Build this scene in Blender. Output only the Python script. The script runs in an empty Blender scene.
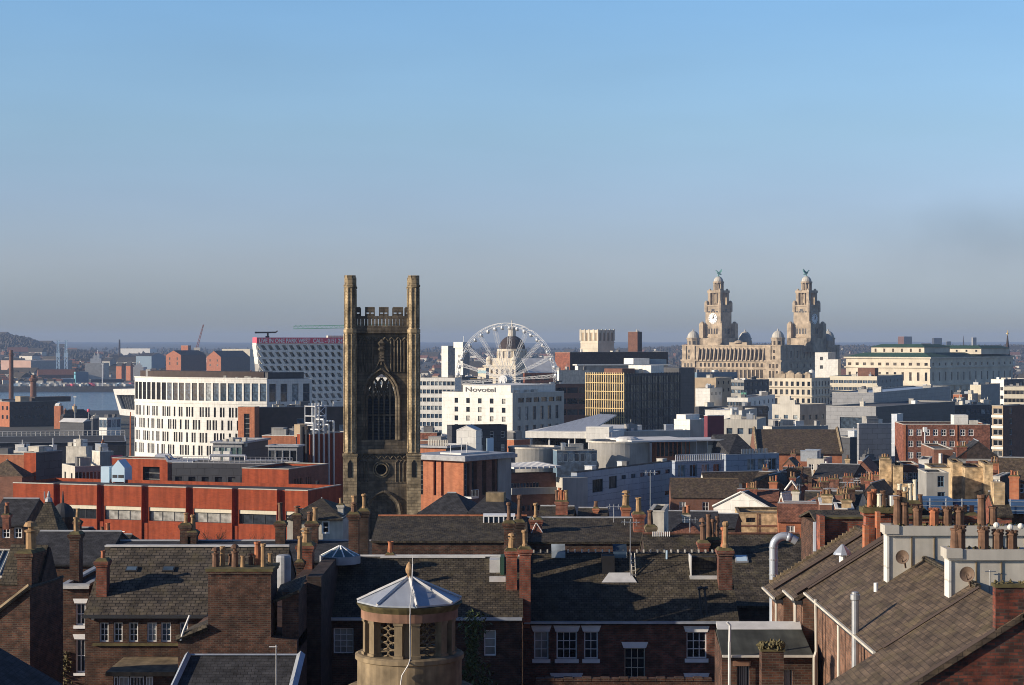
HAZE_ON = True
import bpy, math, random
from mathutils import Vector, Matrix
R = math.radians
random.seed(7)
SC = bpy.context.scene
COL = SC.collection
# ------------------------------------------------------------------ camera, sky, sun, exposure
FPX, CX, CY, CAMZ = 1900.0, 512.0, 342.5, 60.0
cam_d = bpy.data.cameras.new("camera")
cam_d.sensor_width = 36.0
cam_d.lens = 36.0 * FPX / 1024.0
cam_d.clip_start, cam_d.clip_end = 1.0, 60000.0
cam = bpy.data.objects.new("camera", cam_d)
cam.location = (0, 0, CAMZ)
cam.rotation_euler = (R(90), 0, 0)
COL.objects.link(cam)
SC.camera = cam
SUN_PHI, SUN_EL = R(18.0), R(17.0)          # azimuth behind the camera's left shoulder, elevation
SUN_DIR = Vector((-math.cos(SUN_PHI) * math.cos(SUN_EL), -math.sin(SUN_PHI) * math.cos(SUN_EL), math.sin(SUN_EL)))
sun_d = bpy.data.lights.new("sun", 'SUN')
sun_d.energy = 5.0
sun_d.angle = R(0.5)
sun_d.color = (1.0, 0.86, 0.68)
sun = bpy.data.objects.new("sun", sun_d)
sun.rotation_euler = SUN_DIR.to_track_quat('Z', 'Y').to_euler()
sun.location = (0, 0, 300)
COL.objects.link(sun)
world = bpy.data.worlds.new("World")
SC.world = world
world.use_nodes = True
wn, wl = world.node_tree.nodes, world.node_tree.links
bg = wn["Background"]
sky = wn.new("ShaderNodeTexSky")
sky.sky_type = 'NISHITA'
sky.sun_disc = False
sky.sun_elevation = SUN_EL
sky.sun_rotation = math.atan2(SUN_DIR.x, SUN_DIR.y)
sky.altitude = 60
sky.air_density, sky.dust_density, sky.ozone_density = 1.0, 0.6, 2.5
# a murky winter smog layer hugs the horizon: it dims and greys the lowest ten degrees of the sky
tc = wn.new("ShaderNodeTexCoord")
sep = wn.new("ShaderNodeSeparateXYZ")
wl.new(tc.outputs["Generated"], sep.inputs[0])
smog = wn.new("ShaderNodeValToRGB")
smog.color_ramp.interpolation = 'EASE'
SMOG = ((0.0024, (0.57, 0.55, 0.57)), (0.008, (0.50, 0.54, 0.73)), (0.016, (0.485, 0.55, 0.84)), (0.0423, (0.575, 0.585, 0.83)), (0.0737, (0.615, 0.63, 0.84)),
  (0.110, (0.665, 0.72, 0.85)), (0.146, (0.68, 0.775, 0.90)), (0.1764, (0.675, 0.815, 0.96)), (0.22, (0.53, 0.68, 0.87)), (0.32, (0.21, 0.32, 0.50)))
smog.color_ramp.interpolation = 'LINEAR'
ce = smog.color_ramp.elements
ce[0].position, ce[1].position = SMOG[0][0], SMOG[-1][0]
ce[0].color, ce[1].color = SMOG[0][1] + (1,), SMOG[-1][1] + (1,)
for p_, c_ in SMOG[1:-1]:
 ce.new(p_).color = c_ + (1,)
wl.new(sep.outputs["Z"], smog.inputs[0])
mul = wn.new("ShaderNodeMixRGB")
mul.blend_type = 'MULTIPLY'
mul.inputs[0].default_value = 1.0
wl.new(sky.outputs[0], mul.inputs[1])
wl.new(smog.outputs[0], mul.inputs[2])
# a brownish smoke smudge drifting low in the sky to the north
vd = wn.new("ShaderNodeVectorMath"); vd.operation = 'SUBTRACT'
vd.inputs[1].default_value = Vector((0.262, 0.960, 0.052)).normalized()
wl.new(tc.outputs["Generated"], vd.inputs[0])
vs_ = wn.new("ShaderNodeMapping"); vs_.vector_type = 'POINT'; vs_.inputs["Scale"].default_value = (14, 14, 42); vs_.inputs["Rotation"].default_value = (0, R(14), 0)
wl.new(vd.outputs[0], vs_.inputs[0])
nzs = wn.new("ShaderNodeTexNoise"); nzs.inputs["Scale"].default_value = 26; nzs.inputs["Detail"].default_value = 4
wl.new(tc.outputs["Generated"], nzs.inputs["Vector"])
ln = wn.new("ShaderNodeVectorMath"); ln.operation = 'LENGTH'
wl.new(vs_.outputs[0], ln.inputs[0])
ad = wn.new("ShaderNodeMath"); ad.operation = 'ADD'
wl.new(ln.outputs["Value"], ad.inputs[0]); wl.new(nzs.outputs[0], ad.inputs[1])
mr = wn.new("ShaderNodeMapRange"); mr.interpolation_type = 'SMOOTHSTEP'
mr.inputs[1].default_value = 0.45; mr.inputs[2].default_value = 1.9; mr.inputs[3].default_value = 0.80; mr.inputs[4].default_value = 1.0
wl.new(ad.outputs[0], mr.inputs[0])
mul2 = wn.new("ShaderNodeMixRGB"); mul2.blend_type = 'MULTIPLY'; mul2.inputs[0].default_value = 1.0
mpv = wn.new("ShaderNodeMapping"); mpv.inputs["Scale"].default_value = (5, 5, 26)
wl.new(tc.outputs["Generated"], mpv.inputs[0])
veil = wn.new("ShaderNodeTexNoise"); veil.inputs["Scale"].default_value = 1.0; veil.inputs["Detail"].default_value = 5
wl.new(mpv.outputs[0], veil.inputs["Vector"])
vr = wn.new("ShaderNodeMapRange"); vr.inputs[1].default_value = 0.3; vr.inputs[2].default_value = 0.7; vr.inputs[3].default_value = 0.965; vr.inputs[4].default_value = 1.035
wl.new(veil.outputs[0], vr.inputs[0])
vm = wn.new("ShaderNodeMath"); vm.operation = 'MULTIPLY'
wl.new(vr.outputs[0], vm.inputs[0]); wl.new(mr.outputs[0], vm.inputs[1])
wl.new(mul.outputs[0], mul2.inputs[1]); wl.new(vm.outputs[0], mul2.inputs[2])
wl.new(mul2.outputs[0], bg.inputs[0])
bg.inputs[1].default_value = 0.15
SC.view_settings.view_transform = 'Standard'
SC.view_settings.look = 'None'
SC.view_settings.exposure = 0.3
SC.view_settings.gamma = 1.0
SC.render.engine = 'CYCLES'
SC.cycles.max_bounces = 5
SC.cycles.volume_bounces = 0
SC.cycles.use_denoising = True
SC.cycles.pixel_filter_type = 'BLACKMAN_HARRIS'
SC.cycles.filter_width = 1.0
# ------------------------------------------------------------------ pixel helpers (a photograph column/row at a distance -> a point)
def pt(px, py, Y):
 return Vector(((px - CX) * Y / FPX, Y, CAMZ - (py - CY) * Y / FPX))
def zat(py, Y): return CAMZ - (py - CY) * Y / FPX
def xat(px, Y): return (px - CX) * Y / FPX
PROFILE = [(-400, 42), (60, 39.5), (95, 37.5), (253, 28), (450, 20), (700, 14), (1000, 10), (1512, 6)]
def ground_z(Y):
 if Y <= PROFILE[0][0]: return PROFILE[0][1]
 for (y0, z0), (y1, z1) in zip(PROFILE, PROFILE[1:]):
  if Y <= y1: return z0 + (z1 - z0) * (Y - y0) / (y1 - y0)
 return 6.0
# ------------------------------------------------------------------ materials
MATS = {}
def _new(name):
 m = bpy.data.materials.new(name)
 m.use_nodes = True
 return m, m.node_tree.nodes, m.node_tree.links, m.node_tree.nodes["Principled BSDF"]
def _rgba(c): return (c[0], c[1], c[2], 1.0)
def _shade(c, k): return tuple(min(1, max(0, x * k)) for x in c)
def plain(name, col, rough=0.85, var=0.18, scale=0.6, metal=0.0, streak=0.0, spec=0.3):
 """painted, rendered, stone or metal surface: base colour broken up by two noises and faint vertical rain streaks"""
 if name in MATS: return MATS[name]
 m, n, l, b = _new(name)
 t = n.new("ShaderNodeTexCoord")
 nz = n.new("ShaderNodeTexNoise"); nz.inputs["Scale"].default_value = scale; nz.inputs["Detail"].default_value = 6
 l.new(t.outputs["UV"], nz.inputs["Vector"])
 mp = n.new("ShaderNodeMapping"); mp.inputs["Scale"].default_value = (2.2, 0.16, 1)
 l.new(t.outputs["UV"], mp.inputs[0])
 n2 = n.new("ShaderNodeTexNoise"); n2.inputs["Scale"].default_value = 1.3; n2.inputs["Detail"].default_value = 4
 l.new(mp.outputs[0], n2.inputs["Vector"])
 r1 = n.new("ShaderNodeMapRange"); r1.inputs[1].default_value = 0.3; r1.inputs[2].default_value = 0.7
 r1.inputs[3].default_value = 1 - var; r1.inputs[4].default_value = 1 + var * 0.6
 l.new(nz.outputs[0], r1.inputs[0])
 r2 = n.new("ShaderNodeMapRange"); r2.inputs[1].default_value = 0.35; r2.inputs[2].default_value = 0.65
 r2.inputs[3].default_value = 1 - streak; r2.inputs[4].default_value = 1.0
 l.new(n2.outputs[0], r2.inputs[0])
 mm = n.new("ShaderNodeMath"); mm.operation = 'MULTIPLY'
 l.new(r1.outputs[0], mm.inputs[0]); l.new(r2.outputs[0], mm.inputs[1])
 mx = n.new("ShaderNodeMixRGB"); mx.blend_type = 'MULTIPLY'; mx.inputs[0].default_value = 1
 mx.inputs[1].default_value = _rgba(col)
 l.new(mm.outputs[0], mx.inputs[2])
 l.new(mx.outputs[0], b.inputs["Base Color"])
 b.inputs["Roughness"].default_value = rough
 b.inputs["Metallic"].default_value = metal
 b.inputs["Specular IOR Level"].default_value = spec
 MATS[name] = m
 return m
def coursed(name, c1, c2, mortar, bw, bh, msize=0.012, rough=0.9, var=0.35, scale=0.5, bump=0.4, moss=None, mossamt=0.0, bias=0.0, offset=0.5, patch=None, spec=0.25, unit=1.0, wave=0.0, streak=0.0):
 """brickwork, ashlar or slating: brick texture in metres with patchy weathering and optional moss"""
 if name in MATS: return MATS[name]
 m, n, l, b = _new(name)
 t = n.new("ShaderNodeTexCoord")
 nzw = n.new("ShaderNodeTexNoise"); nzw.inputs["Scale"].default_value = 1.1; nzw.inputs["Detail"].default_value = 3
 l.new(t.outputs["UV"], nzw.inputs["Vector"])
 wob = n.new("ShaderNodeMixRGB"); wob.blend_type = 'ADD'; wob.inputs[0].default_value = bh * 0.35
 l.new(t.outputs["UV"], wob.inputs[1]); l.new(nzw.outputs["Color"], wob.inputs[2])
 br = n.new("ShaderNodeTexBrick")
 br.offset = offset
 br.inputs["Scale"].default_value = 1.0
 br.inputs["Brick Width"].default_value = bw
 br.inputs["Row Height"].default_value = bh
 br.inputs["Mortar Size"].default_value = msize
 br.inputs["Mortar Smooth"].default_value = 0.3
 br.inputs["Bias"].default_value = bias
 br.inputs["Color1"].default_value = _rgba(c1); br.inputs["Color2"].default_value = _rgba(c2); br.inputs["Mortar"].default_value = _rgba(mortar)
 l.new(wob.outputs[0], br.inputs["Vector"])
 nz = n.new("ShaderNodeTexNoise"); nz.inputs["Scale"].default_value = scale; nz.inputs["Detail"].default_value = 7; nz.inputs["Roughness"].default_value = 0.62
 l.new(t.outputs["UV"], nz.inputs["Vector"])
 r1 = n.new("ShaderNodeMapRange"); r1.inputs[1].default_value = 0.3; r1.inputs[2].default_value = 0.7
 r1.inputs[3].default_value = 1 - var; r1.inputs[4].default_value = 1 + var
 l.new(nz.outputs[0], r1.inputs[0])
 # single darker and paler units
 nf = n.new("ShaderNodeTexNoise"); nf.inputs["Scale"].default_value = 0.55 / bw; nf.inputs["Detail"].default_value = 2
 l.new(t.outputs["UV"], nf.inputs["Vector"])
 r3 = n.new("ShaderNodeMapRange"); r3.inputs[1].default_value = 0.35; r3.inputs[2].default_value = 0.65
 r3.inputs[3].default_value = 1 - 0.34 * unit; r3.inputs[4].default_value = 1 + 0.34 * unit
 l.new(nf.outputs[0], r3.inputs[0])
 mm = n.new("ShaderNodeMath"); mm.operation = 'MULTIPLY'
 l.new(r1.outputs[0], mm.inputs[0]); l.new(r3.outputs[0], mm.inputs[1])
 if streak:
  sm = n.new("ShaderNodeMapping"); sm.inputs["Scale"].default_value = (1.4, 0.1, 1)
  l.new(t.outputs["UV"], sm.inputs[0])
  sn = n.new("ShaderNodeTexNoise"); sn.inputs["Scale"].default_value = 1.2; sn.inputs["Detail"].default_value = 5
  l.new(sm.outputs[0], sn.inputs["Vector"])
  sr = n.new("ShaderNodeMapRange"); sr.inputs[1].default_value = 0.35; sr.inputs[2].default_value = 0.62; sr.inputs[3].default_value = 1 - streak; sr.inputs[4].default_value = 1.0
  l.new(sn.outputs[0], sr.inputs[0])
  m3 = n.new("ShaderNodeMath"); m3.operation = 'MULTIPLY'
  l.new(mm.outputs[0], m3.inputs[0]); l.new(sr.outputs[0], m3.inputs[1]); mm = m3
 mx = n.new("ShaderNodeMixRGB"); mx.blend_type = 'MULTIPLY'; mx.inputs[0].default_value = 1
 l.new(br.outputs["Color"], mx.inputs[1]); l.new(mm.outputs[0], mx.inputs[2])
 last = mx
 if moss or patch:
  nm = n.new("ShaderNodeTexNoise"); nm.inputs["Scale"].default_value = 0.9; nm.inputs["Detail"].default_value = 8; nm.inputs["Roughness"].default_value = 0.75
  l.new(t.outputs["UV"], nm.inputs["Vector"])
  rm = n.new("ShaderNodeMapRange"); rm.inputs[1].default_value = 0.5; rm.inputs[2].default_value = 0.68
  rm.inputs[3].default_value = 0; rm.inputs[4].default_value = mossamt
  l.new(nm.outputs[0], rm.inputs[0])
  mo = n.new("ShaderNodeMixRGB"); mo.inputs[2].default_value = _rgba(moss or patch)
  l.new(rm.outputs[0], mo.inputs[0]); l.new(mx.outputs[0], mo.inputs[1])
  last = mo
 l.new(last.outputs[0], b.inputs["Base Color"])
 if bump:
  bp = n.new("ShaderNodeBump"); bp.inputs["Strength"].default_value = bump; bp.inputs["Distance"].default_value = 0.02
  inv = n.new("ShaderNodeMath"); inv.operation = 'MULTIPLY_ADD'; inv.inputs[1].default_value = -1.0
  l.new(br.outputs["Fac"], inv.inputs[0]); l.new(nf.outputs[0], inv.inputs[2])
  l.new(inv.outputs[0], bp.inputs["Height"])
  if wave:
   nw = n.new("ShaderNodeTexNoise"); nw.inputs["Scale"].default_value = 0.55; nw.inputs["Detail"].default_value = 3
   l.new(t.outputs["UV"], nw.inputs["Vector"])
   bw_ = n.new("ShaderNodeBump"); bw_.inputs["Strength"].default_value = 1.0; bw_.inputs["Distance"].default_value = wave
   l.new(nw.outputs[0], bw_.inputs["Height"]); l.new(bw_.outputs[0], bp.inputs["Normal"])
  l.new(bp.outputs[0], b.inputs["Normal"])
 b.inputs["Roughness"].default_value = rough
 b.inputs["Specular IOR Level"].default_value = spec
 MATS[name] = m
 return m
def glassy(name, col, pale, share=0.25, rough=0.06):
 """window panes: dark rooms with a share of drawn blinds, picked per window, under a reflecting surface"""
 if name in MATS: return MATS[name]
 m, n, l, b = _new(name)
 oi = n.new("ShaderNodeObjectInfo")
 cr = n.new("ShaderNodeValToRGB")
 cr.color_ramp.interpolation = 'CONSTANT'
 e = cr.color_ramp.elements
 e[0].position, e[0].color = 0, _rgba(col)
 e[1].position, e[1].color = 1 - share, _rgba(pale)
 x = cr.color_ramp.elements.new((1 - share) * 0.5); x.color = _rgba(_shade(col, 1.9))
 l.new(oi.outputs["Random"], cr.inputs[0])
 t = n.new("ShaderNodeTexCoord")
 nz = n.new("ShaderNodeTexNoise"); nz.inputs["Scale"].default_value = 0.9; nz.inputs["Detail"].default_value = 2
 l.new(t.outputs["UV"], nz.inputs["Vector"])
 r1 = n.new("ShaderNodeMapRange"); r1.inputs[1].default_value = 0.35; r1.inputs[2].default_value = 0.65; r1.inputs[3].default_value = 0.5; r1.inputs[4].default_value = 1.4
 l.new(nz.outputs[0], r1.inputs[0])
 mx = n.new("ShaderNodeMixRGB"); mx.blend_type = 'MULTIPLY'; mx.inputs[0].default_value = 1
 l.new(cr.outputs[0], mx.inputs[1]); l.new(r1.outputs[0], mx.inputs[2])
 l.new(mx.outputs[0], b.inputs["Base Color"])
 b.inputs["Roughness"].default_value = rough
 b.inputs["Specular IOR Level"].default_value = 0.5
 MATS[name] = m
 return m
M = dict(
 brick_dark=coursed("brown_brick", (0.112, 0.046, 0.028), (0.046, 0.022, 0.017), (0.085, 0.068, 0.052), 0.235, 0.085, 0.014, patch=(0.05, 0.035, 0.03), mossamt=0.5),
 brick_red=coursed("weathered_red_brick", (0.30, 0.085, 0.045), (0.19, 0.06, 0.04), (0.16, 0.11, 0.085), 0.235, 0.085, 0.012, patch=(0.09, 0.05, 0.04), mossamt=0.45),
 brick_mod=coursed("modern_red_brick", (0.37, 0.075, 0.028), (0.31, 0.06, 0.024), (0.27, 0.075, 0.04), 0.45, 0.15, 0.012, var=0.09, bump=0.1, unit=0.2, streak=0.32),
 brick_orange=coursed("orange_brick", (0.46, 0.17, 0.085), (0.38, 0.13, 0.065), (0.36, 0.19, 0.12), 0.45, 0.15, 0.012, var=0.14, bump=0.1, unit=0.2, streak=0.22),
 brick_brown=coursed("dull_brown_brick", (0.21, 0.095, 0.065), (0.16, 0.075, 0.05), (0.18, 0.12, 0.09), 0.45, 0.15, 0.014, var=0.2, bump=0.1, unit=0.2),
 brick_tan=coursed("tan_brick", (0.50, 0.36, 0.20), (0.42, 0.29, 0.16), (0.42, 0.33, 0.22), 0.30, 0.10, 0.014, var=0.25, bump=0.2),
 brick_back=coursed("weathered_rear_brick", (0.21, 0.10, 0.062), (0.13, 0.066, 0.045), (0.16, 0.125, 0.095), 0.235, 0.085, 0.012, patch=(0.075, 0.045, 0.036), mossamt=0.35, var=0.22),
 brick_deep=coursed("deep_red_brick", (0.205, 0.068, 0.043), (0.095, 0.038, 0.028), (0.125, 0.095, 0.075), 0.235, 0.085, 0.014, patch=(0.05, 0.032, 0.027), mossamt=0.55),
 brick_gable=coursed("sooty_gable_brick", (0.165, 0.048, 0.031), (0.034, 0.022, 0.020), (0.055, 0.045, 0.038), 0.235, 0.085, 0.012, patch=(0.30, 0.065, 0.035), mossamt=0.55, var=0.4),
 brick_shade=coursed("shaded_sooty_brick", (0.060, 0.036, 0.030), (0.040, 0.027, 0.025), (0.05, 0.045, 0.04), 0.235, 0.085, 0.012),  # dark brick, mostly for faces turned from the sun: shade in the colour
 slate=coursed("grey_brown_slate", (0.090, 0.074, 0.054), (0.048, 0.040, 0.031), (0.016, 0.014, 0.013), 0.27, 0.18, 0.017, rough=0.75, moss=(0.135, 0.115, 0.050), mossamt=0.55, var=0.28, wave=0.13),
 slate_moss=coursed("mossy_slate", (0.090, 0.074, 0.052), (0.047, 0.039, 0.029), (0.014, 0.012, 0.010), 0.25, 0.17, 0.017, rough=0.8, moss=(0.125, 0.104, 0.060), mossamt=0.5, var=0.3, wave=0.13),
 slate_big=coursed("broad_grey_slate", (0.112, 0.092, 0.070), (0.062, 0.052, 0.042), (0.016, 0.014, 0.012), 0.38, 0.24, 0.024, rough=0.75, moss=(0.14, 0.115, 0.06), mossamt=0.45, var=0.25, wave=0.13),
 slate_lit=coursed("brown_slate", (0.118, 0.085, 0.058), (0.072, 0.053, 0.039), (0.030, 0.023, 0.018), 0.25, 0.155, 0.010, rough=0.75, moss=(0.155, 0.125, 0.062), mossamt=0.5, var=0.25, wave=0.12),
 slate_blue=coursed("blue_slate", (0.052, 0.052, 0.056), (0.036, 0.036, 0.040), (0.014, 0.014, 0.015), 0.30, 0.2, 0.012, rough=0.85, var=0.2),
 tile_red=coursed("red_roof_tile", (0.24, 0.10, 0.06), (0.17, 0.075, 0.05), (0.06, 0.03, 0.02), 0.3, 0.25, 0.014, var=0.25),
 sandstone=coursed("sooty_shaded_sandstone", (0.168, 0.136, 0.096), (0.102, 0.084, 0.062), (0.060, 0.051, 0.040), 0.9, 0.42, 0.02, streak=0.35, var=0.42, scale=0.35, patch=(0.055, 0.043, 0.028), mossamt=0.75, bump=0.5),  # dark copy for the tower walls, part soot, part shade painted in
 sandstone_lit=coursed("sunlit_sandstone", (0.46, 0.355, 0.215), (0.33, 0.255, 0.155), (0.16, 0.12, 0.07), 0.8, 0.42, 0.025, streak=0.28, var=0.42, scale=0.35, patch=(0.10, 0.075, 0.045), mossamt=0.7, bump=0.5),  # lighter copy for turrets and buttresses, sunlight painted into the colour
 stone=plain("weathered_stone", (0.27, 0.205, 0.125), var=0.5, scale=1.3, streak=0.35),
 stone_red=plain("red_sandstone", (0.27, 0.15, 0.10), var=0.4, scale=1.3, streak=0.25),
 moss=plain("mossy_stone", (0.12, 0.10, 0.045), var=0.6, scale=2.5),
 portland=plain("cream_stone", (0.66, 0.585, 0.46), var=0.22, scale=0.12, streak=0.12),
 granite=plain("tan_granite", (0.47, 0.375, 0.270), var=0.38, scale=0.22, streak=0.32),
 cream=plain("cream_render", (0.72, 0.65, 0.50), var=0.12, scale=0.2, streak=0.10),
 white=coursed("white_cladding", (0.78, 0.76, 0.70), (0.74, 0.72, 0.665), (0.56, 0.54, 0.50), 2.4, 1.2, 0.035, rough=0.6, var=0.1, bump=0.1, unit=0.08, streak=0.12),
 white_dirty=plain("dirty_white_render", (0.62, 0.58, 0.50), var=0.25, scale=0.9, streak=0.22),
 white_paint=plain("white_paint", (0.88, 0.87, 0.84), rough=0.5, var=0.08, scale=2),
 concrete=plain("grey_concrete", (0.34, 0.33, 0.31), var=0.2, scale=0.35, streak=0.16),
 concrete_pale=plain("pale_concrete", (0.52, 0.49, 0.43), var=0.16, scale=0.3, streak=0.15),
 tan=plain("tan_panel", (0.40, 0.31, 0.21), var=0.2, scale=0.3),
 grey_blue=coursed("blue_grey_cladding", (0.31, 0.355, 0.42), (0.295, 0.335, 0.40), (0.15, 0.17, 0.21), 3.0, 1.1, 0.05, rough=0.5, var=0.1, bump=0.1, unit=0.2),
 grey_clad=coursed("grey_cladding", (0.27, 0.275, 0.285), (0.245, 0.25, 0.26), (0.15, 0.15, 0.16), 2.4, 1.2, 0.05, rough=0.5, var=0.1, bump=0.1, unit=0.2),
 dark_clad=coursed("charcoal_cladding", (0.060, 0.064, 0.075), (0.05, 0.053, 0.062), (0.03, 0.03, 0.035), 2.4, 1.2, 0.05, rough=0.5, var=0.15, bump=0.1, unit=0.2),
 dark_brown=plain("dark_brown_cladding", (0.075, 0.055, 0.048), var=0.2),
 purple=plain("maroon_cladding", (0.17, 0.045, 0.06), var=0.15),
 felt=plain("grey_roof_felt", (0.13, 0.13, 0.135), var=0.35, scale=0.35),
 sheet=plain("green_grey_sheet", (0.075, 0.08, 0.07), var=0.5, scale=0.9, streak=0.45),
 felt_dark=plain("dark_roof_felt", (0.05, 0.052, 0.058), var=0.35, scale=0.35),
 roof_white=plain("white_roof_membrane", (0.66, 0.65, 0.63), var=0.18, scale=0.25),
 lead=plain("grey_lead", (0.34, 0.35, 0.37), rough=0.5, var=0.25, scale=1.5, metal=0.0),
 lead_pale=plain("pale_lead", (0.60, 0.59, 0.57), rough=0.45, var=0.22, scale=1.6),
 zinc=plain("zinc_sheet", (0.46, 0.50, 0.56), rough=0.38, var=0.12, scale=1.2, metal=0.35, streak=0.15),
 steel=plain("galvanised_steel", (0.50, 0.52, 0.54), rough=0.35, var=0.15, scale=3, metal=0.6),
 steel_white=plain("white_steel", (0.74, 0.74, 0.73), rough=0.45, var=0.05, scale=2),
 iron=plain("dark_iron", (0.035, 0.037, 0.042), rough=0.6, var=0.2),
 copper=plain("green_copper", (0.035, 0.085, 0.060), var=0.2, scale=0.2),
 copper_pale=plain("verdigris", (0.10, 0.24, 0.24), var=0.2, scale=0.5),
 gold=plain("gold_panel", (0.52, 0.39, 0.19), rough=0.45, var=0.08, scale=0.5, metal=0.15),
 pot_red=plain("terracotta", (0.40, 0.15, 0.075), var=0.4, scale=3),
 pot_buff=plain("buff_terracotta", (0.36, 0.225, 0.115), var=0.4, scale=3),
 pot_dark=plain("sooty_terracotta", (0.17, 0.095, 0.06), var=0.5, scale=3),
 blue_tarp=plain("blue_sheeting", (0.055, 0.115, 0.23), var=0.3, scale=0.8, rough=0.45),
 pale_blue=plain("pale_blue_panel", (0.47, 0.62, 0.74), var=0.08, scale=0.4, rough=0.5),
 teal=plain("teal_paint", (0.16, 0.42, 0.50), var=0.1, rough=0.5),
 blue_grey_paint=plain("grey_blue_paint", (0.14, 0.21, 0.28), var=0.15, rough=0.5),
 pink=plain("pinkish_cladding", (0.55, 0.36, 0.28), var=0.12, scale=0.1),
 red_paint=plain("red_banner", (0.78, 0.12, 0.17), var=0.08, scale=0.4, rough=0.6),
 orange_paint=plain("orange_paint", (0.60, 0.16, 0.05), var=0.1, rough=0.5),
 yellow_paint=plain("yellow_paint", (0.62, 0.42, 0.10), var=0.1, rough=0.5),
 green_paint=plain("green_paint", (0.12, 0.34, 0.24), var=0.1, rough=0.5),
 dish=plain("brown_dish", (0.165, 0.115, 0.085), var=0.25, scale=3, rough=0.6),
 tar=plain("bitumen", (0.02, 0.02, 0.022), var=0.3),
 glass=glassy("window_glass", (0.018, 0.022, 0.028), (0.36, 0.35, 0.32), 0.28),
 glass_blue=glassy("blue_tinted_glass", (0.040, 0.060, 0.085), (0.30, 0.34, 0.36), 0.18),
 glass_dark=glassy("dark_glazing", (0.012, 0.014, 0.018), (0.07, 0.075, 0.08), 0.2),
 glass_bronze=glassy("bronze_glazing", (0.085, 0.088, 0.085), (0.19, 0.19, 0.17), 0.35, rough=0.10),
 glass_green=glassy("green_glazing", (0.10, 0.155, 0.155), (0.45, 0.52, 0.50), 0.35),
 void=plain("dark_void", (0.006, 0.006, 0.008), var=0.0),
 foliage=plain("dark_leaves", (0.085, 0.11, 0.035), var=0.5, scale=3, rough=0.6),
 twig=plain("bare_twigs", (0.075, 0.05, 0.032), var=0.3),
)
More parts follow.
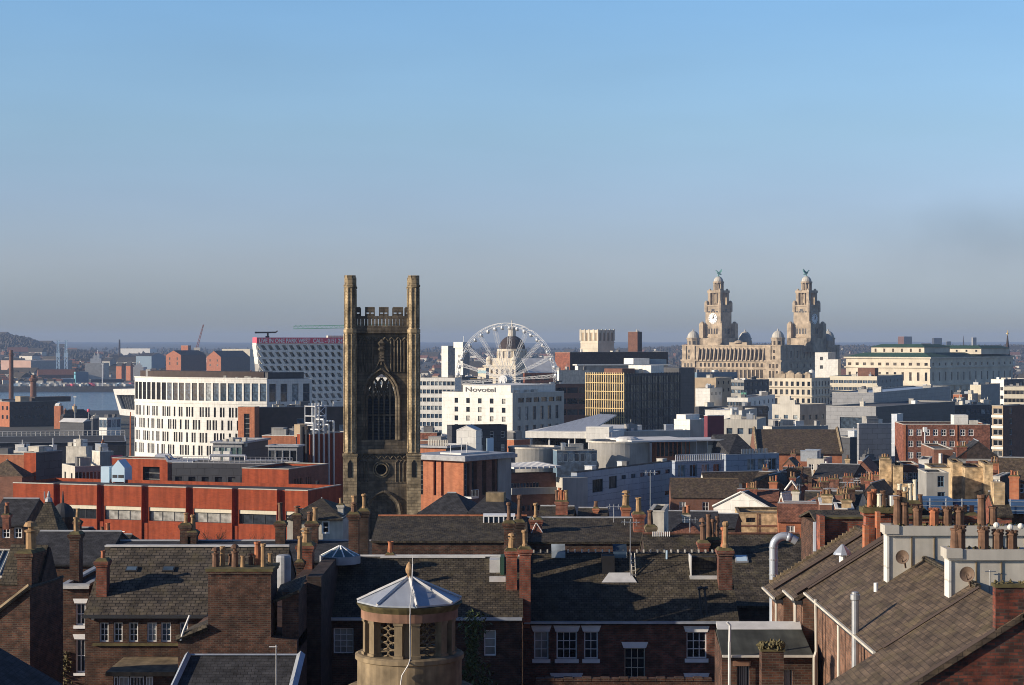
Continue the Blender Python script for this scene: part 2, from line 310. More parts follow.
# ------------------------------------------------------------------ mesh builder
class MB:
 """collects polygons (with material slots) and links them as ONE mesh object; UVs are in metres along each face"""
 def __init__(self):
  self.v, self.f, self.mi, self.T, self.s = [], [], [], Matrix.Identity(4), 0
  self.uvo = {}
 def add(self, verts, faces, mi=None):
  o = len(self.v)
  T = self.T
  self.v += [T @ Vector(p) for p in verts]
  self.f += [tuple(i + o for i in fc) for fc in faces]
  self.mi += [self.s if mi is None else mi] * len(faces)
  return self
 def poly(self, pts, mi=None): return self.add(pts, [tuple(range(len(pts)))], mi)
 def box(self, x0, x1, y0, y1, z0, z1, mi=None):
  return self.add([(x0, y0, z0), (x1, y0, z0), (x1, y1, z0), (x0, y1, z0), (x0, y0, z1), (x1, y0, z1), (x1, y1, z1), (x0, y1, z1)],
      [(0, 3, 2, 1), (4, 5, 6, 7), (0, 1, 5, 4), (1, 2, 6, 5), (2, 3, 7, 6), (3, 0, 4, 7)], mi)
 def cbox(self, c, sx, sy, sz, mi=None):
  return self.box(c[0] - sx / 2, c[0] + sx / 2, c[1] - sy / 2, c[1] + sy / 2, c[2], c[2] + sz, mi)
 def prism(self, pts, z0, z1, mi=None):
  """vertical extrusion of a plan polygon (counter-clockwise)"""
  n = len(pts)
  vs = [(p[0], p[1], z0) for p in pts] + [(p[0], p[1], z1) for p in pts]
  fs = [tuple(reversed(range(n))), tuple(range(n, 2 * n))] + [(i, (i + 1) % n, n + (i + 1) % n, n + i) for i in range(n)]
  return self.add(vs, fs, mi)
 def slab_y(self, pts, y0, y1, mi=None):
  """extrusion along y of an outline in (x, z), counter-clockwise seen from -y"""
  n = len(pts)
  vs = [(p[0], y0, p[1]) for p in pts] + [(p[0], y1, p[1]) for p in pts]
  fs = [tuple(range(n)), tuple(reversed(range(n, 2 * n)))] + [(i, n + i, n + (i + 1) % n, (i + 1) % n) for i in range(n)]
  return self.add(vs, fs, mi)
 def slab_x(self, pts, x0, x1, mi=None):
  """extrusion along x of an outline in (y, z), counter-clockwise seen from +x"""
  n = len(pts)
  vs = [(x1, p[0], p[1]) for p in pts] + [(x0, p[0], p[1]) for p in pts]
  fs = [tuple(range(n)), tuple(reversed(range(n, 2 * n)))] + [(i, n + i, n + (i + 1) % n, (i + 1) % n) for i in range(n)]
  return self.add(vs, fs, mi)
 def plate(self, pts, t, mi=None):
  """thick sheet: polygon pts (any plane), thickness t below it"""
  pts = [Vector(p) for p in pts]
  nrm = (pts[1] - pts[0]).cross(pts[2] - pts[0]).normalized()
  if nrm.z < 0:
   pts.reverse(); nrm = -nrm
  n = len(pts)
  vs = pts + [p - nrm * t for p in pts]
  fs = [tuple(range(n)), tuple(reversed(range(n, 2 * n)))] + [(n + i, n + (i + 1) % n, (i + 1) % n, i) for i in range(n)]
  return self.add(vs, fs, mi)
 def tube(self, p0, p1, r0, r1=None, n=8, mi=None, caps=True):
  p0, p1 = Vector(p0), Vector(p1)
  r1 = r0 if r1 is None else r1
  d = (p1 - p0)
  if d.length < 1e-6: return self
  q = d.to_track_quat('Z', 'Y').to_matrix()
  vs = []
  for p, r in ((p0, r0), (p1, r1)):
   for k in range(n):
    a = 2 * math.pi * k / n
    vs.append(p + q @ Vector((r * math.cos(a), r * math.sin(a), 0)))
  fs = [(k, (k + 1) % n, n + (k + 1) % n, n + k) for k in range(n)]
  if caps: fs += [tuple(reversed(range(n))), tuple(range(n, 2 * n))]
  return self.add(vs, fs, mi)
 def path(self, pts, r, n=6, mi=None):
  for a, b in zip(pts, pts[1:]): self.tube(a, b, r, r, n, mi)
  return self
 def sweep(self, pts, r, n=14, mi=None):
  """round pipe along a path with shared rings, so it shades smoothly"""
  pts = [Vector(p) for p in pts]
  vs, fs = [], []
  for i, p in enumerate(pts):
   d = (pts[min(i + 1, len(pts) - 1)] - pts[max(i - 1, 0)]).normalized()
   sx = Vector((0, 1, 0)) if abs(d.y) < 0.9 else Vector((1, 0, 0))
   e1 = d.cross(sx).normalized(); e2 = d.cross(e1).normalized()
   for k in range(n):
    a = 2 * math.pi * k / n
    vs.append(p + e1 * r * math.cos(a) + e2 * r * math.sin(a))
  for i in range(len(pts) - 1):
   for k in range(n): fs.append((i * n + k, i * n + (k + 1) % n, (i + 1) * n + (k + 1) % n, (i + 1) * n + k))
  fs.append(tuple(range(n)))
  return self.add(vs, fs, mi)
 def bar(self, p0, p1, w, mi=None): return self.tube(p0, p1, w * 0.7071, None, 4, mi)
 def lathe(self, prof, c=(0, 0, 0), n=16, mi=None, a0=0.0, caps=True):
  vs, fs = [], []
  for r, z in prof:
   for k in range(n):
    a = a0 + 2 * math.pi * k / n
    vs.append((c[0] + r * math.cos(a), c[1] + r * math.sin(a), c[2] + z))
  for j in range(len(prof) - 1):
   for k in range(n):
    fs.append((j * n + k, j * n + (k + 1) % n, (j + 1) * n + (k + 1) % n, (j + 1) * n + k))
  f0 = len(self.f)
  rm = max(r for r, z in prof)
  vv, acc = [], 0.0
  for j, (r, z) in enumerate(prof):
   if j: acc += math.hypot(r - prof[j - 1][0], z - prof[j - 1][1])
   vv.append(acc)
  for j in range(len(prof) - 1):
   for k in range(n):
    ua, ub = 2 * math.pi * rm * k / n, 2 * math.pi * rm * (k + 1) / n
    self.uvo[f0 + j * n + k] = ((ua, vv[j]), (ub, vv[j]), (ub, vv[j + 1]), (ua, vv[j + 1]))
  if caps:
   fs += [tuple(reversed(range(n))), tuple(range((len(prof) - 1) * n, len(prof) * n))]
  return self.add(vs, fs, mi)
 def dome(self, c, r, h, n=16, m=6, mi=None, a0=0.0):
  prof = [(max(r * math.cos(math.pi / 2 * k / m), r * 0.02), h * math.sin(math.pi / 2 * k / m)) for k in range(m + 1)]
  return self.lathe(prof, c, n, mi, a0)
 def mesh(self, name, mats, smooth=False):
  me = bpy.data.meshes.new(name)
  me.from_pydata([tuple(p) for p in self.v], [], self.f)
  for m in (mats if isinstance(mats, (list, tuple)) else [mats]): me.materials.append(m)
  uv = me.uv_layers.new(name="UVMap")
  Z = Vector((0, 0, 1))
  for p, mi in zip(me.polygons, self.mi):
   p.material_index = mi
   p.use_smooth = smooth
   nn = p.normal
   if abs(nn.z) > 0.93:
    t, b = Vector((1, 0, 0)), Vector((0, 1, 0))
   else:
    t = Z.cross(nn).normalized(); b = nn.cross(t)
   ov = self.uvo.get(p.index)
   if ov:
    for li, q in zip(p.loop_indices, ov): uv.data[li].uv = q
    continue
   for li in p.loop_indices:
    co = me.vertices[me.loops[li].vertex_index].co
    uv.data[li].uv = (co.dot(t), co.dot(b))
  return me
 def build(self, name, mats, parent=None, loc=None, smooth=False):
  o = bpy.data.objects.new(name, self.mesh(name, mats, smooth))
  COL.objects.link(o)
  if parent is not None: o.parent = parent
  if loc is not None: o.location = loc
  return o
def tag(o, label=None, cat=None, group=None, kind=None):
 if label: o["label"] = label
 if cat: o["category"] = cat
 if group: o["group"] = group
 if kind: o["kind"] = kind
 return o
def thing(name, label, cat, loc=(0, 0, 0), rz=0.0, group=None):
 o = bpy.data.objects.new(name, None)
 o.empty_display_size = 0.5
 COL.objects.link(o)
 o.location = loc
 o.rotation_euler = (0, 0, rz)
 return tag(o, label, cat, group, 'thing')
def inst(name, me, parent, loc, rz=0.0, scale=None):
 o = bpy.data.objects.new(name, me)
 COL.objects.link(o)
 o.parent = parent
 o.location = loc
 o.rotation_euler = (0, 0, rz)
 if scale: o.scale = scale
 return o
# ------------------------------------------------------------------ windows and walls
WCACHE = {}
def window_mesh(w, h, nx=1, ny=1, fr=0.06, bar=0.035, frame="white_paint", glass="glass"):
 """window set in a hole w x h: frame, glazing bars and pane; x along the wall, y into the wall, origin lower left"""
 key = (round(w, 2), round(h, 2), nx, ny, fr, bar, frame, glass)
 if key in WCACHE: return WCACHE[key]
 b = MB()
 d = min(0.12, fr * 1.5)
 b.s = 0
 if fr > 0:
  b.box(0, fr, 0, d, 0, h); b.box(w - fr, w, 0, d, 0, h); b.box(fr, w - fr, 0, d, 0, fr); b.box(fr, w - fr, 0, d, h - fr, h)
  for i in range(1, nx):
   x = fr + (w - 2 * fr) * i / nx
   b.box(x - bar / 2, x + bar / 2, 0.01, d, fr, h - fr)
  for j in range(1, ny):
   z = fr + (h - 2 * fr) * j / ny
   for i in range(nx):
    xa = fr + (w - 2 * fr) * i / nx + (bar / 2 if i else 0); xb = fr + (w - 2 * fr) * (i + 1) / nx - (bar / 2 if i < nx - 1 else 0)
    b.box(xa, xb, 0.015, d, z - bar / 2, z + bar / 2)
 b.s = 1
 b.poly([(fr, d * 0.7, fr), (w - fr, d * 0.7, fr), (w - fr, d * 0.7, h - fr), (fr, d * 0.7, h - fr)])
 WCACHE[key] = b.mesh("window", [M[frame], M[glass]])
 return WCACHE[key]
def holed_wall(b, O, U, N, W, H, holes, depth=0.15, mi=None, top=None):
 """wall panel from O along U (unit) and up, facing N, with rectangular openings (u, v, w, h) that have real reveals"""
 O, U, N = Vector(O), Vector(U), Vector(N)
 Z = Vector((0, 0, 1))
 hs = [(max(u, 0.01), max(v, 0.01), min(u + w, W - 0.01), min(v + h, H - 0.01)) for u, v, w, h in holes]
 us = sorted({0.0, W} | {round(x, 4) for q in hs for x in (q[0], q[2])})
 vs = sorted({0.0, H} | {round(x, 4) for q in hs for x in (q[1], q[3])})
 P = lambda u, v, dd=0.0: O + U * u + Z * v - N * dd
 flip = U.cross(Z).dot(N) < 0
 def q4(a, c, d, e):
  b.poly([e, d, c, a] if flip else [a, c, d, e], mi)
 # merge cells along each row into runs
 for j in range(len(vs) - 1):
  v0, v1 = vs[j], vs[j + 1]
  if v1 - v0 < 1e-4: continue
  vm = (v0 + v1) / 2
  run = None
  for i in range(len(us) - 1):
   u0, u1 = us[i], us[i + 1]
   um = (u0 + u1) / 2
   solid = not any(q[0] < um < q[2] and q[1] < vm < q[3] for q in hs)
   if solid:
    run = (run[0], u1) if run else (u0, u1)
   if run and (not solid or i == len(us) - 2):
    q4(P(run[0], v0), P(run[1], v0), P(run[1], v1), P(run[0], v1))
    run = None
 for u0, v0, u1, v1 in hs:
  q4(P(u0, v0, depth), P(u0, v0), P(u0, v1), P(u0, v1, depth))
  q4(P(u1, v0), P(u1, v0, depth), P(u1, v1, depth), P(u1, v1))
  q4(P(u0, v0, depth), P(u1, v0, depth), P(u1, v0), P(u0, v0))
  q4(P(u0, v1), P(u1, v1), P(u1, v1, depth), P(u0, v1, depth))
 return b
MAXWIN = 100
class Bld:
 """a building in its own frame: nearest corner at the origin, the sunny front along -x, the other face along +y, z up from the ground"""
 def __init__(self, name, label, cat, xl, xc, xr, yt, Y, a=30, depth=None, group=None, zbase=None, solid=True):
  a = R(a)
  self.a = a
  X = xat(xc, Y)
  def reach(px, dx, dy):
   k = (px - CX) / FPX
   return (k * Y - X) / (dx - k * dy)
  self.w = reach(xl, -math.cos(a), math.sin(a)) if xl is not None else 10.0
  den = math.sin(a) - (xr - CX) / FPX * math.cos(a) if xr is not None else 0
  lim = 14.0 if Y < 300 else 400.0
  if depth: self.d = depth
  elif den < 0.07: self.d = 7.0 if Y < 300 else 16.0
  else: self.d = max(3.0, min(reach(xr, math.sin(a), math.cos(a)), lim))
  self.z0 = ground_z(Y) - 0.5 if zbase is None else zbase
  self.h = zat(yt, Y) - self.z0
  self.Y = Y
  self.root = thing(name, label, cat, (X, Y, self.z0), -a, group)
  self.holes = {'F': [], 'R': [], 'L': [], 'B': []}
  self.nwin = 0
  self.extra = None
 def ftop(self, py):            # height above the base of a photograph row at the near corner
  return zat(py, self.Y) - self.z0
 def px(self, n): return n * self.Y / FPX
 def frame(self, face):
  w, d = self.w, self.d
  return {'F': ((-w, 0, 0), (1, 0, 0), (0, -1, 0), w), 'R': ((0, 0, 0), (0, 1, 0), (1, 0, 0), d),
    'B': ((0, d, 0), (-1, 0, 0), (0, 1, 0), w), 'L': ((-w, d, 0), (0, -1, 0), (-1, 0, 0), d)}[face]
 def win(self, face, u, v, w, h, nx=1, ny=1, fr=0.06, bar=0.04, frame="white_paint", glass="glass", rec=0.12, sill=None, lintel=None, name="window"):
  O, U, N, W = self.frame(face)
  self.holes[face].append((u, v, w, h))
  O, U, N = Vector(O), Vector(U), Vector(N)
  p = O + U * u + Vector((0, 0, v)) - N * rec
  rz = math.atan2(U.y, U.x)
  self.nwin += 1
  me = window_mesh(w, h, nx, ny, fr, bar, frame, glass)
  if self.nwin > MAXWIN:
   if self.extra is None: self.extra = {}
   b = self.extra.setdefault((frame, glass), MB())
   T = Matrix.Translation(p) @ Matrix.Rotation(rz, 4, 'Z')
   b.T = T
   for pl in me.polygons:
    b.add([me.vertices[i].co for i in pl.vertices], [tuple(range(len(pl.vertices)))], pl.material_index)
   return None
  o = inst(name, me, self.root, p, rz)
  if sill:
   s = MB(); s.box(-0.09, w + 0.09, -rec - 0.09, -0.005, -sill, 0.0); s.build("sill", M["white_paint"], o)
  if lintel:
   s = MB(); k = lintel * 0.35
   s.slab_y([(-0.05, h), (w + 0.05, h), (w + 0.05 + k, h + lintel), (-0.05 - k, h + lintel)], -rec - 0.025, -rec + 0.1); s.build("lintel", M["white_paint"], o)
  return o
 def grid(self, face, cols, rows, ww, wh, top, pitch, u0=None, u1=None, **kw):
  """cols x rows windows; ww/wh in metres, top = gap from the roof edge to the first head, pitch = storey height"""
  W = self.frame(face)[3]
  u0 = 0 if u0 is None else u0
  u1 = W if u1 is None else u1
  step = (u1 - u0) / cols
  ww = min(ww, step * 0.92)
  for j in range(rows):
   v = self.h - top - wh - j * pitch
   if v < 0.3: break
   for i in range(cols):
    self.win(face, u0 + step * (i + 0.5) - ww / 2, v, ww, wh, **kw)
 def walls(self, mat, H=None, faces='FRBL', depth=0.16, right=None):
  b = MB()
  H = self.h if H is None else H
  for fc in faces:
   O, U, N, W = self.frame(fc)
   holed_wall(b, O, U, N, W, H, self.holes[fc], depth, mi=(1 if right is not None and fc in 'R' else 0))  # right is often a darker copy: that face's shade put into its colour
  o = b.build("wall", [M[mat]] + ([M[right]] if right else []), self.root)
  if self.extra:
   for (fr, gl), eb in self.extra.items():
    tag(eb.build("window", [M[fr], M[gl]], self.root), kind="stuff")
   self.extra = None
  return o
 def flat(self, mat="felt", par=0.5, t=0.25, cap=None, wallmat=None, over=0.0):
  """flat roof behind a parapet with a coping"""
  b = MB()
  w, d, h = self.w, self.d, self.h
  z = h - par
  b.poly([(-w + 0.01, 0.01, z), (-0.01, 0.01, z), (-0.01, d - 0.01, z), (-w + 0.01, d - 0.01, z)])
  b.build("roof", M[mat], self.root)
  c = MB()
  o = over + 0.04
  c.box(-w - o, o, -o, t, h, h + 0.12 + over * 0.5)
  c.box(-w - o, o, d - t, d + o, h, h + 0.12 + over * 0.5)
  c.box(-t, o, t, d - t, h, h + 0.12 + over * 0.5)
  c.box(-w - o, -w + t, t, d - t, h, h + 0.12 + over * 0.5)
  c.build("coping", M[cap or "concrete_pale"], self.root)
 def gable(self, mat, rise, along='x', over=0.25, wall=None, t=0.12, ridge="lead", hip=0.0):
  """pitched roof with its ridge along x (eaves over the front) or along y"""
  w, d, h = self.w, self.d, self.h
  b = MB()
  if along == 'x':
   y0, y1, ym = -over, d + over, d / 2
   k = rise / (d / 2) * over
   zr = h + rise
   b.plate([(-w - 0.05, y0, h - k), (0.05, y0, h - k), (0.05 - hip, ym, zr), (-w - 0.05 + hip, ym, zr)], t)
   b.plate([(0.05, y1, h - k), (-w - 0.05, y1, h - k), (-w - 0.05 + hip, ym, zr), (0.05 - hip, ym, zr)], t)
   if hip:
    b.plate([(0.05, y0, h - k), (0.05, y1, h - k), (0.05 - hip, ym, zr)], t)
    b.plate([(-w - 0.05, y1, h - k), (-w - 0.05, y0, h - k), (-w - 0.05 + hip, ym, zr)], t)
   g = MB()
   if not hip:
    g.poly([(0, 0, h), (0, d, h), (0, ym, zr - t)]); g.poly([(-w, d, h), (-w, 0, h), (-w, ym, zr - t)])
   rr = MB(); rr.tube((-w - 0.03 + hip, ym, zr + 0.02), (0.03 - hip, ym, zr + 0.02), 0.085, None, 6)
  else:
   x0, x1, xm = -w - over, over, -w / 2
   k = rise / (w / 2) * over
   zr = h + rise
   b.plate([(x1, -0.05, h - k), (x1, d + 0.05, h - k), (xm, d + 0.05 - hip, zr), (xm, -0.05 + hip, zr)], t)
   b.plate([(x0, d + 0.05, h - k), (x0, -0.05, h - k), (xm, -0.05 + hip, zr), (xm, d + 0.05 - hip, zr)], t)
   if hip:
    b.plate([(x0, -0.05, h - k), (x1, -0.05, h - k), (xm, -0.05 + hip, zr)], t)
    b.plate([(x1, d + 0.05, h - k), (x0, d + 0.05, h - k), (xm, d + 0.05 - hip, zr)], t)
   g = MB()
   if not hip:
    g.poly([(-w, 0, h), (0, 0, h), (xm, 0, zr - t)]); g.poly([(0, d, h), (-w, d, h), (xm, d, zr - t)])
   rr = MB(); rr.tube((xm, -0.03 + hip, zr + 0.02), (xm, d + 0.03 - hip, zr + 0.02), 0.09, None, 6)
  o = b.build("roof", M[mat], self.root)
  for k in range(len(g.f)):
   e = MB(); e.poly([g.v[i] for i in g.f[k]]); e.build("gable", M[wall], self.root)
  rr.build("ridge", M[ridge], o)
  return o
 def plant(self, name, x0, x1, y0, y1, z1, mat, z0=None):
  """a box standing on the roof, part of the building"""
  b = MB()
  z0 = self.h - 0.6 if z0 is None else z0
  b.box(x0, x1, y0, y1, z0, z1)
  return b.build(name, M[mat], self.root)
 def clutter(self, n, seed=0, hmax=1.6, smax=3.0):
  rnd = random.Random(seed)
  for i in range(n):
   sx, sy, sz = rnd.uniform(0.6, smax), rnd.uniform(0.6, smax), rnd.uniform(0.5, hmax)
   x = -rnd.uniform(sx, max(self.w - sx, sx + 0.1)); y = rnd.uniform(sy, max(self.d - sy, sy + 0.1))
   b = MB()
   z = self.h - 0.5
   b.box(x - sx / 2, x + sx / 2, y - sy / 2, y + sy / 2, z, z + 0.5 + sz)
   b.box(x - sx / 2 - 0.06, x + sx / 2 + 0.06, y - sy / 2 - 0.06, y + sy / 2 + 0.06, z + 0.5 + sz, z + 0.6 + sz)
   if rnd.random() < 0.5:
    b.tube((x, y, z + sz + 0.6), (x, y, z + sz + 0.6 + rnd.uniform(0.4, 1.2)), 0.12)
   b.build("roof_unit", M[rnd.choice(["steel", "white_dirty", "concrete", "felt", "lead_pale"])], self.root)
def pot_mesh(kind, h, r):
 key = ("pot", kind, round(h, 2), round(r, 2))
 if key in WCACHE: return WCACHE[key]
 b = MB()
 if kind == "crown":
  b.lathe([(r * 1.02, 0), (r, h * 0.72), (r * 1.2, h * 0.74), (r * 1.2, h * 0.82), (r, h * 0.84), (r * 0.9, h * 0.9), (r * 0.7, h * 0.9)], n=8)
  for k in range(8):
   a = 2 * math.pi * (k + .5) / 8
   b.cbox((r * 0.92 * math.cos(a), r * 0.92 * math.sin(a), h * 0.88), r * 0.42, r * 0.42, h * 0.12)
 elif kind == "cowl":
  b.lathe([(r, 0), (r * 0.9, h * 0.6), (r * 1.15, h * 0.62), (r * 1.15, h * 0.68), (r * 0.5, h * 0.7), (r * 0.5, h * 0.8), (r * 1.3, h * 0.82), (r * 0.9, h * 0.95), (r * 0.1, h)], n=10)
 elif kind == "horn":
  b.lathe([(r, 0), (r * 0.95, h * 0.12), (r * 0.72, h * 0.2), (r * 0.66, h * 0.8), (r * 1.0, h * 0.86), (r * 1.05, h * 0.95), (r * 0.6, h), (r * 0.5, h * 0.9)], n=10)
 else:
  b.lathe([(r * 1.05, 0), (r * 0.85, h * 0.88), (r * 1.08, h * 0.9), (r * 1.08, h), (r * 0.75, h), (r * 0.7, h * 0.85)], n=10)
 WCACHE[key] = b.mesh("chimney_pot", [M["pot_red"]])
 return WCACHE[key]
POTM = {}
def chimney(root, c, w, d, z0, z1, pots=3, mat="brick_red", potk=("roll",), ph=0.8, pr=0.15, pm=("pot_red", "pot_buff", "pot_dark"), rz=0.0, seed=0, cap="moss", flash=True):
 """brick stack with corbelled top, flaunching and pots; c=(x, y) in the building's frame"""
 rnd = random.Random(seed * 13 + int(c[0] * 10) + int(w * 100))
 b = MB()
 b.box(-w / 2, w / 2, -d / 2, d / 2, z0, z1 - 0.36)
 b.box(-w / 2 - 0.05, w / 2 + 0.05, -d / 2 - 0.05, d / 2 + 0.05, z1 - 0.36, z1 - 0.24)
 b.box(-w / 2 - 0.10, w / 2 + 0.10, -d / 2 - 0.10, d / 2 + 0.10, z1 - 0.24, z1 - 0.09)
 o = b.build("chimney", M[mat], root, (c[0], c[1], 0))
 o.rotation_euler = (0, 0, rz)
 k = MB(); k.add([(-w / 2 - .07, -d / 2 - .07, z1 - .09), (w / 2 + .07, -d / 2 - .07, z1 - .09), (w / 2 + .07, d / 2 + .07, z1 - .09), (-w / 2 - .07, d / 2 + .07, z1 - .09),
      (-w / 2 + .05, -d / 2 + .05, z1 + .05), (w / 2 - .05, -d / 2 + .05, z1 + .05), (w / 2 - .05, d / 2 - .05, z1 + .05), (-w / 2 + .05, d / 2 - .05, z1 + .05)],
     [(4, 5, 6, 7), (0, 1, 5, 4), (1, 2, 6, 5), (2, 3, 7, 6), (3, 0, 4, 7)])
 k.build("cap", M[cap], o)
 lng = w >= d
 for i in range(pots):
  t = (i + 0.5) / pots - 0.5
  hh = ph * rnd.choice([0.8, 1.0, 1.0, 1.25])
  kind = rnd.choice(potk)
  me = pot_mesh(kind, hh, pr)
  p = inst("chimney_pot", me, o, (t * (w if lng else 0) + rnd.uniform(-.02, .02), t * (0 if lng else d) + rnd.uniform(-.03, .03), z1 + 0.02))
  p.rotation_euler = (rnd.gauss(0, .03), rnd.gauss(0, .03), rnd.uniform(0, 3))
  k_ = rnd.uniform(.88, 1.12); p.scale = (k_, k_, rnd.uniform(.8, 1.1))
  mm = rnd.choice(pm)
  if mm != "pot_red":
   km = (me.name, mm)
   if km not in POTM:
    POTM[km] = me.copy(); POTM[km].materials[0] = M[mm]
   p.data = POTM[km]
 return o
def aerial(root, p, h, seed=0, mat="steel"):
 rnd = random.Random(seed)
 b = MB()
 x, y, z = p
 b.tube((x, y, z), (x, y, z + h), 0.025, None, 5)
 a = rnd.uniform(-0.6, 0.6)
 ux, uy = math.cos(a), math.sin(a)
 L = 0.9
 zz = z + h - 0.08
 b.tube((x - ux * L / 2, y - uy * L / 2, zz), (x + ux * L / 2, y + uy * L / 2, zz), 0.018, None, 4)
 for k in range(7):
  t = -L / 2 + L * k / 6
  b.tube((x + ux * t - uy * 0.2, y + uy * t + ux * 0.2, zz), (x + ux * t + uy * 0.2, y + uy * t - ux * 0.2, zz), 0.012, None, 4)
  if k % 2: b.tube((x + ux * t, y + uy * t, zz - 0.16), (x + ux * t, y + uy * t, zz + 0.16), 0.012, None, 4)
 return b.build("aerial", M[mat], root)
# ------------------------------------------------------------------ setting: ground, river, far shore, hills, haze
def vnoise(x, y, s=0):
 def h(i, j):
  n = (i * 374761393 + j * 668265263 + s * 974634) & 0xffffffff
  n = ((n ^ (n >> 13)) * 1274126177) & 0xffffffff
  return ((n ^ (n >> 16)) & 0xffff) / 65535.0
 i, j = math.floor(x), math.floor(y)
 fx, fy = x - i, y - j
 fx, fy = fx * fx * (3 - 2 * fx), fy * fy * (3 - 2 * fy)
 return (h(i, j) * (1 - fx) + h(i + 1, j) * fx) * (1 - fy) + (h(i, j + 1) * (1 - fx) + h(i + 1, j + 1) * fx) * fy
def fbm(x, y, s=0):
 return vnoise(x, y, s) * 0.55 + vnoise(x * 2.1, y * 2.1, s + 1) * 0.28 + vnoise(x * 4.3, y * 4.3, s + 2) * 0.17
QUAY, SHORE = 1514.0, 2330.0
def far_z(x, Y):
 z = 4 + min(1, max(0, (Y - SHORE) / 40)) * 1.0
 t = max(0.0, Y - SHORE)
 z += 30 * (1 - math.exp(-t / 3200.0)) + (fbm(x / 420, Y / 420) - 0.5) * min(14, t / 60)
 px = CX + FPX * x / Y
 # wooded hill on the far left, gentler wooded ridges behind the business district
 z += 52 * math.exp(-((px - 5) / 46.0) ** 2) * math.exp(-((Y - 5200) / 900.0) ** 2) * (0.85 + 0.3 * fbm(x / 260, Y / 500, 9))
 z += 24 * math.exp(-((Y - 5600) / 800.0) ** 2) * (1 / (1 + math.exp(-(px - 610) / 25.0))) * (0.5 + 0.9 * fbm(x / 300, 3.3, 5))
 if Y > 9000: z += (Y - 9000) / 7000.0 * 26
 return z
def build_ground():
 rows = [-400, -200, 0, 60, 95, 150, 253, 350, 450, 570, 700, 850, 1000, 1250, QUAY - 2, QUAY, SHORE - 2, SHORE]
 y = SHORE + 60
 while y < 16000:
  rows.append(y); y *= 1.022
 rows.append(16000)
 nc = 110
 b = MB()
 for Y in rows:
  half = 0.42 * max(Y, 0) + 500
  for i in range(nc + 1):
   x = -half + 2 * half * i / nc
   if Y <= QUAY - 2: z = ground_z(Y)
   elif Y in (QUAY, SHORE - 2): z = -4
   else: z = far_z(x, Y)
   b.v.append(Vector((x, Y, z)))
 n1 = nc + 1
 for j in range(len(rows) - 1):
  for i in range(nc):
   b.f.append((j * n1 + i, j * n1 + i + 1, (j + 1) * n1 + i + 1, (j + 1) * n1 + i)); b.mi.append(0)
 m, n, l, p = _new("town_ground")
 g = n.new("ShaderNodeNewGeometry")
 nz = n.new("ShaderNodeTexNoise"); nz.inputs["Scale"].default_value = 0.006; nz.inputs["Detail"].default_value = 9; nz.inputs["Roughness"].default_value = 0.7
 l.new(g.outputs["Position"], nz.inputs["Vector"])
 cr = n.new("ShaderNodeValToRGB")
 e = cr.color_ramp.elements
 e[0].position, e[0].color = 0.35, (0.035, 0.038, 0.028, 1)
 e[1].position, e[1].color = 0.65, (0.085, 0.07, 0.05, 1)
 x = e.new(0.5); x.color = (0.05, 0.05, 0.042, 1)
 l.new(nz.outputs[0], cr.inputs[0]); l.new(cr.outputs[0], p.inputs["Base Color"])
 p.inputs["Roughness"].default_value = 0.95
 tag(b.build("ground", m, smooth=True), kind="structure")
 # river
 w = MB()
 w.poly([(-2500, QUAY - 1, 0), (2500, QUAY - 1, 0), (2500, SHORE - 1, 0), (-2500, SHORE - 1, 0)])
 m, n, l, p = _new("river_water")
 p.inputs["Base Color"].default_value = (0.045, 0.06, 0.075, 1)
 p.inputs["Roughness"].default_value = 0.16
 g = n.new("ShaderNodeNewGeometry")
 mp = n.new("ShaderNodeMapping"); mp.inputs["Scale"].default_value = (0.05, 0.12, 1)
 l.new(g.outputs["Position"], mp.inputs[0])
 nz = n.new("ShaderNodeTexNoise"); nz.inputs["Scale"].default_value = 1.0; nz.inputs["Detail"].default_value = 6
 l.new(mp.outputs[0], nz.inputs["Vector"])
 bp = n.new("ShaderNodeBump"); bp.inputs["Strength"].default_value = 0.8; bp.inputs["Distance"].default_value = 3.0
 l.new(nz.outputs[0], bp.inputs["Height"]); l.new(bp.outputs[0], p.inputs["Normal"])
 tag(w.build("river_water", m), kind="structure")
 # stone quay wall on the far shore
 q = MB()
 q.box(-760, -420, SHORE - 3, SHORE + 4, -3, 6.2)
 tag(q.build("quay_pavement", M["felt_dark"]), kind="structure")
build_ground()
def clump(b, c, r, rnd, mi=0):
 """ragged leaf or twig clump: a jittered octahedron"""
 ps = []
 for d in ((1, 0, 0), (0, 1, 0), (-1, 0, 0), (0, -1, 0), (0, 0, 1.0), (0, 0, -0.7)):
  k = r * rnd.uniform(0.55, 1.25)
  ps.append((c[0] + d[0] * k + rnd.uniform(-.2, .2) * r, c[1] + d[1] * k + rnd.uniform(-.2, .2) * r, c[2] + d[2] * k))
 b.add(ps, [(0, 1, 4), (1, 2, 4), (2, 3, 4), (3, 0, 4), (1, 0, 5), (2, 1, 5), (3, 2, 5), (0, 3, 5)], mi)
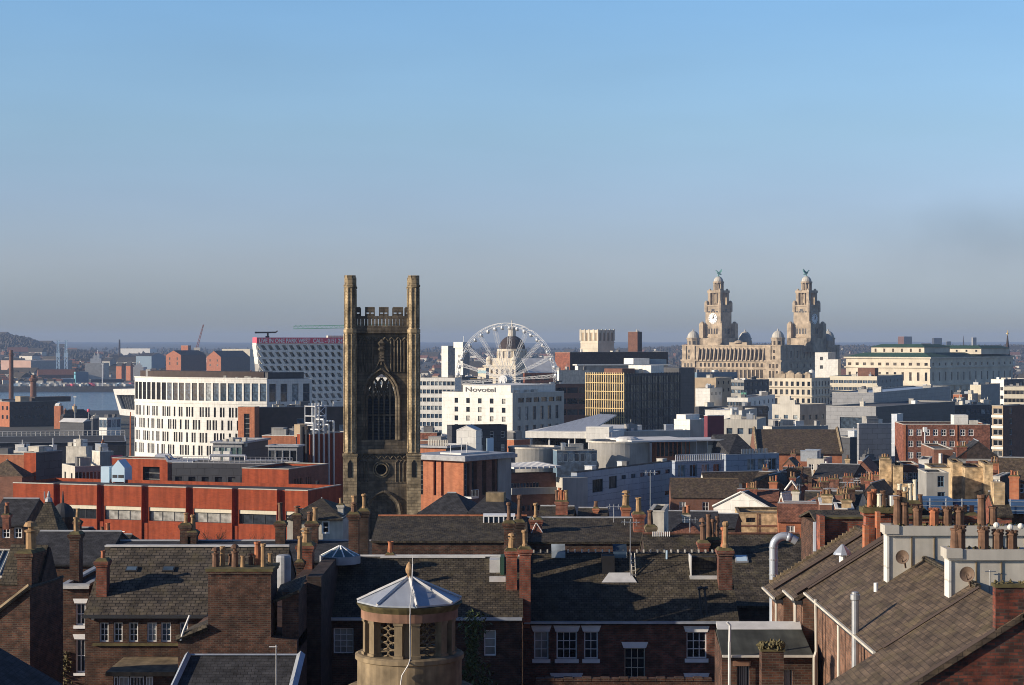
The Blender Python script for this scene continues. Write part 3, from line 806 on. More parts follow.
def build_far_woods():
 rnd = random.Random(3)
 b = MB()
 def stand(n, pxa, pxb, Ya, Yb, r0, r1, dens=0.0):
  k = 0
  while k < n:
   px, Y = rnd.uniform(pxa, pxb), rnd.uniform(Ya, Yb)
   x = xat(px, Y)
   if fbm(x / 180, Y / 180, 4) < dens:
    n -= 0.35; continue
   r = rnd.uniform(r0, r1)
   clump(b, (x, Y, far_z(x, Y) + r * 0.7), r, rnd, rnd.choice((0, 0, 1)))
   k += 1
 stand(6000, -40, 95, 4300, 5900, 3.5, 8.5)
 stand(5000, 570, 1080, 4700, 6200, 3, 7, 0.42)
 stand(1500, 90, 580, 4600, 7500, 4, 9, 0.5)
 stand(1600, -20, 1060, 2600, 4600, 3, 7, 0.52)
 stand(700, 640, 700, 2800, 4800, 3.5, 7, 0.4)
 tag(b.build("far_woods", [plain("winter_wood", (0.046, 0.040, 0.032), var=0.3, scale=0.1), plain("brown_wood", (0.056, 0.043, 0.034), var=0.3, scale=0.1)]),
  "winter woods covering the hills across the river", "woods", kind="stuff")
build_far_woods()
def build_far_town():
 rnd = random.Random(11)
 b = MB()
 n = 0
 while n < 2300:
  Y = 2450 + 3000 * rnd.random() ** 1.4
  px = rnd.uniform(-30, 1060) if n < 1500 else rnd.uniform(-20, 270)
  x = xat(px, Y)
  if fbm(x / 240, Y / 240, 21) < 0.44: continue
  n += 1
  w, d, h = rnd.uniform(6, 13), rnd.uniform(6, 9), rnd.uniform(4, 7)
  if rnd.random() < 0.06: w, d, h = rnd.uniform(24, 60), rnd.uniform(15, 30), rnd.uniform(6, 10)
  z = far_z(x, Y) - 1
  b.T = Matrix.Translation((x, Y, z)) @ Matrix.Rotation(rnd.uniform(-0.9, 0.5), 4, 'Z')
  wm = rnd.choice((0, 0, 1, 1, 2, 3))
  b.box(-w / 2, w / 2, -d / 2, d / 2, 0, h, wm)
  r = h + d * 0.35
  rm = rnd.choice((4, 4, 5))
  b.add([(-w / 2, -d / 2 - .3, h), (w / 2, -d / 2 - .3, h), (w / 2, d / 2 + .3, h), (-w / 2, d / 2 + .3, h), (-w / 2, 0, r), (w / 2, 0, r)],
    [(0, 1, 5, 4), (2, 3, 4, 5), (1, 2, 5), (3, 0, 4)], rm)
 b.T = Matrix.Identity(4)
 tag(b.build("far_town", [M["white_dirty"], M["brick_brown"], M["tan"], M["concrete_pale"], M["slate"], M["tile_red"]]),
  "distant streets of small houses spread over the far shore", "town", kind="stuff")
build_far_town()
def build_haze():
 b = MB()
 b.box(-7600, 7600, -430, 16200, -6, 134)
 m = bpy.data.materials.new("winter_haze")
 m.use_nodes = True
 n, l = m.node_tree.nodes, m.node_tree.links
 for x in list(n):
  if x.type == 'BSDF_PRINCIPLED': n.remove(x)
 pv = n.new("ShaderNodeVolumePrincipled")
 pv.inputs["Color"].default_value = (0.42, 0.58, 0.88, 1)
 pv.inputs["Density"].default_value = 0.00008
 pv.inputs["Anisotropy"].default_value = 0.0
 l.new(pv.outputs[0], n["Material Output"].inputs["Volume"])
 o = b.build("haze", m)
 tag(o, kind="stuff")
if HAZE_ON: build_haze()
# ------------------------------------------------------------------ far shore: sheds, ships, masts, lorries
def simple(name, label, cat, xl, xc, xr, yt, Y, a=20, wall="white_dirty", roof="felt", F=None, Rr=None, par=0.3, depth=None, group=None, zbase=None, right=None, cap=None, clut=0, seed=0, gab=None, faces='FRBL', recess=0.18, hold=False, roofmat=None):
 b = Bld(name, label, cat, xl, xc, xr, yt, Y, a, depth, group, zbase)
 for fc, g in (('F', F), ('R', Rr)):
  if g:
   for q in (g if isinstance(g, list) else [g]):
    b.grid(fc, *q[:6], **(q[6] if len(q) > 6 else {}))
 if hold: return b
 b.walls(wall, right=right, faces=faces, depth=recess)
 if gab: b.gable(roof, **gab)
 else: b.flat(roof, par, cap=cap)
 if clut or (not gab and 300 < Y < 1200): b.clutter(clut or 3, seed or int(xl + yt))
 return b
FARW = dict(fr=0.0, rec=0.15, glass="glass_dark")
simple("warehouse_shed", "long pink clad shed with a pale flat roof below the wooded hill", "shed", 1, 31, 72, 360.5, 2900, 22, "pink", "roof_white", right="concrete")
simple("warehouse_shed", "pale hangar with a low white roof standing far off beside the flat horizon", "shed", 119, 150, 157, 348.5, 5000, 12, "white", "roof_white")
simple("terminal_building", "teal ferry terminal block beside a row of parked lorries", "terminal", 74, 75.5, 88.5, 372, 2500, 66, "teal", "felt", right="blue_grey_paint", F=(2, 1, 3, 2, 2, 3, FARW))
simple("dock_shed", "long low dark blue shed on the quay behind the parked lorries", "shed", 14, 16, 74, 379, 2480, 72, "blue_grey_paint", "zinc", right="blue_grey_paint")
simple("dock_shed", "dark windowless quay shed next to the teal terminal block", "shed", 89, 91, 124, 379.5, 2470, 72, "dark_clad", "felt_dark")
simple("dock_office", "small orange roofed hut standing on the far quay", "hut", 68, 72, 75, 369.5, 2700, 30, "orange_paint", "tile_red")
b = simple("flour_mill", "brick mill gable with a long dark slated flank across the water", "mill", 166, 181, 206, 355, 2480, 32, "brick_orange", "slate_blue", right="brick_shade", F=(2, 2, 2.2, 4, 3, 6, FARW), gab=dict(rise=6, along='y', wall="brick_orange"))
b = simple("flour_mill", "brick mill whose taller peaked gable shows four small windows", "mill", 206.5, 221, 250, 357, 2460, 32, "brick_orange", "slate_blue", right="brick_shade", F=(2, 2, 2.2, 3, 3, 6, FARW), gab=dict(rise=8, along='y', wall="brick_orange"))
simple("mill_tower", "square brick tower rising behind the dark roofs of the mills", "tower", 181, 188, 191, 345.5, 2650, 30, "brick_orange", "felt", Rr=(1, 2, 2, 3, 3, 6, FARW))
simple("warehouse_shed", "cream low shed roof peeping between the mills and the banner topped flats", "shed", 222, 250, 256, 349, 3000, 15, "cream", "roof_white")
for i, (xl, xr, yt, Y, w, lb) in enumerate([(116, 125, 366, 2600, "brick_orange", "small orange gabled store on the dock by the white ship"),
           (126, 133, 365.5, 2620, "brick_orange", "second orange gabled store, nearer to the small white vessel"),
           (102, 116, 361, 2900, "concrete", "grey dock store behind the white naval ship"),
           (136, 165, 356, 3100, "blue_grey_paint", "low blue grey store beyond the small white vessel")]):
 simple("dock_store", lb, "store", xl, (xl + xr) / 2 + 1, xr, yt, Y, 35, w, "slate_blue", gab=dict(rise=5, along='x', wall=w))
def ship(label, px, py_deck, py_top, Y, length, hull, group=None):
 t = thing("ship", label, "ship", pt(px, py_deck, Y), R(12))
 t.location.z = 0.5
 hz = zat(py_deck, Y) - 0.5
 b = MB()
 L, W = length / 2, length * 0.085
 plan = [(-L, -W * .7), (L * .55, -W), (L, 0), (L * .55, W), (-L, W * .7)]
 b.prism(plan, -0.5, hz)
 b.build("hull", M[hull], t)
 s = MB()
 top = zat(py_top, Y) - 0.5 - hz
 s.box(-L * .55, L * .35, -W * .7, W * .7, hz, hz + top * .35)
 s.box(-L * .3, L * .2, -W * .6, W * .6, hz + top * .35, hz + top * .58)
 s.box(L * .0, L * .15, -W * .4, W * .4, hz + top * .58, hz + top * .72)
 s.build("superstructure", M["white"], t)
 f = MB(); f.tube((-L * .15, 0, hz + top * .5), (-L * .18, 0, hz + top * .8), W * .28, W * .24, 10); f.build("funnel", M["concrete"], t)
 m = MB(); m.tube((L * .08, 0, hz + top * .7), (L * .08, 0, hz + top), 0.5); m.bar((L * .02, 0, hz + top * .9), (L * .14, 0, hz + top * .9), .4); m.build("mast", M["steel_white"], t)
ship("grey and white naval ship with stepped upper decks in the far dock", 97, 363, 350, 2720, 34, "concrete_pale")
ship("small white vessel moored in the far dock near the pale hangar", 139, 367, 361, 2640, 22, "white")
def lattice_tower(label, px, yt, yb, Y, w, group):
 t = thing("linkspan_tower", label, "tower", pt(px, yb, Y), R(8), group)
 h = (yb - yt) * Y / FPX
 b = MB()
 for sx in (-1, 1):
  for sy in (-1, 1):
   b.bar((sx * w, sy * w, 0), (sx * w * .45, sy * w * .45, h), 0.9)
 for k in range(7):
  z = h * k / 7; z2 = h * (k + 1) / 7
  ww, w2 = w * (1 - .55 * k / 7), w * (1 - .55 * (k + 1) / 7)
  b.bar((-ww, -ww, z), (w2, -w2, z2), .5); b.bar((ww, -ww, z), (-w2, -w2, z2), .5); b.bar((-w2, -w2, z2), (w2, -w2, z2), .6)
 b.build("frame", M["pale_blue"], t)
 c = MB(); c.box(-w * 1.3, w * 1.3, -w, w, h * .42, h * .56); c.build("cabin", M["pale_blue"], t)
 p = MB(); p.box(-w * .9, w * .9, -w * .6, w * .6, h * .98, h); p.build("platform", M["copper_pale"], t)
lattice_tower("pale blue ferry tower standing in front of the foot of the wooded hill", 58, 340.5, 369, 2720, 2.2, "pale blue ferry towers")
lattice_tower("pale blue ferry tower, the one nearer the naval ship", 66, 340.5, 369, 2720, 2.2, "pale blue ferry towers")
def pole(name, label, cat, px, yt, Y, r, mat, zb=None, group=None, head=None):
 z0 = ground_z(Y) if zb is None else zb
 t = thing(name, label, cat, (xat(px, Y), Y, z0), 0, group)
 h = zat(yt, Y) - z0
 b = MB(); b.tube((0, 0, 0), (0, 0, h), r, r * .6, 8); b.build("mast", M[mat], t)
 if head:
  c = MB(); c.box(-head, head, -.4, .4, h - .5, h + .3); c.build("lamp_head", M[mat], t)
 return t
pole("lighting_mast", "tall pale lighting mast above the parked lorries on the far quay", "mast", 102.5, 364, 2345, 0.7, "steel_white", zb=6, head=1.8)
# parked lorries and vans on the far quay: too small to show parts
rnd = random.Random(5)
LORRY = []
for k, mt in enumerate(("white", "white_dirty", "blue_grey_paint", "red_paint", "pale_blue")):
 b = MB()
 b.box(-4.2, 2.4, -1.3, 1.3, 1.0, 4.0); b.box(2.7, 4.4, -1.2, 1.2, 0.6, 3.2)
 for x in (-3.2, -2.0, 3.4):
  for y in (-1.2, 1.2): b.tube((x, y - .15, .5), (x, y + .15, .5), .5, None, 8)
 LORRY.append(b.mesh("parked_lorry", M[mt]))
for i in range(58):
 row = i % 2
 Y = 2352 + row * 26 + rnd.uniform(-3, 3)
 px = 16 + (i / 58.0) * 118 + rnd.uniform(-1, 1)
 o = bpy.data.objects.new("parked_lorry", rnd.choice(LORRY[:2] if rnd.random() < .72 else LORRY))
 COL.objects.link(o)
 o.location = (xat(px, Y), Y, far_z(xat(px, Y), Y) + 0.3)
 o.rotation_euler = (0, 0, rnd.choice((0.2, 1.3, 1.6)))
 tag(o, "lorry trailer parked among others along the far bank of the river", "lorry", "lorries parked on the far quay")
# far skyline silhouettes
def silhouette(name, label, cat, xl, xc, xr, yt, Y, wall, right=None, a=35):
 zb = far_z(xat(xc, Y), Y) - 2
 b = Bld(name, label, cat, xl, xc, xr, yt, Y, a, zbase=zb)
 b.walls(wall, right=right); b.flat("felt", 0.5)
 return b
silhouette("tower_block", "far tower block with one brown and one dark face above the green roofs", "tower block", 898, 904, 912, 336.5, 4200, "brick_brown", "dark_clad")
silhouette("tower_block", "wide dark far tower block with a flared top beyond the green roofs", "tower block", 932, 934, 942, 338, 4500, "dark_clad", a=60)
silhouette("tower_block", "narrow grey tower block on the skyline close to the thin spire", "tower block", 971.5, 973, 976.5, 337.5, 4600, "concrete", "dark_clad", 55)
silhouette("tower_block", "low dark block on the skyline between the two far towers", "tower block", 946, 947, 951, 341.5, 4600, "dark_clad", a=55)
def spire(name, label, px, yt, yb, Y, wpx, mat, tower=0.35):
 zb = min(ground_z(Y) if Y < QUAY else far_z(xat(px, Y), Y), zat(yb, Y)) - 1
 t = thing(name, label, "church", (xat(px, Y), Y, zb), R(-30))
 h = zat(yt, Y) - zb
 w = wpx * Y / FPX / 2
 ht = h * tower
 b = MB(); b.box(-w, w, -w, w, 0, ht)
 b.build("tower", M[mat], t)
 s = MB(); s.lathe([(w * 1.15, ht), (w * .12, h * .97), (w * .02, h)], n=8, a0=R(22.5)); s.build("spire", M[mat], t)
 p = MB()
 for sx in (-1, 1):
  for sy in (-1, 1): p.lathe([(w * .22, ht - 1), (w * .22, ht + w * .5), (w * .02, ht + w * 1.6)], (sx * w * .9, sy * w * .9, 0), 6)
 p.build("pinnacles", M[mat], t)
 return t
spire("church_spire", "needle thin church spire far off on the skyline", 963.5, 335.5, 352, 4000, 2.4, "brick_shade", .3)
t = spire("church_spire", "dark stone church spire at the end of the green roofed offices", 1007.5, 334, 372, 1500, 9.0, "brick_shade", .42)
b = MB(); b.tube((0, 0, zat(334, 1500) - t.location.z - 1), (0, 0, zat(333, 1500) - t.location.z + 2), .35); b.dome((0, 0, zat(334, 1500) - t.location.z), 1.2, 1.2, 8, 3); b.build("finial", M["gold"], t)
pole("obelisk_tower", "slim dark tower on the skyline of the far shore", "tower", 119.5, 339.5, 3900, 2.6, "brick_shade", zb=14)
# red crawler crane behind the mills
t = thing("crawler_crane", "thin red crane jib leaning over the far shore mills", "crane", pt(197, 352, 2560))
b = MB()
z1 = (352 - 324.5) * 2560 / FPX; x1 = (203.5 - 197) * 2560 / FPX
for s in (-1, 1): b.bar((s * 1.2, 0, 6), (x1 + s * .5, 0, z1), .5)
for k in range(12):
 p = k / 12; q = (k + 1) / 12
 b.bar((-1.2 + (x1 + .7) * p, 0, 6 + (z1 - 6) * p), (1.2 + (x1 - .7) * q, 0, 6 + (z1 - 6) * q), .3)
b.build("jib", M["brick_red"], t)
c = MB(); c.box(-4, 4, -2, 2, 0, 6); c.build("cab", M["white_dirty"], t)
b = MB(); b.box(-9, 9, -4, 4, -14, 0); b.build("base", M["iron"], t)
# ------------------------------------------------------------------ waterfront on the near bank
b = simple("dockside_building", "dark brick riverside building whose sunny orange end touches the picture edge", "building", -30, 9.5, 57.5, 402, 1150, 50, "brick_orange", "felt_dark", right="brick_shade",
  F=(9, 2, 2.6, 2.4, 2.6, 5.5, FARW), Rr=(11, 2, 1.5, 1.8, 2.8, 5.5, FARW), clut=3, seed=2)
b.plant("roof_house", -9, -2, 8, 14, b.h + 3.2, "tan")
b.plant("plant_room", -12, -3, 18, 42, b.h + 2.6, "dark_brown")
simple("dockside_annexe", "narrow orange brick end wall attached behind the dark dockside building", "building", 54, 60.5, 63, 406, 1120, 20, "brick_orange", "felt")
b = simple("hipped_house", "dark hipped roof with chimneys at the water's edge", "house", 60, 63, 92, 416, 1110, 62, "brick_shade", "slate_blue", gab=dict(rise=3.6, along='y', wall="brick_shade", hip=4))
chimney(b.root, (-b.w * .5, b.d * .45), 3.4, 1.8, b.h, b.h + 5.6, 4, "brick_tan", pr=.25, ph=1.1)
chimney(b.root, (-b.w * .4, b.d * .12), 1.6, 1.4, b.h, b.h + 3.6, 2, "brick_brown", pr=.25)
t = pole("lamp_mast", "thin mast with a pale head rising above the hipped roof by the river", "mast", 75, 396.5, 1090, 0.22, "steel_white", head=.8)
t = pole("beacon_post", "post with a red ball top beside the hipped dark roof", "post", 88.5, 410, 1060, 0.18, "steel", head=None)
b = MB(); b.dome((0, 0, zat(410.5, 1060) - t.location.z), 0.9, 1.0, 10, 4); b.dome((0, 0, zat(410.5, 1060) - t.location.z), 0.9, -1.0, 10, 4); b.build("ball", M["red_paint"], t)
simple("pavilion", "low pavilion with a bright white sloping roof before the hipped building", "pavilion", 60, 84, 91, 421.5, 900, 25, "dark_clad", "roof_white", cap="white", gab=dict(rise=1.3, along='x', over=.8, wall="white"))
b = simple("dock_kiosk", "dark glazed box next to the white modern block by the river", "building", 90, 93, 99.5, 418.5, 1000, 45, "dark_clad", "roof_white", cap="white")
b = simple("modern_block", "white framed modern block with large dark panes near the slanting white museum", "building", 99, 107, 121, 418, 980, 30, "white", "roof_white", cap="white",
   F=(2, 1, 2.6, 4.2, .9, 5, dict(fr=.1, glass="glass_blue")), Rr=(3, 1, 3.4, 4.2, .9, 5, dict(fr=.1, glass="glass_blue")))
def pump_chimney(label, px, yt, Y, r, flare):
 t = thing("brick_chimney", label, "chimney", (xat(px, Y), Y, ground_z(Y)))
 h = zat(yt, Y) - t.location.z
 b = MB(); b.lathe([(r * 1.15, 0), (r * .98, h * .78), (r * .96, h - 5)], n=12); b.build("shaft", M["brick_brown"], t)
 c = MB(); c.lathe([(r * .96, h - 5), (r * flare, h - 4.2), (r * flare, h - 2.6), (r * .8, h - 2.2), (r * .75, h), (r * .5, h)], n=12); c.build("crown", M["brick_brown"], t)
pump_chimney("pump house chimney of brown brick with a thicker crown, against the river", 33.3, 375, 1400, 2.25, 1.45)
pump_chimney("taller plain brick chimney near the picture edge, seen against the pink shed", 11.2, 350, 1480, 1.75, 1.1)
# slanting white museum
Y = 1300
t = thing("museum", "slanting white museum building with a great tilted dark window by the river", "museum", (xat(135, Y), Y, ground_z(Y)), R(-28))
def loc(px, py): return ((xat(px, Y) - t.location.x) * 1.12, zat(py, Y) - t.location.z)
outl = [loc(117.8, 415.3), loc(146, 417), loc(146, 389), loc(110, 389.3)]
inn = [loc(119.6, 409), loc(143, 411), loc(143, 395), loc(113.8, 395.2)]
b = MB()
for i in range(4):
 j = (i + 1) % 4
 b.slab_y([outl[i], outl[j], inn[j], inn[i]], 0, 60)
b.build("shell", M["white"], t)
b = MB(); b.slab_y(inn, 3.0, 58)
for k in range(1, 9):
 p = k / 9
 a0 = (inn[0][0] + (inn[1][0] - inn[0][0]) * p, 2.8, inn[0][1] + (inn[1][1] - inn[0][1]) * p)
 a1 = (inn[3][0] + (inn[2][0] - inn[3][0]) * p, 2.8, inn[3][1] + (inn[2][1] - inn[3][1]) * p)
 b.bar(a0, a1, .35, 1)
b.build("window", [M["glass_dark"], M["concrete"]], t)
b = MB(); b.box(3, 40, 5, 55, 0, outl[0][1] + 1); b.build("plinth", M["concrete"], t)
# docks hoist
t = pole("hoist_mast", "thin orange mast between the museum and the white hotel", "mast", 130.5, 412, 700, 0.35, "orange_paint")
# ------------------------------------------------------------------ civic group on the waterfront
def clock_face(root, c, N, r, dark=False):
 """round dial with twelve marks and hands reading about ten past one"""
 N = Vector(N)
 rz = math.atan2(N.y, N.x) + math.pi / 2
 T = Matrix.Translation(Vector(c)) @ Matrix.Rotation(rz, 4, 'Z')
 d = MB(); d.T = T
 d.slab_y([(r * math.cos(2 * math.pi * k / 28), r * math.sin(2 * math.pi * k / 28)) for k in range(28)], -0.35, 0.1)
 o = d.build("clock", M["white_paint"], root)
 h = MB(); h.T = T
 for k in range(12):
  a = math.pi / 6 * k
  h.bar((r * .72 * math.sin(a), -0.42, r * .72 * math.cos(a)), (r * .93 * math.sin(a), -0.42, r * .93 * math.cos(a)), .34)
 h.bar((0, -.5, -r * .12), (r * .42 * math.sin(R(35)), -.5, r * .42 * math.cos(R(35))), .6)
 h.bar((0, -.55, -r * .12), (r * .74 * math.sin(R(8)), -.55, r * .74 * math.cos(R(8))), .42)
 h.build("hands", M["iron"], o)
 n = MB(); n.T = T
 n.slab_y([(r * 1.02 * math.cos(2 * math.pi * k / 28), r * 1.02 * math.sin(2 * math.pi * k / 28)) for k in range(28)], -0.15, 0.2)
 n.build("rim", M["granite"], o)
def bird(root, z, flip):
 """green copper bird with raised wings on a ball"""
 b = MB()
 s = -1 if flip else 1
 b.dome((0, 0, z), 1.0, 1.0, 8, 3)
 b.tube((0, 0, z), (0, 0, z + 2.0), .4, .5)
 b.tube((-s * 1.4, 0, z + 2.2), (s * .8, 0, z + 3.6), .8, .95, 8)
 b.tube((s * .8, 0, z + 3.6), (s * 1.7, 0, z + 5.4), .6, .35, 8)
 b.tube((s * 1.7, 0, z + 5.4), (s * 2.7, 0, z + 5.2), .38, .1, 6)
 b.tube((-s * 1.4, 0, z + 2.2), (-s * 2.6, 0, z + 1.6), .6, .25, 6)
 for q in (-1, 1):
  b.plate([(s * .4, q * .4, z + 3.4), (-s * 1.6, q * 1.2, z + 5.2), (-s * 2.8, q * 2.0, z + 6.6), (-s * 2.6, q * 1.8, z + 4.6), (-s * 1.2, q * .6, z + 2.8)], .3)
 b.build("copper_bird", M["copper_pale"], root)
def build_liver():
 Y, a = 1560.0, 42.0
 B = Bld("clock_tower_building", "vast pale granite office palace with twin clock towers each topped by a green bird", "office building", 683, 781, 839, 345, Y, a)
 w, d, h, root = B.w, B.d, B.h, B.root
 Z = lambda py: zat(py, Y) - B.z0
 # main block with storeys of windows
 K = dict(fr=0.0, glass="glass_dark", rec=0.5)
 mainW = w
 n = 16
 st = (w - 34) / n
 for j, (zt, zb, ww) in enumerate(((Z(349.5), Z(360), 2.8), (Z(363.5), Z(367.5), 2.4), (Z(370.2), Z(378.5), 3.0), (Z(382), Z(390), 2.8))):
  for i in range(n):
   u = 17 + st * (i + .5) - ww / 2
   B.win('F', u, zb, ww, zt - zb, **K)
 m = 9
 sr = d / m
 for j, (zt, zb, ww) in enumerate(((Z(351), Z(358), 2.6), (Z(364), Z(368), 2.4), (Z(371), Z(378), 2.6), (Z(382), Z(389), 2.6))):
  for i in range(m):
   B.win('R', sr * (i + .5) - ww / 2, zb, ww, zt - zb, **K)
 for ua in (3.0, 9.0, w - 14, w - 8):
  for zt, zb in ((Z(349), Z(352)), (Z(355), Z(358.5)), (Z(364), Z(368)), (Z(371), Z(379))):
   B.win('F', ua, zb, 3.0, zt - zb, **K)
 B.walls("granite", depth=.5)
 b = MB(); b.poly([(-w, 0, h - 1), (0, 0, h - 1), (0, d, h - 1), (-w, d, h - 1)]); b.build("roof", M["lead_pale"], root)
 # cornices and balustrade
 c = MB()
 for zz, o, t in ((Z(361.8), 1.5, 1.3), (Z(369.3), .9, .7), (Z(346), .8, .8), (Z(381), .8, .8)):
  c.box(-w - o, o, -o, 0.2, zz, zz + t); c.box(-.2, o, 0.2, d + o, zz, zz + t); c.box(-w - o, -w + .2, .2, d, zz, zz + t)
 c.build("cornice", M["granite"], root)
 # buttress piers between the attic windows
 c = MB()
 for i in range(n + 1):
  u = -w + 17 + st * i
  c.slab_x([(-2.6, Z(361)), (-0.02, Z(361)), (-0.02, Z(348)), (-.9, Z(348.5)), (-1.2, Z(353))], u - .55, u + .55)
 for i in range(1, m):
  c.box(-.02, .9, sr * i - .5, sr * i + .5, Z(361), Z(348))
 c.build("buttresses", M["granite"], root)
 # pediment-like raised parapet in the middle of the front
 c = MB(); c.box(-w * .52, -w * .34, .3, 3, h - 1, h + 2.2); c.dome((-w * .43, 1.6, h + 1.6), 4.2, 2.4, 12, 4); c.build("parapet_block", M["granite"], root)
 # corner pavilions with domed turrets
 def pavilion(x0, x1, y0, y1, ztop, domes):
  p = MB()
  p.box(x0, x1, y0, y1, 0.2, Z(361.5)); p.box(x0 + 1, x1 - 1, y0 + 1, y1 - 1, Z(361.5), ztop)
  for cx_ in (x0 + 2.4, x1 - 2.4):
   p.box(cx_ - 2, cx_ + 2, y0 + .2, y0 + 3, Z(361.5), ztop + 1.4)
  for cy_ in (y1 - 3,):
   p.box(x1 - 3, x1 - .2, cy_ - 2, cy_ + 2, Z(361.5), ztop + 1.4)
  q = MB()
  for fx in (x0 + 1.5 + (x1 - x0 - 3) * .5,):
   for zt, zb in ((Z(350), Z(353)), (Z(356), Z(359.5)), (Z(364), Z(368)), (Z(371), Z(379))):
    for dx in (-3.4, 0, 3.4):
     q.box(fx + dx - 1.0, fx + dx + 1.0, y0 - .06 if zt < Z(361) else y0 + .93, y0 + 1.2, zb, zt)
  po = p.build("pavilion", M["granite"], root)
  q.build("pavilion_windows", M["glass_dark"], po)
  for dx, dy in domes:
   t = MB()
   t.lathe([(5.6, ztop - 1), (5.6, ztop + 6.2), (6.1, ztop + 6.4), (6.1, ztop + 7.2), (5.4, ztop + 7.4)], (dx, dy, 0), 8, a0=R(22.5))
   to = t.build("turret", M["granite"], root)
   v = MB()
   for k in range(8):
    aa = math.pi / 4 * k
    v.T = Matrix.Translation((dx, dy, 0)) @ Matrix.Rotation(aa, 4, 'Z')
    v.box(5.0, 5.25, -1.0, 1.0, ztop + 1.2, ztop + 4.6)
   v.build("turret_window", M["glass_dark"], to)
   g = MB(); g.dome((dx, dy, ztop + 7.2), 5.2, 6.0, 16, 6); g.lathe([(.7, ztop + 13), (.5, ztop + 14.4), (.1, ztop + 15)], (dx, dy, 0), 8); g.build("dome", M["concrete_pale"], root, smooth=False)
 zt = Z(346.5)
 pavilion(-14, .6, -1.2, 13, zt, [(-7, 6)])
 pavilion(-w - .6, -w + 13.5, -1.2, 13, zt, [(-w + 6.5, 6)])
 pavilion(-14, .6, d - 13, d + 1.2, zt, [(-7, d - 6)])
 pavilion(-w - .6, -w + 14, d - 13, d + 1.2, zt, [(-w + 7, d - 6)])
 # clock towers at both short ends
 cos, sin = math.cos(R(a)), math.sin(R(a))
 def tower(pxc, cyl, faces, flip):
  # local y = cyl (mid of the short end); solve x so that the centre projects on column pxc
  X0 = root.location.x
  k = (pxc - CX) / FPX
  x = (k * (Y + cyl * cos) - X0 - sin * cyl) / (cos + k * sin)
  depthY = Y - x * sin + cyl * cos
  q = depthY / Y
  ZZ = lambda py: zat(py, depthY) - B.z0
  s = 7.6 * q
  T = Matrix.Translation((x, cyl, 0))
  b = MB(); b.T = T
  b.box(-s - 4, s + 4, -s - 4, s + 4, h - 6, ZZ(338))
  b.box(-s, s, -s, s, h - 6, ZZ(305))
  for sx in (-1, 1):
   for sy in (-1, 1):
    b.box(sx * (s + 1.9) - 2.1, sx * (s + 1.9) + 2.1, sy * (s + 1.9) - 2.1, sy * (s + 1.9) + 2.1, h - 6, ZZ(323.5))
    b.dome((sx * (s + 1.9), sy * (s + 1.9), ZZ(323.5)), 1.9, 1.8, 8, 3)
    b.lathe([(1.9, ZZ(312)), (1.9, ZZ(303.5))], (sx * (s - .7), sy * (s - .7), 0), 8)
    b.dome((sx * (s - .7), sy * (s - .7), ZZ(303.5)), 1.9, 2.6, 8, 3)
  for zz in (ZZ(306.5), ZZ(327), ZZ(337)):
   b.box(-s - .6, s + .6, -s - .6, s + .6, zz, zz + 1.0)
  to = b.build("clock_tower", M["granite"], root)
  v = MB(); v.T = T
  for sg, ax in ((-1, 'y'), (1, 'x')):
   for u in (-4.2, -1.5, 1.5, 4.2):
    for z0_, z1_ in ((ZZ(334), ZZ(328.5)), (ZZ(312.6), ZZ(311.2))):
     if ax == 'y': v.box(u - .9, u + .9, -s - .08, -s + .5, z0_, z1_)
     else: v.box(s - .5, s + .08, u - .9, u + .9, z0_, z1_)
   if ax == 'y': v.box(-1.6, 1.6, -s - .08, -s + .4, ZZ(311.5), ZZ(309))
   else: v.box(s - .4, s + .08, -1.6, 1.6, ZZ(311.5), ZZ(309))
  v.build("tower_window", M["glass_dark"], to)
  # open belfry stage with columns, so the sky shows between them
  b = MB(); b.T = T
  s2 = 5.0 * q
  for sx in (-1, 1):
   for sy in (-1, 1):
    b.box(sx * s2 - 1.3, sx * s2 + 1.3, sy * s2 - 1.3, sy * s2 + 1.3, ZZ(305), ZZ(292))
  for u in (-1.7, 1.7):
   for sg in (-1, 1):
    b.tube((u, sg * s2, ZZ(305)), (u, sg * s2, ZZ(293)), .62, None, 8); b.tube((sg * s2, u, ZZ(305)), (sg * s2, u, ZZ(293)), .62, None, 8)
  b.box(-s2 - 1.7, s2 + 1.7, -s2 - 1.7, s2 + 1.7, ZZ(293), ZZ(290.5))
  for sx in (-1, 1):
   for sy in (-1, 1): b.dome((sx * s2, sy * s2, ZZ(290.5)), 1.3, 1.6, 8, 3)
  b.lathe([(3.6, ZZ(305)), (3.6, ZZ(303.5)), (1.6, ZZ(303))], n=8)
  b.build("belfry", M["granite"], root)
  b = MB(); b.T = T
  for k in range(8):
   aa = math.pi / 4 * (k + .5)
   b.tube((3.9 * math.cos(aa), 3.9 * math.sin(aa), ZZ(290.5)), (3.9 * math.cos(aa), 3.9 * math.sin(aa), ZZ(282.5)), .8, None, 6)
  b.lathe([(2.4, ZZ(290.5)), (2.4, ZZ(282.5))], n=8)
  b.lathe([(4.9, ZZ(283.2)), (4.9, ZZ(281.6)), (4.0, ZZ(281.4))], n=12)
  b.build("lantern", M["granite"], root)
  b = MB(); b.T = T
  b.dome((0, 0, ZZ(281.6)), 4.2, 4.6, 14, 6); b.build("dome", M["concrete_pale"], root)
  b = MB()
  bird_root = bpy.data.objects.new("bird_perch", None); COL.objects.link(bird_root); bird_root.parent = root; bird_root.location = (x, cyl, 0); bird_root.rotation_euler = (0, 0, R(a))
  bird(bird_root, ZZ(276.6), flip)
  for fc in faces:
   if fc == 'F': clock_face(to, (x, cyl - s, ZZ(318.5)), (0, -1, 0), 4.3 * q)
   else: clock_face(to, (x + s, cyl, ZZ(319)), (1, 0, 0), 4.3 * q)
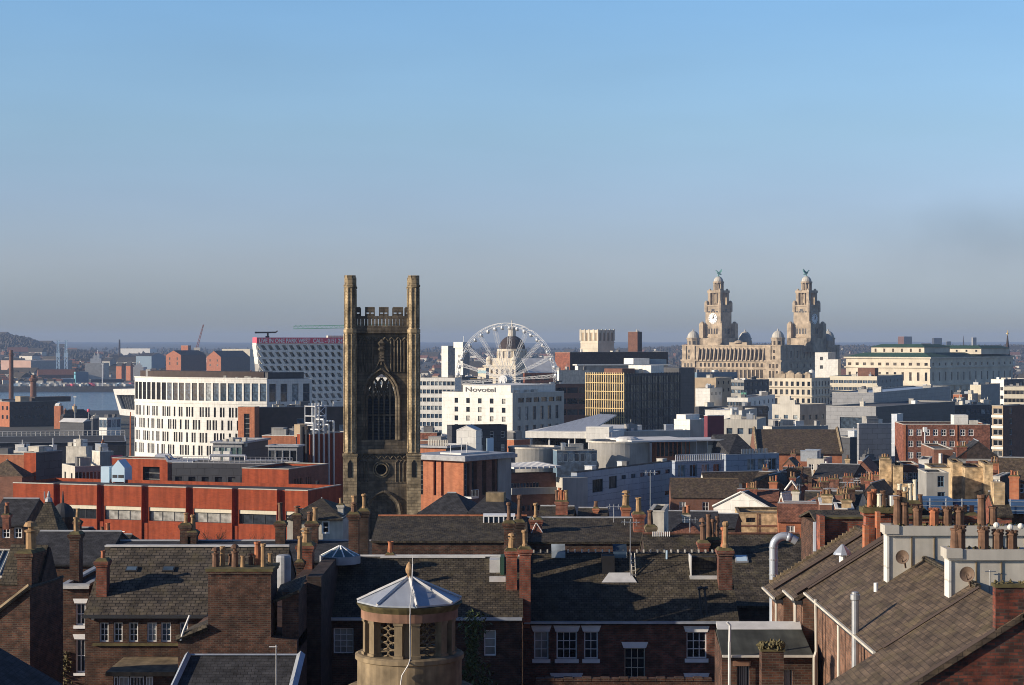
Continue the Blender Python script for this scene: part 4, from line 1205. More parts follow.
 tower(718.5, d / 2, 'F', True)
 tower(806.5, d / 2, 'R', False)
 # dark domes on the rear range
 for pxd, yy in ((745, d * .86), (826, d * .8)):
  k = (pxd - CX) / FPX
  x = (k * (Y + yy * cos) - root.location.x - sin * yy) / (cos + k * sin)
  dy = (Y - x * sin + yy * cos)
  b = MB(); b.lathe([(6.4, h - 2), (6.4, zat(341, dy) - B.z0), (6.0, zat(340.5, dy) - B.z0)], (x, yy, 0), 8); b.build("turret", M["granite"], root)
  b = MB(); b.dome((x, yy, zat(340.8, dy) - B.z0), 5.8, 6.2, 14, 5); b.build("dome", M["concrete"], root)
build_liver()
# domed stone office far left of the wheel hub
def build_dome_office():
 Y = 1420
 t = thing("domed_office", "cream stone office with a large dark dome seen through the big wheel", "office building", (xat(512, Y), Y, ground_z(Y)), R(-38))
 Z = lambda py: zat(py, Y) - t.location.z
 b = MB()
 b.box(-15, 15, -15, 15, 0, Z(366)); b.box(-12, 12, -12, 12, Z(366), Z(358))
 b.build("wall", M["portland"], t)
 b = MB()
 for zz in (Z(366.5), Z(376), Z(386)): b.box(-15.6, 15.6, -15.6, 15.6, zz, zz + 1)
 b.build("cornice", M["portland"], t)
 for face in range(2):
  for j, (zb, zt) in enumerate(((Z(374), Z(369)), (Z(384), Z(378)))):
   for i in range(6):
    u = -12.5 + 5 * i - 1.0
    p, rz = ((u, -15.02, zb), 0) if face == 0 else ((15.02, u, zb), math.pi / 2)
    inst("window", window_mesh(2.0, zt - zb, 1, 1, 0.0, .04, "white_paint", "glass_dark"), t, p, rz)
 b = MB(); b.lathe([(10.6, Z(358)), (10.6, Z(351.5)), (11.2, Z(351)), (11.2, Z(349)), (9.8, Z(348.8))], n=20); b.build("drum", M["portland"], t)
 b = MB()
 for k in range(16):
  a = 2 * math.pi * k / 16
  b.tube((10.9 * math.cos(a), 10.9 * math.sin(a), Z(358)), (10.9 * math.cos(a), 10.9 * math.sin(a), Z(351)), .6, None, 6)
 b.build("columns", M["portland"], t)
 b = MB(); b.dome((0, 0, Z(349.5)), 9.9, Z(335.5) - Z(349.5), 20, 8); b.build("dome", M["brick_shade"], t)
 b = MB(); b.lathe([(2.9, Z(336.6)), (2.9, Z(329.5)), (3.3, Z(329)), (3.3, Z(328)), (2.0, Z(327)), (.5, Z(325.5)), (.25, Z(320.5)), (.05, Z(320))], n=10); b.build("lantern", M["portland"], t)
 for sx, sy in ((-1, -1), (1, -1), (1, 1), (-1, 1)):
  b = MB(); b.lathe([(2.4, Z(366)), (2.4, Z(360.5)), (2.8, Z(360)), (2.8, Z(359.2))], (sx * 12, sy * 12, 0), 8); b.dome((sx * 12, sy * 12, Z(359.2)), 2.5, 2.4, 10, 4); b.build("corner_turret", M["portland"], t)
build_dome_office()
# observation wheel
def build_wheel():
 Y, rad = 980.0, 56.5 * 980.0 / FPX
 cz = zat(379.5, Y)
 t = thing("observation_wheel", "big white observation wheel with open lattice spokes rising behind the white hotel", "ferris wheel", (xat(506, Y), Y, ground_z(Y)), R(-27))
 hz = cz - t.location.z
 b = MB()
 N = 84
 C = lambda r, k, y: (r * math.cos(2 * math.pi * k / N), y, hz + r * math.sin(2 * math.pi * k / N))
 for y in (-1.0, 1.0):
  for k in range(N):
   b.tube(C(rad, k, y), C(rad, k + 1, y), .11, None, 5); b.tube(C(rad - 1.5, k, y), C(rad - 1.5, k + 1, y), .10, None, 4)
   if k % 2 == 0: b.tube(C(rad, k, y), C(rad - 1.5, k + 1, y), .1, None, 4)
 for k in range(0, N, 2): b.tube(C(rad - 1, k, -1), C(rad - 1, k, 1), .12, None, 4)
 b.build("rim", M["steel_white"], t)
 for s in range(18):
  a = 2 * math.pi * (s + .2) / 18
  b = MB()
  ux, uz = math.cos(a), math.sin(a)
  vx, vz = -uz, ux
  P = lambda r, o, y: (ux * r + vx * o, y, hz + uz * r + vz * o)
  for o in (-.75, .75):
   for y in (-.9, .9):
    b.tube(P(2.2, o * .45, y * 1.6), P(rad - 1.4, o * 1.1, y), .085, None, 4)
  for k in range(9):
   r0, r1 = 2.5 + (rad - 4.2) * k / 9, 2.5 + (rad - 4.2) * (k + 1) / 9
   for y in (-.9, .9):
    b.tube(P(r0, -.6, y), P(r1, .6, y), .045, None, 4); b.tube(P(r0, .6, y), P(r1, -.6, y), .045, None, 4)
  b.build("spoke", M["steel_white"], t)
 g = MB()
 g.lathe([(.3, -1.2), (.9, -1.3), (1.0, -1.9), (.95, -2.6), (.6, -3.0), (.1, -3.1)], n=10)
 gm = g.mesh("gondola", M["steel"])
 for k in range(42):
  a = 2 * math.pi * k / 42
  inst("gondola", gm, t, ((rad - .4) * math.cos(a), 0, hz + (rad - .4) * math.sin(a)))
 b = MB(); b.tube((0, -3.4, hz), (0, 3.4, hz), 2.3, None, 16); b.tube((0, -3.6, hz), (0, 3.6, hz), 1.4, None, 12); b.build("hub", M["steel"], t)
 for y in (-1, 1):
  for x in (-1, 1):
   b = MB(); b.tube((x * 13, y * 8, 0), (x * .6, y * 3.2, hz), .6, .5, 8); b.build("support_leg", M["steel_white"], t)
build_wheel()
# green tower crane jib behind the church tower
t = thing("tower_crane", "thin green tower crane whose jib pokes out behind the old church tower", "crane", (xat(372, 1050), 1050, ground_z(1050)))
h = zat(327, 1050) - t.location.z
b = MB()
for s in (-1, 1):
 for q in (-1, 1): b.bar((s * .8, q * .8, 0), (s * .8, q * .8, h + 4), .25)
for k in range(20): b.bar((-.8, -.8, (h) * k / 20), (.8, -.8, h * (k + 1) / 20), .16)
b.build("mast", M["green_paint"], t)
b = MB()
x0, x1 = xat(293.5, 1050) - t.location.x, 14
for dy, dz in ((-.6, 0), (.6, 0), (0, 1.5)): b.bar((x0, dy, h + dz - 1), (x1, dy, h + dz), .22)
for k in range(22):
 xa, xb = x0 + (x1 - x0) * k / 22, x0 + (x1 - x0) * (k + 1) / 22
 b.bar((xa, -.6, h - .6), ((xa + xb) / 2, 0, h + 1), .13); b.bar(((xa + xb) / 2, 0, h + 1), (xb, -.6, h - .6), .13)
b.build("jib", M["green_paint"], t)
# ------------------------------------------------------------------ middle distance: the business district and the shopping streets
DK = dict(fr=0.0, rec=0.3, glass="glass_dark")
GB = dict(fr=0.08, rec=0.2, glass="glass_blue", frame="concrete")
# --- flats with the sales banner along the roof edge
def build_banner_flats():
 Y = 840
 B = Bld("banner_flats", "slab of pale balconied flats with a long red sales banner along its roof edge", "apartment block", 257, 261, 372, 343.6, Y, 70)
 w, d, h, root = B.w, B.d, B.h, B.root
 lean = math.tan(R(7.5))
 def sh(mb):                                    # the end wall leans outwards towards the top
  for i, v in enumerate(mb.v):
   f = max(0.0, 1 - v.y / (d * 0.55))
   mb.v[i] = Vector((v.x, v.y - (v.z - h + 16) * lean * f * (1 if v.z > h - 16 else 0), v.z))
  return mb
 b = MB(); b.box(-w, -1.3, 0.6, d, 0, h); sh(b).build("wall", M["concrete"], root)
 nf = 9
 fh = 3.08
 s = MB()
 for k in range(nf + 1):
  z = h - k * fh
  s.box(-w - .1, .1, 0, d, z - .75, z + .3)
 sh(s).build("floor_bands", M["white"], root)
 nb = 17
 for k in range(nf):
  z1, z0 = h - k * fh - .55, h - (k + 1) * fh + .25
  s = MB()
  for i in range(nb + 1):
   y = d * i / nb
   s.add([(.05, y, z1), (.05, y + 1.5, z1), (-1.3, y + 1.5, z1), (-1.3, y, z1), (.05, y + 1.3, z0), (.05, y + 2.6, z0), (-1.3, y + 2.6, z0), (-1.3, y + 1.3, z0)],
     [(0, 1, 2, 3), (7, 6, 5, 4), (0, 4, 5, 1), (1, 5, 6, 2), (2, 6, 7, 3), (3, 7, 4, 0)])
  sh(s).build("balcony_fins", M["white"], root)
 s = MB()
 for k in range(nf):
  z0 = h - (k + 1) * fh + .25
  s.box(-w - .1, -w + .5, 0, d, z0, z0 + 2.4)
  s.box(-w, -.6, -.15, .55, z0, z0 + 2.3, 0)
 sh(s).build("end_wall", M["white"], root)
 # windows behind the balconies
 rnd = random.Random(4)
 for k in range(6):
  z0 = h - (k + 1) * fh + .4
  for i in range(nb):
   y = d * i / nb + 2.4
   inst("window", window_mesh(1.25, 2.0, 1, 1, .1, .1, "white", "glass_dark" if rnd.random() < .75 else "glass_blue"), root, (-1.2, y, z0), math.pi / 2)
 # banner
 b = MB(); b.box(.12, .3, -2.0, d, h + .1, h + 2.7); b.box(-w, .12, -2.0, -1.85, h + .1, h + 2.7)
 bo = b.build("banner", M["red_paint"], root)
 cu = bpy.data.curves.new("banner_text", 'FONT')
 cu.body = "LIVE IN ONE PARK WEST  CALL - 0151 242 8100"
 cu.size = 2.5; cu.extrude = 0.03; cu.align_x = 'LEFT'; cu.offset = 0.05
 to = bpy.data.objects.new("banner_text", cu); COL.objects.link(to)
 bpy.context.view_layer.update()
 wdt = to.dimensions.x
 me = bpy.data.meshes.new_from_object(to.evaluated_get(bpy.context.evaluated_depsgraph_get()))
 bpy.data.objects.remove(to); bpy.data.curves.remove(cu)
 me.materials.clear(); me.materials.append(M["white_paint"])
 L = d * 0.86
 o = inst("banner_text", me, bo, (.34, -1.0, h + .45))
 o.rotation_euler = (math.pi / 2, 0, math.pi / 2)
 o.scale = (L / wdt, 1, 1)
 # window cleaning cradle crane on the roof
 s = MB(); s.box(-4.6, -3.8, 3, 4.6, h, h + 3.4); s.bar((-4.2, 4, h + 2.6), (-4.2, 4, h + 4.9), .6); s.bar((-4.2, -1, h + 4.9), (-4.2, 7.6, h + 5.0), .5); s.bar((-4.2, 7.6, h + 5.0), (-4.2, 8.4, h + 5.7), .4); s.box(-4.7, -3.7, -1.8, -1.0, h + 4.5, h + 5.3)
 s.build("roof_cradle", M["iron"], root)
 B.plant("roof_house", -w + 1, -4, d * .62, d * .85, h + 3.6, "white_dirty")
 s = MB(); s.poly([(-w, 0, h + .1), (0, 0, h + .1), (0, d, h + .1), (-w, d, h + .1)]); s.build("roof", M["felt"], root)
build_banner_flats()
# --- curved white hotel
def build_curved_hotel():
 Yc = 600.0
 t = thing("curved_hotel", "large white hotel with a curved front and a long brown roof box", "hotel", (xat(267, Yc), Yc, ground_z(Yc) - 1))
 Z = lambda py: zat(py, Yc) - t.location.z
 H = Z(379)
 N = 21
 angs = [R(13 + (54 - 13) * (i / (N - 1)) ** 1.1) for i in range(N)]
 s = 2.0
 while True:
  pts = [Vector((0, 0, 0))]
  for a in angs: pts.append(pts[-1] + Vector((-s * math.cos(a), s * math.sin(a), 0)))
  if CX + FPX * (t.location.x + pts[-1].x) / (Yc + pts[-1].y) <= 135: break
  s += 0.01
 wall = MB()
 rows = [(Z(401.5), Z(383.5))] + [(Z(418) - k * 4.1, Z(406) - k * 4.1) for k in range(4)]
 cnt = 0
 extra = MB()
 for i in range(N):
  p1, p0 = pts[i], pts[i + 1]                        # p0 is the far end, so U runs towards the near corner
  U = (p1 - p0).normalized(); Nn = Vector((U.y, -U.x, 0))
  holes = [(0.42, rows[0][0], s - .62, rows[0][1] - rows[0][0])]
  for k, (zb, zt) in enumerate(rows[1:]):
   off = .25 if (k + i) % 2 else .75
   holes.append((off, zb, .78, 3.15));
   if (i + k) % 3: holes.append((off + 1.08, zb, .62, 3.15))
  holed_wall(wall, p0, U, Nn, s, H, holes, .14)
  rz = math.atan2(U.y, U.x)
  for u, v, ww, hh in holes:
   me = window_mesh(ww, hh, 1, 2 if ww > 1 else 1, .05, .08, "iron", "glass_blue" if ww > 1 else "void")
   loc = p0 + U * u + Vector((0, 0, v)) - Nn * .14
   cnt += 1
   if cnt <= MAXWIN: inst("window", me, t, loc, rz)
   else:
    extra.T = Matrix.Translation(loc) @ Matrix.Rotation(rz, 4, 'Z')
    for pl in me.polygons: extra.add([me.vertices[q].co for q in pl.vertices], [tuple(range(len(pl.vertices)))], pl.material_index)
 wo = wall.build("wall", M["white"], t)
 tag(extra.build("window", [M["iron"], M["void"]], t), kind="stuff")
 # flank in shade, with four broad windows high up
 a2 = R(58)
 Lf = 0
 X0 = t.location.x
 k = (312 - CX) / FPX
 Lf = (k * Yc - X0) / (math.sin(a2) - k * math.cos(a2))
 V = Vector((math.sin(a2), math.cos(a2), 0)); Nv = Vector((V.y, -V.x, 0))
 fl = MB()
 hs = [(Lf * (i + .5) / 4 - Lf * .075, Z(402), Lf * .15, Z(384) - Z(402)) for i in range(4)]
 holed_wall(fl, (0, 0, 0), V, Nv, Lf, H, hs, .4)
 fl.build("flank_wall", M["white"], t)
 for u, v, ww, hh in hs: inst("window", window_mesh(ww, hh, 1, 2, .08, .1, "concrete", "glass_blue"), t, V * u + Vector((0, 0, v)) - Nv * .4, math.atan2(V.y, V.x))
 back = [V * Lf, V * Lf + Vector((-26, 34, 0)), pts[-1] + Vector((9, 16, 0)), pts[-1]]
 bw = MB()
 for p, q in zip(back, back[1:]): bw.poly([p, q, q + Vector((0, 0, H)), p + Vector((0, 0, H))])
 bw.build("rear_wall", M["cream"], t)
 top = [p + Vector((0, 0, H - .3)) for p in pts] [::-1] + [p + Vector((0, 0, H - .3)) for p in back[:-1]]
 r = MB(); r.poly(top); r.build("roof", M["felt"], t)
 c = MB()
 zz = Vector((0, 0, 1))
 for i in range(N):
  p0, p1 = pts[i + 1], pts[i]
  U = (p1 - p0).normalized(); Nn = Vector((U.y, -U.x, 0))
  for z0, z1, o in ((Z(404.6), Z(402.2), .12), (H - .02, H + .35, .2)):
   A, Bq = p0 - Nn * .3, p1 - Nn * .3
   c.add([p0 + Nn * o + zz * z0, p1 + Nn * o + zz * z0, A * 1 + (Bq - A) + zz * z0, A + zz * z0, p0 + Nn * o + zz * z1, p1 + Nn * o + zz * z1, Bq + zz * z1, A + zz * z1],
     [(3, 2, 1, 0), (4, 5, 6, 7), (0, 1, 5, 4), (1, 2, 6, 5), (2, 3, 7, 6), (3, 0, 4, 7)])
 c.build("string_course", M["white"], t)
 # brown roof box
 b = MB()
 inner = [p + Vector((1.2, 3.4, 0)) for p in pts[1:]]
 rear = [inner[0] + Vector((2, 6, 0)), inner[-1] + Vector((5, 6, 0))]
 poly = [(p.x, p.y) for p in inner[::-1]] + [(rear[0].x, rear[0].y), (rear[1].x, rear[1].y)]
 b.prism(poly, H - .5, Z(372.0))
 b.build("roof_box", M["dark_brown"], t)
 q0 = V * 1.0 + Vector((-1, 3, 0))
 b = MB(); b.prism([(q0.x, q0.y), (q0.x + V.x * Lf * .8, q0.y + V.y * Lf * .8), (q0.x + V.x * Lf * .8 - 8, q0.y + V.y * Lf * .8 + 5), (q0.x - 8, q0.y + 5)], H - .5, Z(372.6)); b.build("roof_box", M["dark_clad"], t)
 rnd = random.Random(8)
 for i in range(7):
  b = MB(); x = -rnd.uniform(1, 14); b.cbox((x, 2.0 - x * .2, H - .3), rnd.uniform(.6, 1.8), 1.0, rnd.uniform(.6, 1.7)); b.build("roof_unit", M["white_dirty"], t)
 b = MB(); x, y = pts[-2].x + 3, pts[-2].y + 2; b.cbox((x, y, H), 1.5, 1.5, 2.6); b.build("roof_unit", M["white"], t)
build_curved_hotel()
# low annexe of the hotel: brick stair block and dark walled wing
b = simple("brick_annexe", "orange brick stair block with a louvred slot standing against the white hotel", "annexe", 238, 254.5, 258, 407, 560, 20, "brick_orange", "felt_dark", hold=True)
b.win('F', b.w * .36, 2, b.w * .34, b.h - 4, 1, 14, .05, .1, "concrete", "glass_dark", rec=.3)
b.walls("brick_orange"); b.flat("felt_dark", .3)
b = simple("dark_wing", "long dark maroon wing with scattered blue windows between the white hotel and church tower", "office building", 255, 257, 372, 407.5, 565, 72, "brick_orange", "felt_dark", right="purple", hold=True)
for u, v in ((6, 9), (12, 6), (18.5, 5), (25, 8), (30, 5)):
 b.win('R', u, b.h - v, 2.2, 2.6, **GB)
b.walls("brick_orange", right="dark_brown"); b.flat("felt", .4, cap="lead"); b.clutter(10, 5)
# --- offices seen between the tower and the wheel
b = simple("white_offices", "white office slab with ribbon windows directly beside the church tower, below the big wheel", "office building", 366, 455, 461, 378, 780, 12, "white", "roof_white",
  F=(22, 7, 1.5, 1.7, 1.4, 3.35, dict(fr=0, rec=.35, glass="glass_blue")), clut=6, seed=3)
b = simple("slab_tower", "narrow white ended slab tower just outside the wheel's rim", "tower block", 441.5, 448, 455, 346, 1250, 38, "white", "felt", right="concrete", par=.4)
b = simple("lift_tower", "white lift tower with a top heavy head immediately behind the rim of the wheel", "tower", 455, 463, 469.5, 347, 1220, 48, "white", "felt", right="concrete", F=(1, 8, 1.0, 1.8, 5, 3.6, DK), hold=True)
b.walls("white", right="concrete"); b.flat("felt"); b.plant("head", -b.w - .8, .5, -.6, b.d * .6, b.h + 3.2, "white"); b.plant("mast", -2, -1.6, 2, 2.4, b.h + 7, "steel")
b = simple("stripe_block", "cream block with a blue stripe around its top, seen low through the wheel", "office building", 478, 486, 489, 368, 1130, 30, "cream", "felt", hold=True)
b.walls("cream"); b.flat("felt")
s = MB(); s.box(-b.w - .1, .1, -.12, .05, b.h - 3.2, b.h - 1.5); s.build("stripe", M["teal"], b.root)
simple("glass_office", "low dark glass office crossing behind the lower spokes of the wheel", "office building", 456, 462, 480, 377, 1150, 50, "dark_clad", "roof_white", Rr=(6, 2, 2.4, 2.0, 1, 3.4, GB), clut=3, seed=6)
simple("glass_office", "low office with a yellowish roof edge at the foot of the wheel", "office building", 470, 484, 492, 379, 1120, 20, "dark_clad", "felt", cap="yellow_paint", F=(5, 2, 2.6, 2.0, 1, 3.4, GB))
# --- white hotel with the name sign
def build_sign_hotel():
 Y = 640
 B = Bld("white_hotel", "square white hotel with small punched windows and its name on the roof storey", "hotel", 442, 512.5, 564, 393.2, Y, 36)
 w, d, h, root = B.w, B.d, B.h, B.root
 q = Y / FPX
 ca = math.cos(R(36))
 U = lambda px: w - (512.5 - px) * q / ca * (1 - (512.5 - px) / 70.5 * .0)
 scl = w / 70.5
 for j in range(6):
  for i in range(5):
   u = (456.6 + 11.8 * i - 442) * scl - .75
   B.win('F', u, h - 3.7 - j * 3.02, 1.55, 1.75, 1, 1, .06, .04, "concrete", "glass", rec=.22)
 sd = d / 51.0
 for i in range(6):
  B.win('R', (521 + 7.5 * i - 515.5) * sd, h - 3.3, 5.6 * sd, 1.6, 3, 1, .05, .06, "concrete", "glass_dark", rec=.25)
  for j in range(2): B.win('R', (520.3 + 7.5 * i - 515.5) * sd, h - 9.3 - j * 6.4, 3.0 * sd, 4.6, 1, 2, .06, .08, "concrete", "glass_blue", rec=.3)
 B.walls("white", right="concrete_pale")
 B.flat("felt", .4, cap="white")
 b = MB(); x0 = -w + 19 * scl
 zt = B.ftop(386)
 b.box(x0, -1.6, 1.2, d - 3, h - .4, zt); b.box(x0 - .2, -1.4, 1.0, d - 2.8, zt, zt + .2)
 po = b.build("roof_storey", M["white"], root)
 cu = bpy.data.curves.new("sign_text", 'FONT'); cu.body = "Novotel"; cu.size = 2.2; cu.extrude = .05; cu.offset = 0.03
 to = bpy.data.objects.new("sign_text", cu); COL.objects.link(to)
 bpy.context.view_layer.update()
 wd = to.dimensions.x
 me = bpy.data.meshes.new_from_object(to.evaluated_get(bpy.context.evaluated_depsgraph_get()))
 bpy.data.objects.remove(to); bpy.data.curves.remove(cu)
 me.materials.clear(); me.materials.append(M["felt"])
 o = inst("sign_text", me, po, (x0 + 2.5 * scl, 1.12, h + .25)); o.rotation_euler = (math.pi / 2, 0, 0); o.scale = (30 * scl / wd, 1, 1)
 for i, (u, ww) in enumerate(((3, 2), (9, 1.2), (13, 2.4))):
  b = MB(); b.box(-1.6, -.4, u, u + ww, h, h + 1.0); b.build("roof_unit", M["white_dirty"], root)
build_sign_hotel()
# --- brick and pale buildings around the vent tower
b = simple("brick_flats", "red brick block with a big sloping white roof in the gap behind the white hotel", "office building", 523, 524.5, 560, 372.5, 1000, 66, "brick_red", "roof_white", right="brick_orange", Rr=(4, 3, 3.2, 3.0, 1.2, 4.2, DK), hold=True)
b.walls("brick_red", right="brick_orange")
s = MB(); s.plate([(-b.w, -.5, b.h), (.8, -.5, b.h - .1), (.8, b.d + .5, b.h - .1), (-b.w, b.d + .5, b.h)], .2)
s.plate([(.6, 2, b.h), (.6, b.d, b.h), (-8, b.d, b.h + 7.4), (-8, 2, b.h + 7.4)], .25)
s.build("roof", M["roof_white"], b.root)
simple("terrace_offices", "brown and white offices showing decks of dark openings next to the gold lattice", "office building", 540, 544, 612, 384, 760, 70, "brick_brown", "roof_white", right="brick_brown", Rr=[(6, 3, 4.6, 2.2, 1.5, 4.4, DK)], hold=False)
b = simple("roof_hall", "plain pale sloping roof hall above the brown and white decks", "hall", 557, 559, 590, 370.5, 800, 68, "white", "roof_white", right="white_dirty")
b = simple("long_brick_store", "long windowless brown brick store crossing in front of the pale ventilation tower", "store", 555, 570, 668, 352.3, 1050, 52, "brick_red", "felt_dark", right="brick_shade", par=.6)
b = simple("ventilation_tower", "cream art deco ventilation tower with vertical slots around its head", "ventilation tower", 580.5, 598, 614, 330, 1250, 42, "portland", "felt", hold=True)
for fc, W in (('F', b.w), ('R', b.d)):
 for i in range(4): b.win(fc, W * (i + .5) / 4 - W * .06, b.h - 7.2, W * .12, 5.4, fr=0, rec=.35, glass="tan")
 for i in range(2): b.win(fc, W * (.36 + .28 * i) - W * .05, b.h - 19.5, W * .1, 5.0, fr=0, rec=.5, glass="concrete")
b.walls("portland"); b.flat("felt", .8, cap="portland")
s = MB()
for zz in (b.h - 8.6, b.h - 12.4): s.box(-b.w - .3, .3, -.3, b.d + .3, zz, zz + .5)
for i in range(5):
 s.box(-b.w * i / 4 - .5 + (.3 if i == 0 else 0), -b.w * i / 4 + .5, -.35, .2, b.h - 7, b.h + .5)
 s.box(-.2, .35, b.d * i / 4 - .5, b.d * i / 4 + .5, b.h - 7, b.h + .5)
s.build("trim", M["portland"], b.root)
b = simple("brick_shaft", "tall plain brown brick shaft to the side of the cream ventilation tower", "ventilation tower", 628, 637.5, 642, 331.8, 1240, 25, "brick_shade", "felt", hold=True)
b.walls("brick_brown", right="brick_shade"); b.flat("felt"); b.clutter(3, 1, .8, 1.2)
def build_gold():
 Y = 680
 B = Bld("gold_lattice_offices", "office cube with a gold lattice front and a dark glazed flank", "office building", 586.6, 624.5, 680, 374, Y, 38)
 w, d, h, root = B.w, B.d, B.h, B.root
 nf, fh = 7, 3.05
 for j in range(nf):
  z = h - 1.2 - (j + 1) * fh + .4
  for i in range(6): B.win('F', .5 + (w - 1) / 6 * i + .1, z, (w - 1) / 6 - .2, fh - .7, 2, 1, .05, .06, "iron", "glass_dark", rec=.3)
 rnd = random.Random(2)
 for j in range(nf):
  z = h - .8 - (j + 1) * fh + .35
  for i in range(10): B.win('R', .3 + (d - .6) / 10 * i + .05, z, (d - .6) / 10 - .12, fh - .45, 3, 1, .05, .08, "iron", "glass_bronze", rec=.12)
 B.walls("dark_clad")
 B.flat("felt", .4, cap="iron")
 s = MB()
 nx = 17
 for i in range(nx + 1):
  x = -w + w * i / nx
  s.box(x - .14, x + .14, -.55, -.3, 0, h + .5)
 for j in range(nf + 1):
  z = h - .2 - j * fh
  s.box(-w - .2, .2, -.75, -.05, z - .16, z + .10)
 s.build("gold_lattice", M["gold"], root)
 s = MB()
 for i in range(21):
  y = d * i / 20
  s.box(.02, .22, y - .07, y + .07, 0, h + .3)
 for j in range(nf + 1):
  z = h - .62 - j * fh
  s.box(.02, .18, 0, d, z - .12, z + .12)
 s.build("fins", M["dark_clad"], root)
 B.plant("core_tower", -9, -.5, d + .2, d + 11, h + 1.9, "dark_clad", 0)
 B.plant("roof_house", -12, -2, d * .55, d * .78, B.ftop(366), "white")
 B.plant("roof_house", -14, -6, d * .2, d * .42, B.ftop(369), "brick_brown")
 B.plant("roof_unit", -9, -5, d * .45, d * .52, B.ftop(369.5), "white_dirty")
build_gold()
b = simple("layered_roof_offices", "low offices with stacked white roof slabs rising behind the gold lattice block", "office building", 575, 578, 668, 365.5, 860, 74, "white", "roof_white", hold=True)
b.walls("white", right="concrete"); b.flat("roof_white", .2, cap="white", over=.8)
b.plant("white_box", -14, -1.0, b.d * .62, b.d * .8, b.ftop(358.5), "white"); b.plant("glazed_box", -14, -2, b.d * .82, b.d * 1.0, b.ftop(359.5), "blue_grey_paint")
b.plant("white_box", -14, -2, b.d * 1.02, b.d * 1.12, b.ftop(366), "white")
simple("blue_roof_block", "flat blue grey roofed block between the gold lattice offices and the clock towers", "office building", 694, 697, 737, 372.5, 900, 68, "blue_grey_paint", "zinc", right="blue_grey_paint", cap="lead", Rr=(10, 1, 1.6, 1.6, 2.0, 3.4, GB))
simple("tan_block", "tan block with a plain sunny end, in front of the twin clock towers", "office building", 694, 716, 731, 378, 850, 28, "tan", "felt", Rr=(3, 2, 1.6, 1.4, 1.5, 3.4, DK))
simple("white_box_building", "plain white cube below the tan block", "building", 695.5, 710, 722, 388.5, 780, 25, "white", "roof_white", right="concrete_pale", Rr=(3, 1, 1.4, 1.2, 1.6, 3.4, DK))
simple("grey_stepped_offices", "dark grey offices whose windows show small bright panes, beside the domed corner office", "office building", 731, 744, 769, 380, 900, 42, "concrete", "felt_dark", right="dark_clad", F=(4, 3, 2.2, 1.8, 1.2, 3.4, GB), Rr=(5, 3, 2.0, 1.6, 1.2, 3.4, GB), clut=4, seed=9)
b = simple("white_window_offices", "low white offices with a single row of windows under a flat roof with green ducts", "office building", 727, 748, 775, 398, 760, 20, "white", "felt", F=(7, 2, 2.0, 1.6, 1.6, 3.3, GB), Rr=(6, 2, 2.0, 1.6, 1.6, 3.3, GB), hold=True)
b.walls("white"); b.flat("felt", .3, cap="white"); b.plant("roof_duct", -4, -2, 5, 7, b.h + 2.0, "green_paint"); b.clutter(5, 12)
simple("white_cube", "bright white rooftop cube with two dark openings before the far clock tower's flank", "building", 815, 828, 835.5, 352.5, 1330, 25, "white", "roof_white", F=(1, 2, 2.2, 2.4, 3, 6, DK), right="concrete_pale")
simple("white_annexe", "lower white block joined beneath the white cube at the clock tower's flank", "building", 826, 838, 841, 359.5, 1310, 25, "white", "roof_white", right="concrete_pale")
b = simple("corner_office", "cream stone corner office with a cluttered roof, below the clock tower palace", "office building", 768, 811.5, 830, 378.5, 950, 30, "portland", "felt", right="portland", hold=True)
for fc, n in (('F', 8), ('R', 6)):
 for j, (tp, wh) in enumerate(((1.6, 2.3), (5.6, 2.6), (10.0, 3.4), (14.8, 2.6))):
  b.grid(fc, n, 1, 1.5, wh, tp, 4, fr=.05, rec=.3, glass="glass_dark")
b.walls("portland"); b.flat("felt", .8, cap="portland")
s = MB()
for zz in (b.h - 4.6, b.h - 9.2): s.box(-b.w - .6, .6, -.6, .1, zz, zz + .6); s.box(-.1, .6, .1, b.d + .6, zz, zz + .6)
s.build("cornice", M["portland"], b.root)
for x, y, r, z in ((-18, 5, 2.6, 3.2), (-13, 5, 2.2, 4.0), (-8, 4, 2.0, 3.0), (-4, 5, 1.8, 3.4)):
 s = MB(); s.box(x - r, x + r, y - r * .7, y + r * .7, b.h - .8, b.h + z * .7); s.dome((x, y, b.h + z * .7), r * .8, r * .5, 10, 3); s.build("roof_turret", M["granite"], b.root)
s = MB(); s.lathe([(1.6, b.h), (1.6, b.h + 3), (1.2, b.h + 4.0), (.1, b.h + 4.4)], (-3, 8, 0), 12); s.build("water_tank", M["white"], b.root)
b = simple("cream_offices", "cream office wing with rows of small paired windows, against the green roofed palace", "office building", 829, 877, 903, 376.5, 980, 24, "cream", "felt", right="concrete", F=(10, 4, 2.8, 1.6, 2.0, 3.6, dict(fr=.05, nx=3, rec=.2, frame="white_paint", glass="glass_blue")), Rr=(7, 4, 1.8, 1.6, 2.0, 3.6, GB), cap="cream", clut=5, seed=4)
b.plant("roof_house", -12, -3, 8, 16, b.h + 4.2, "brick_brown")
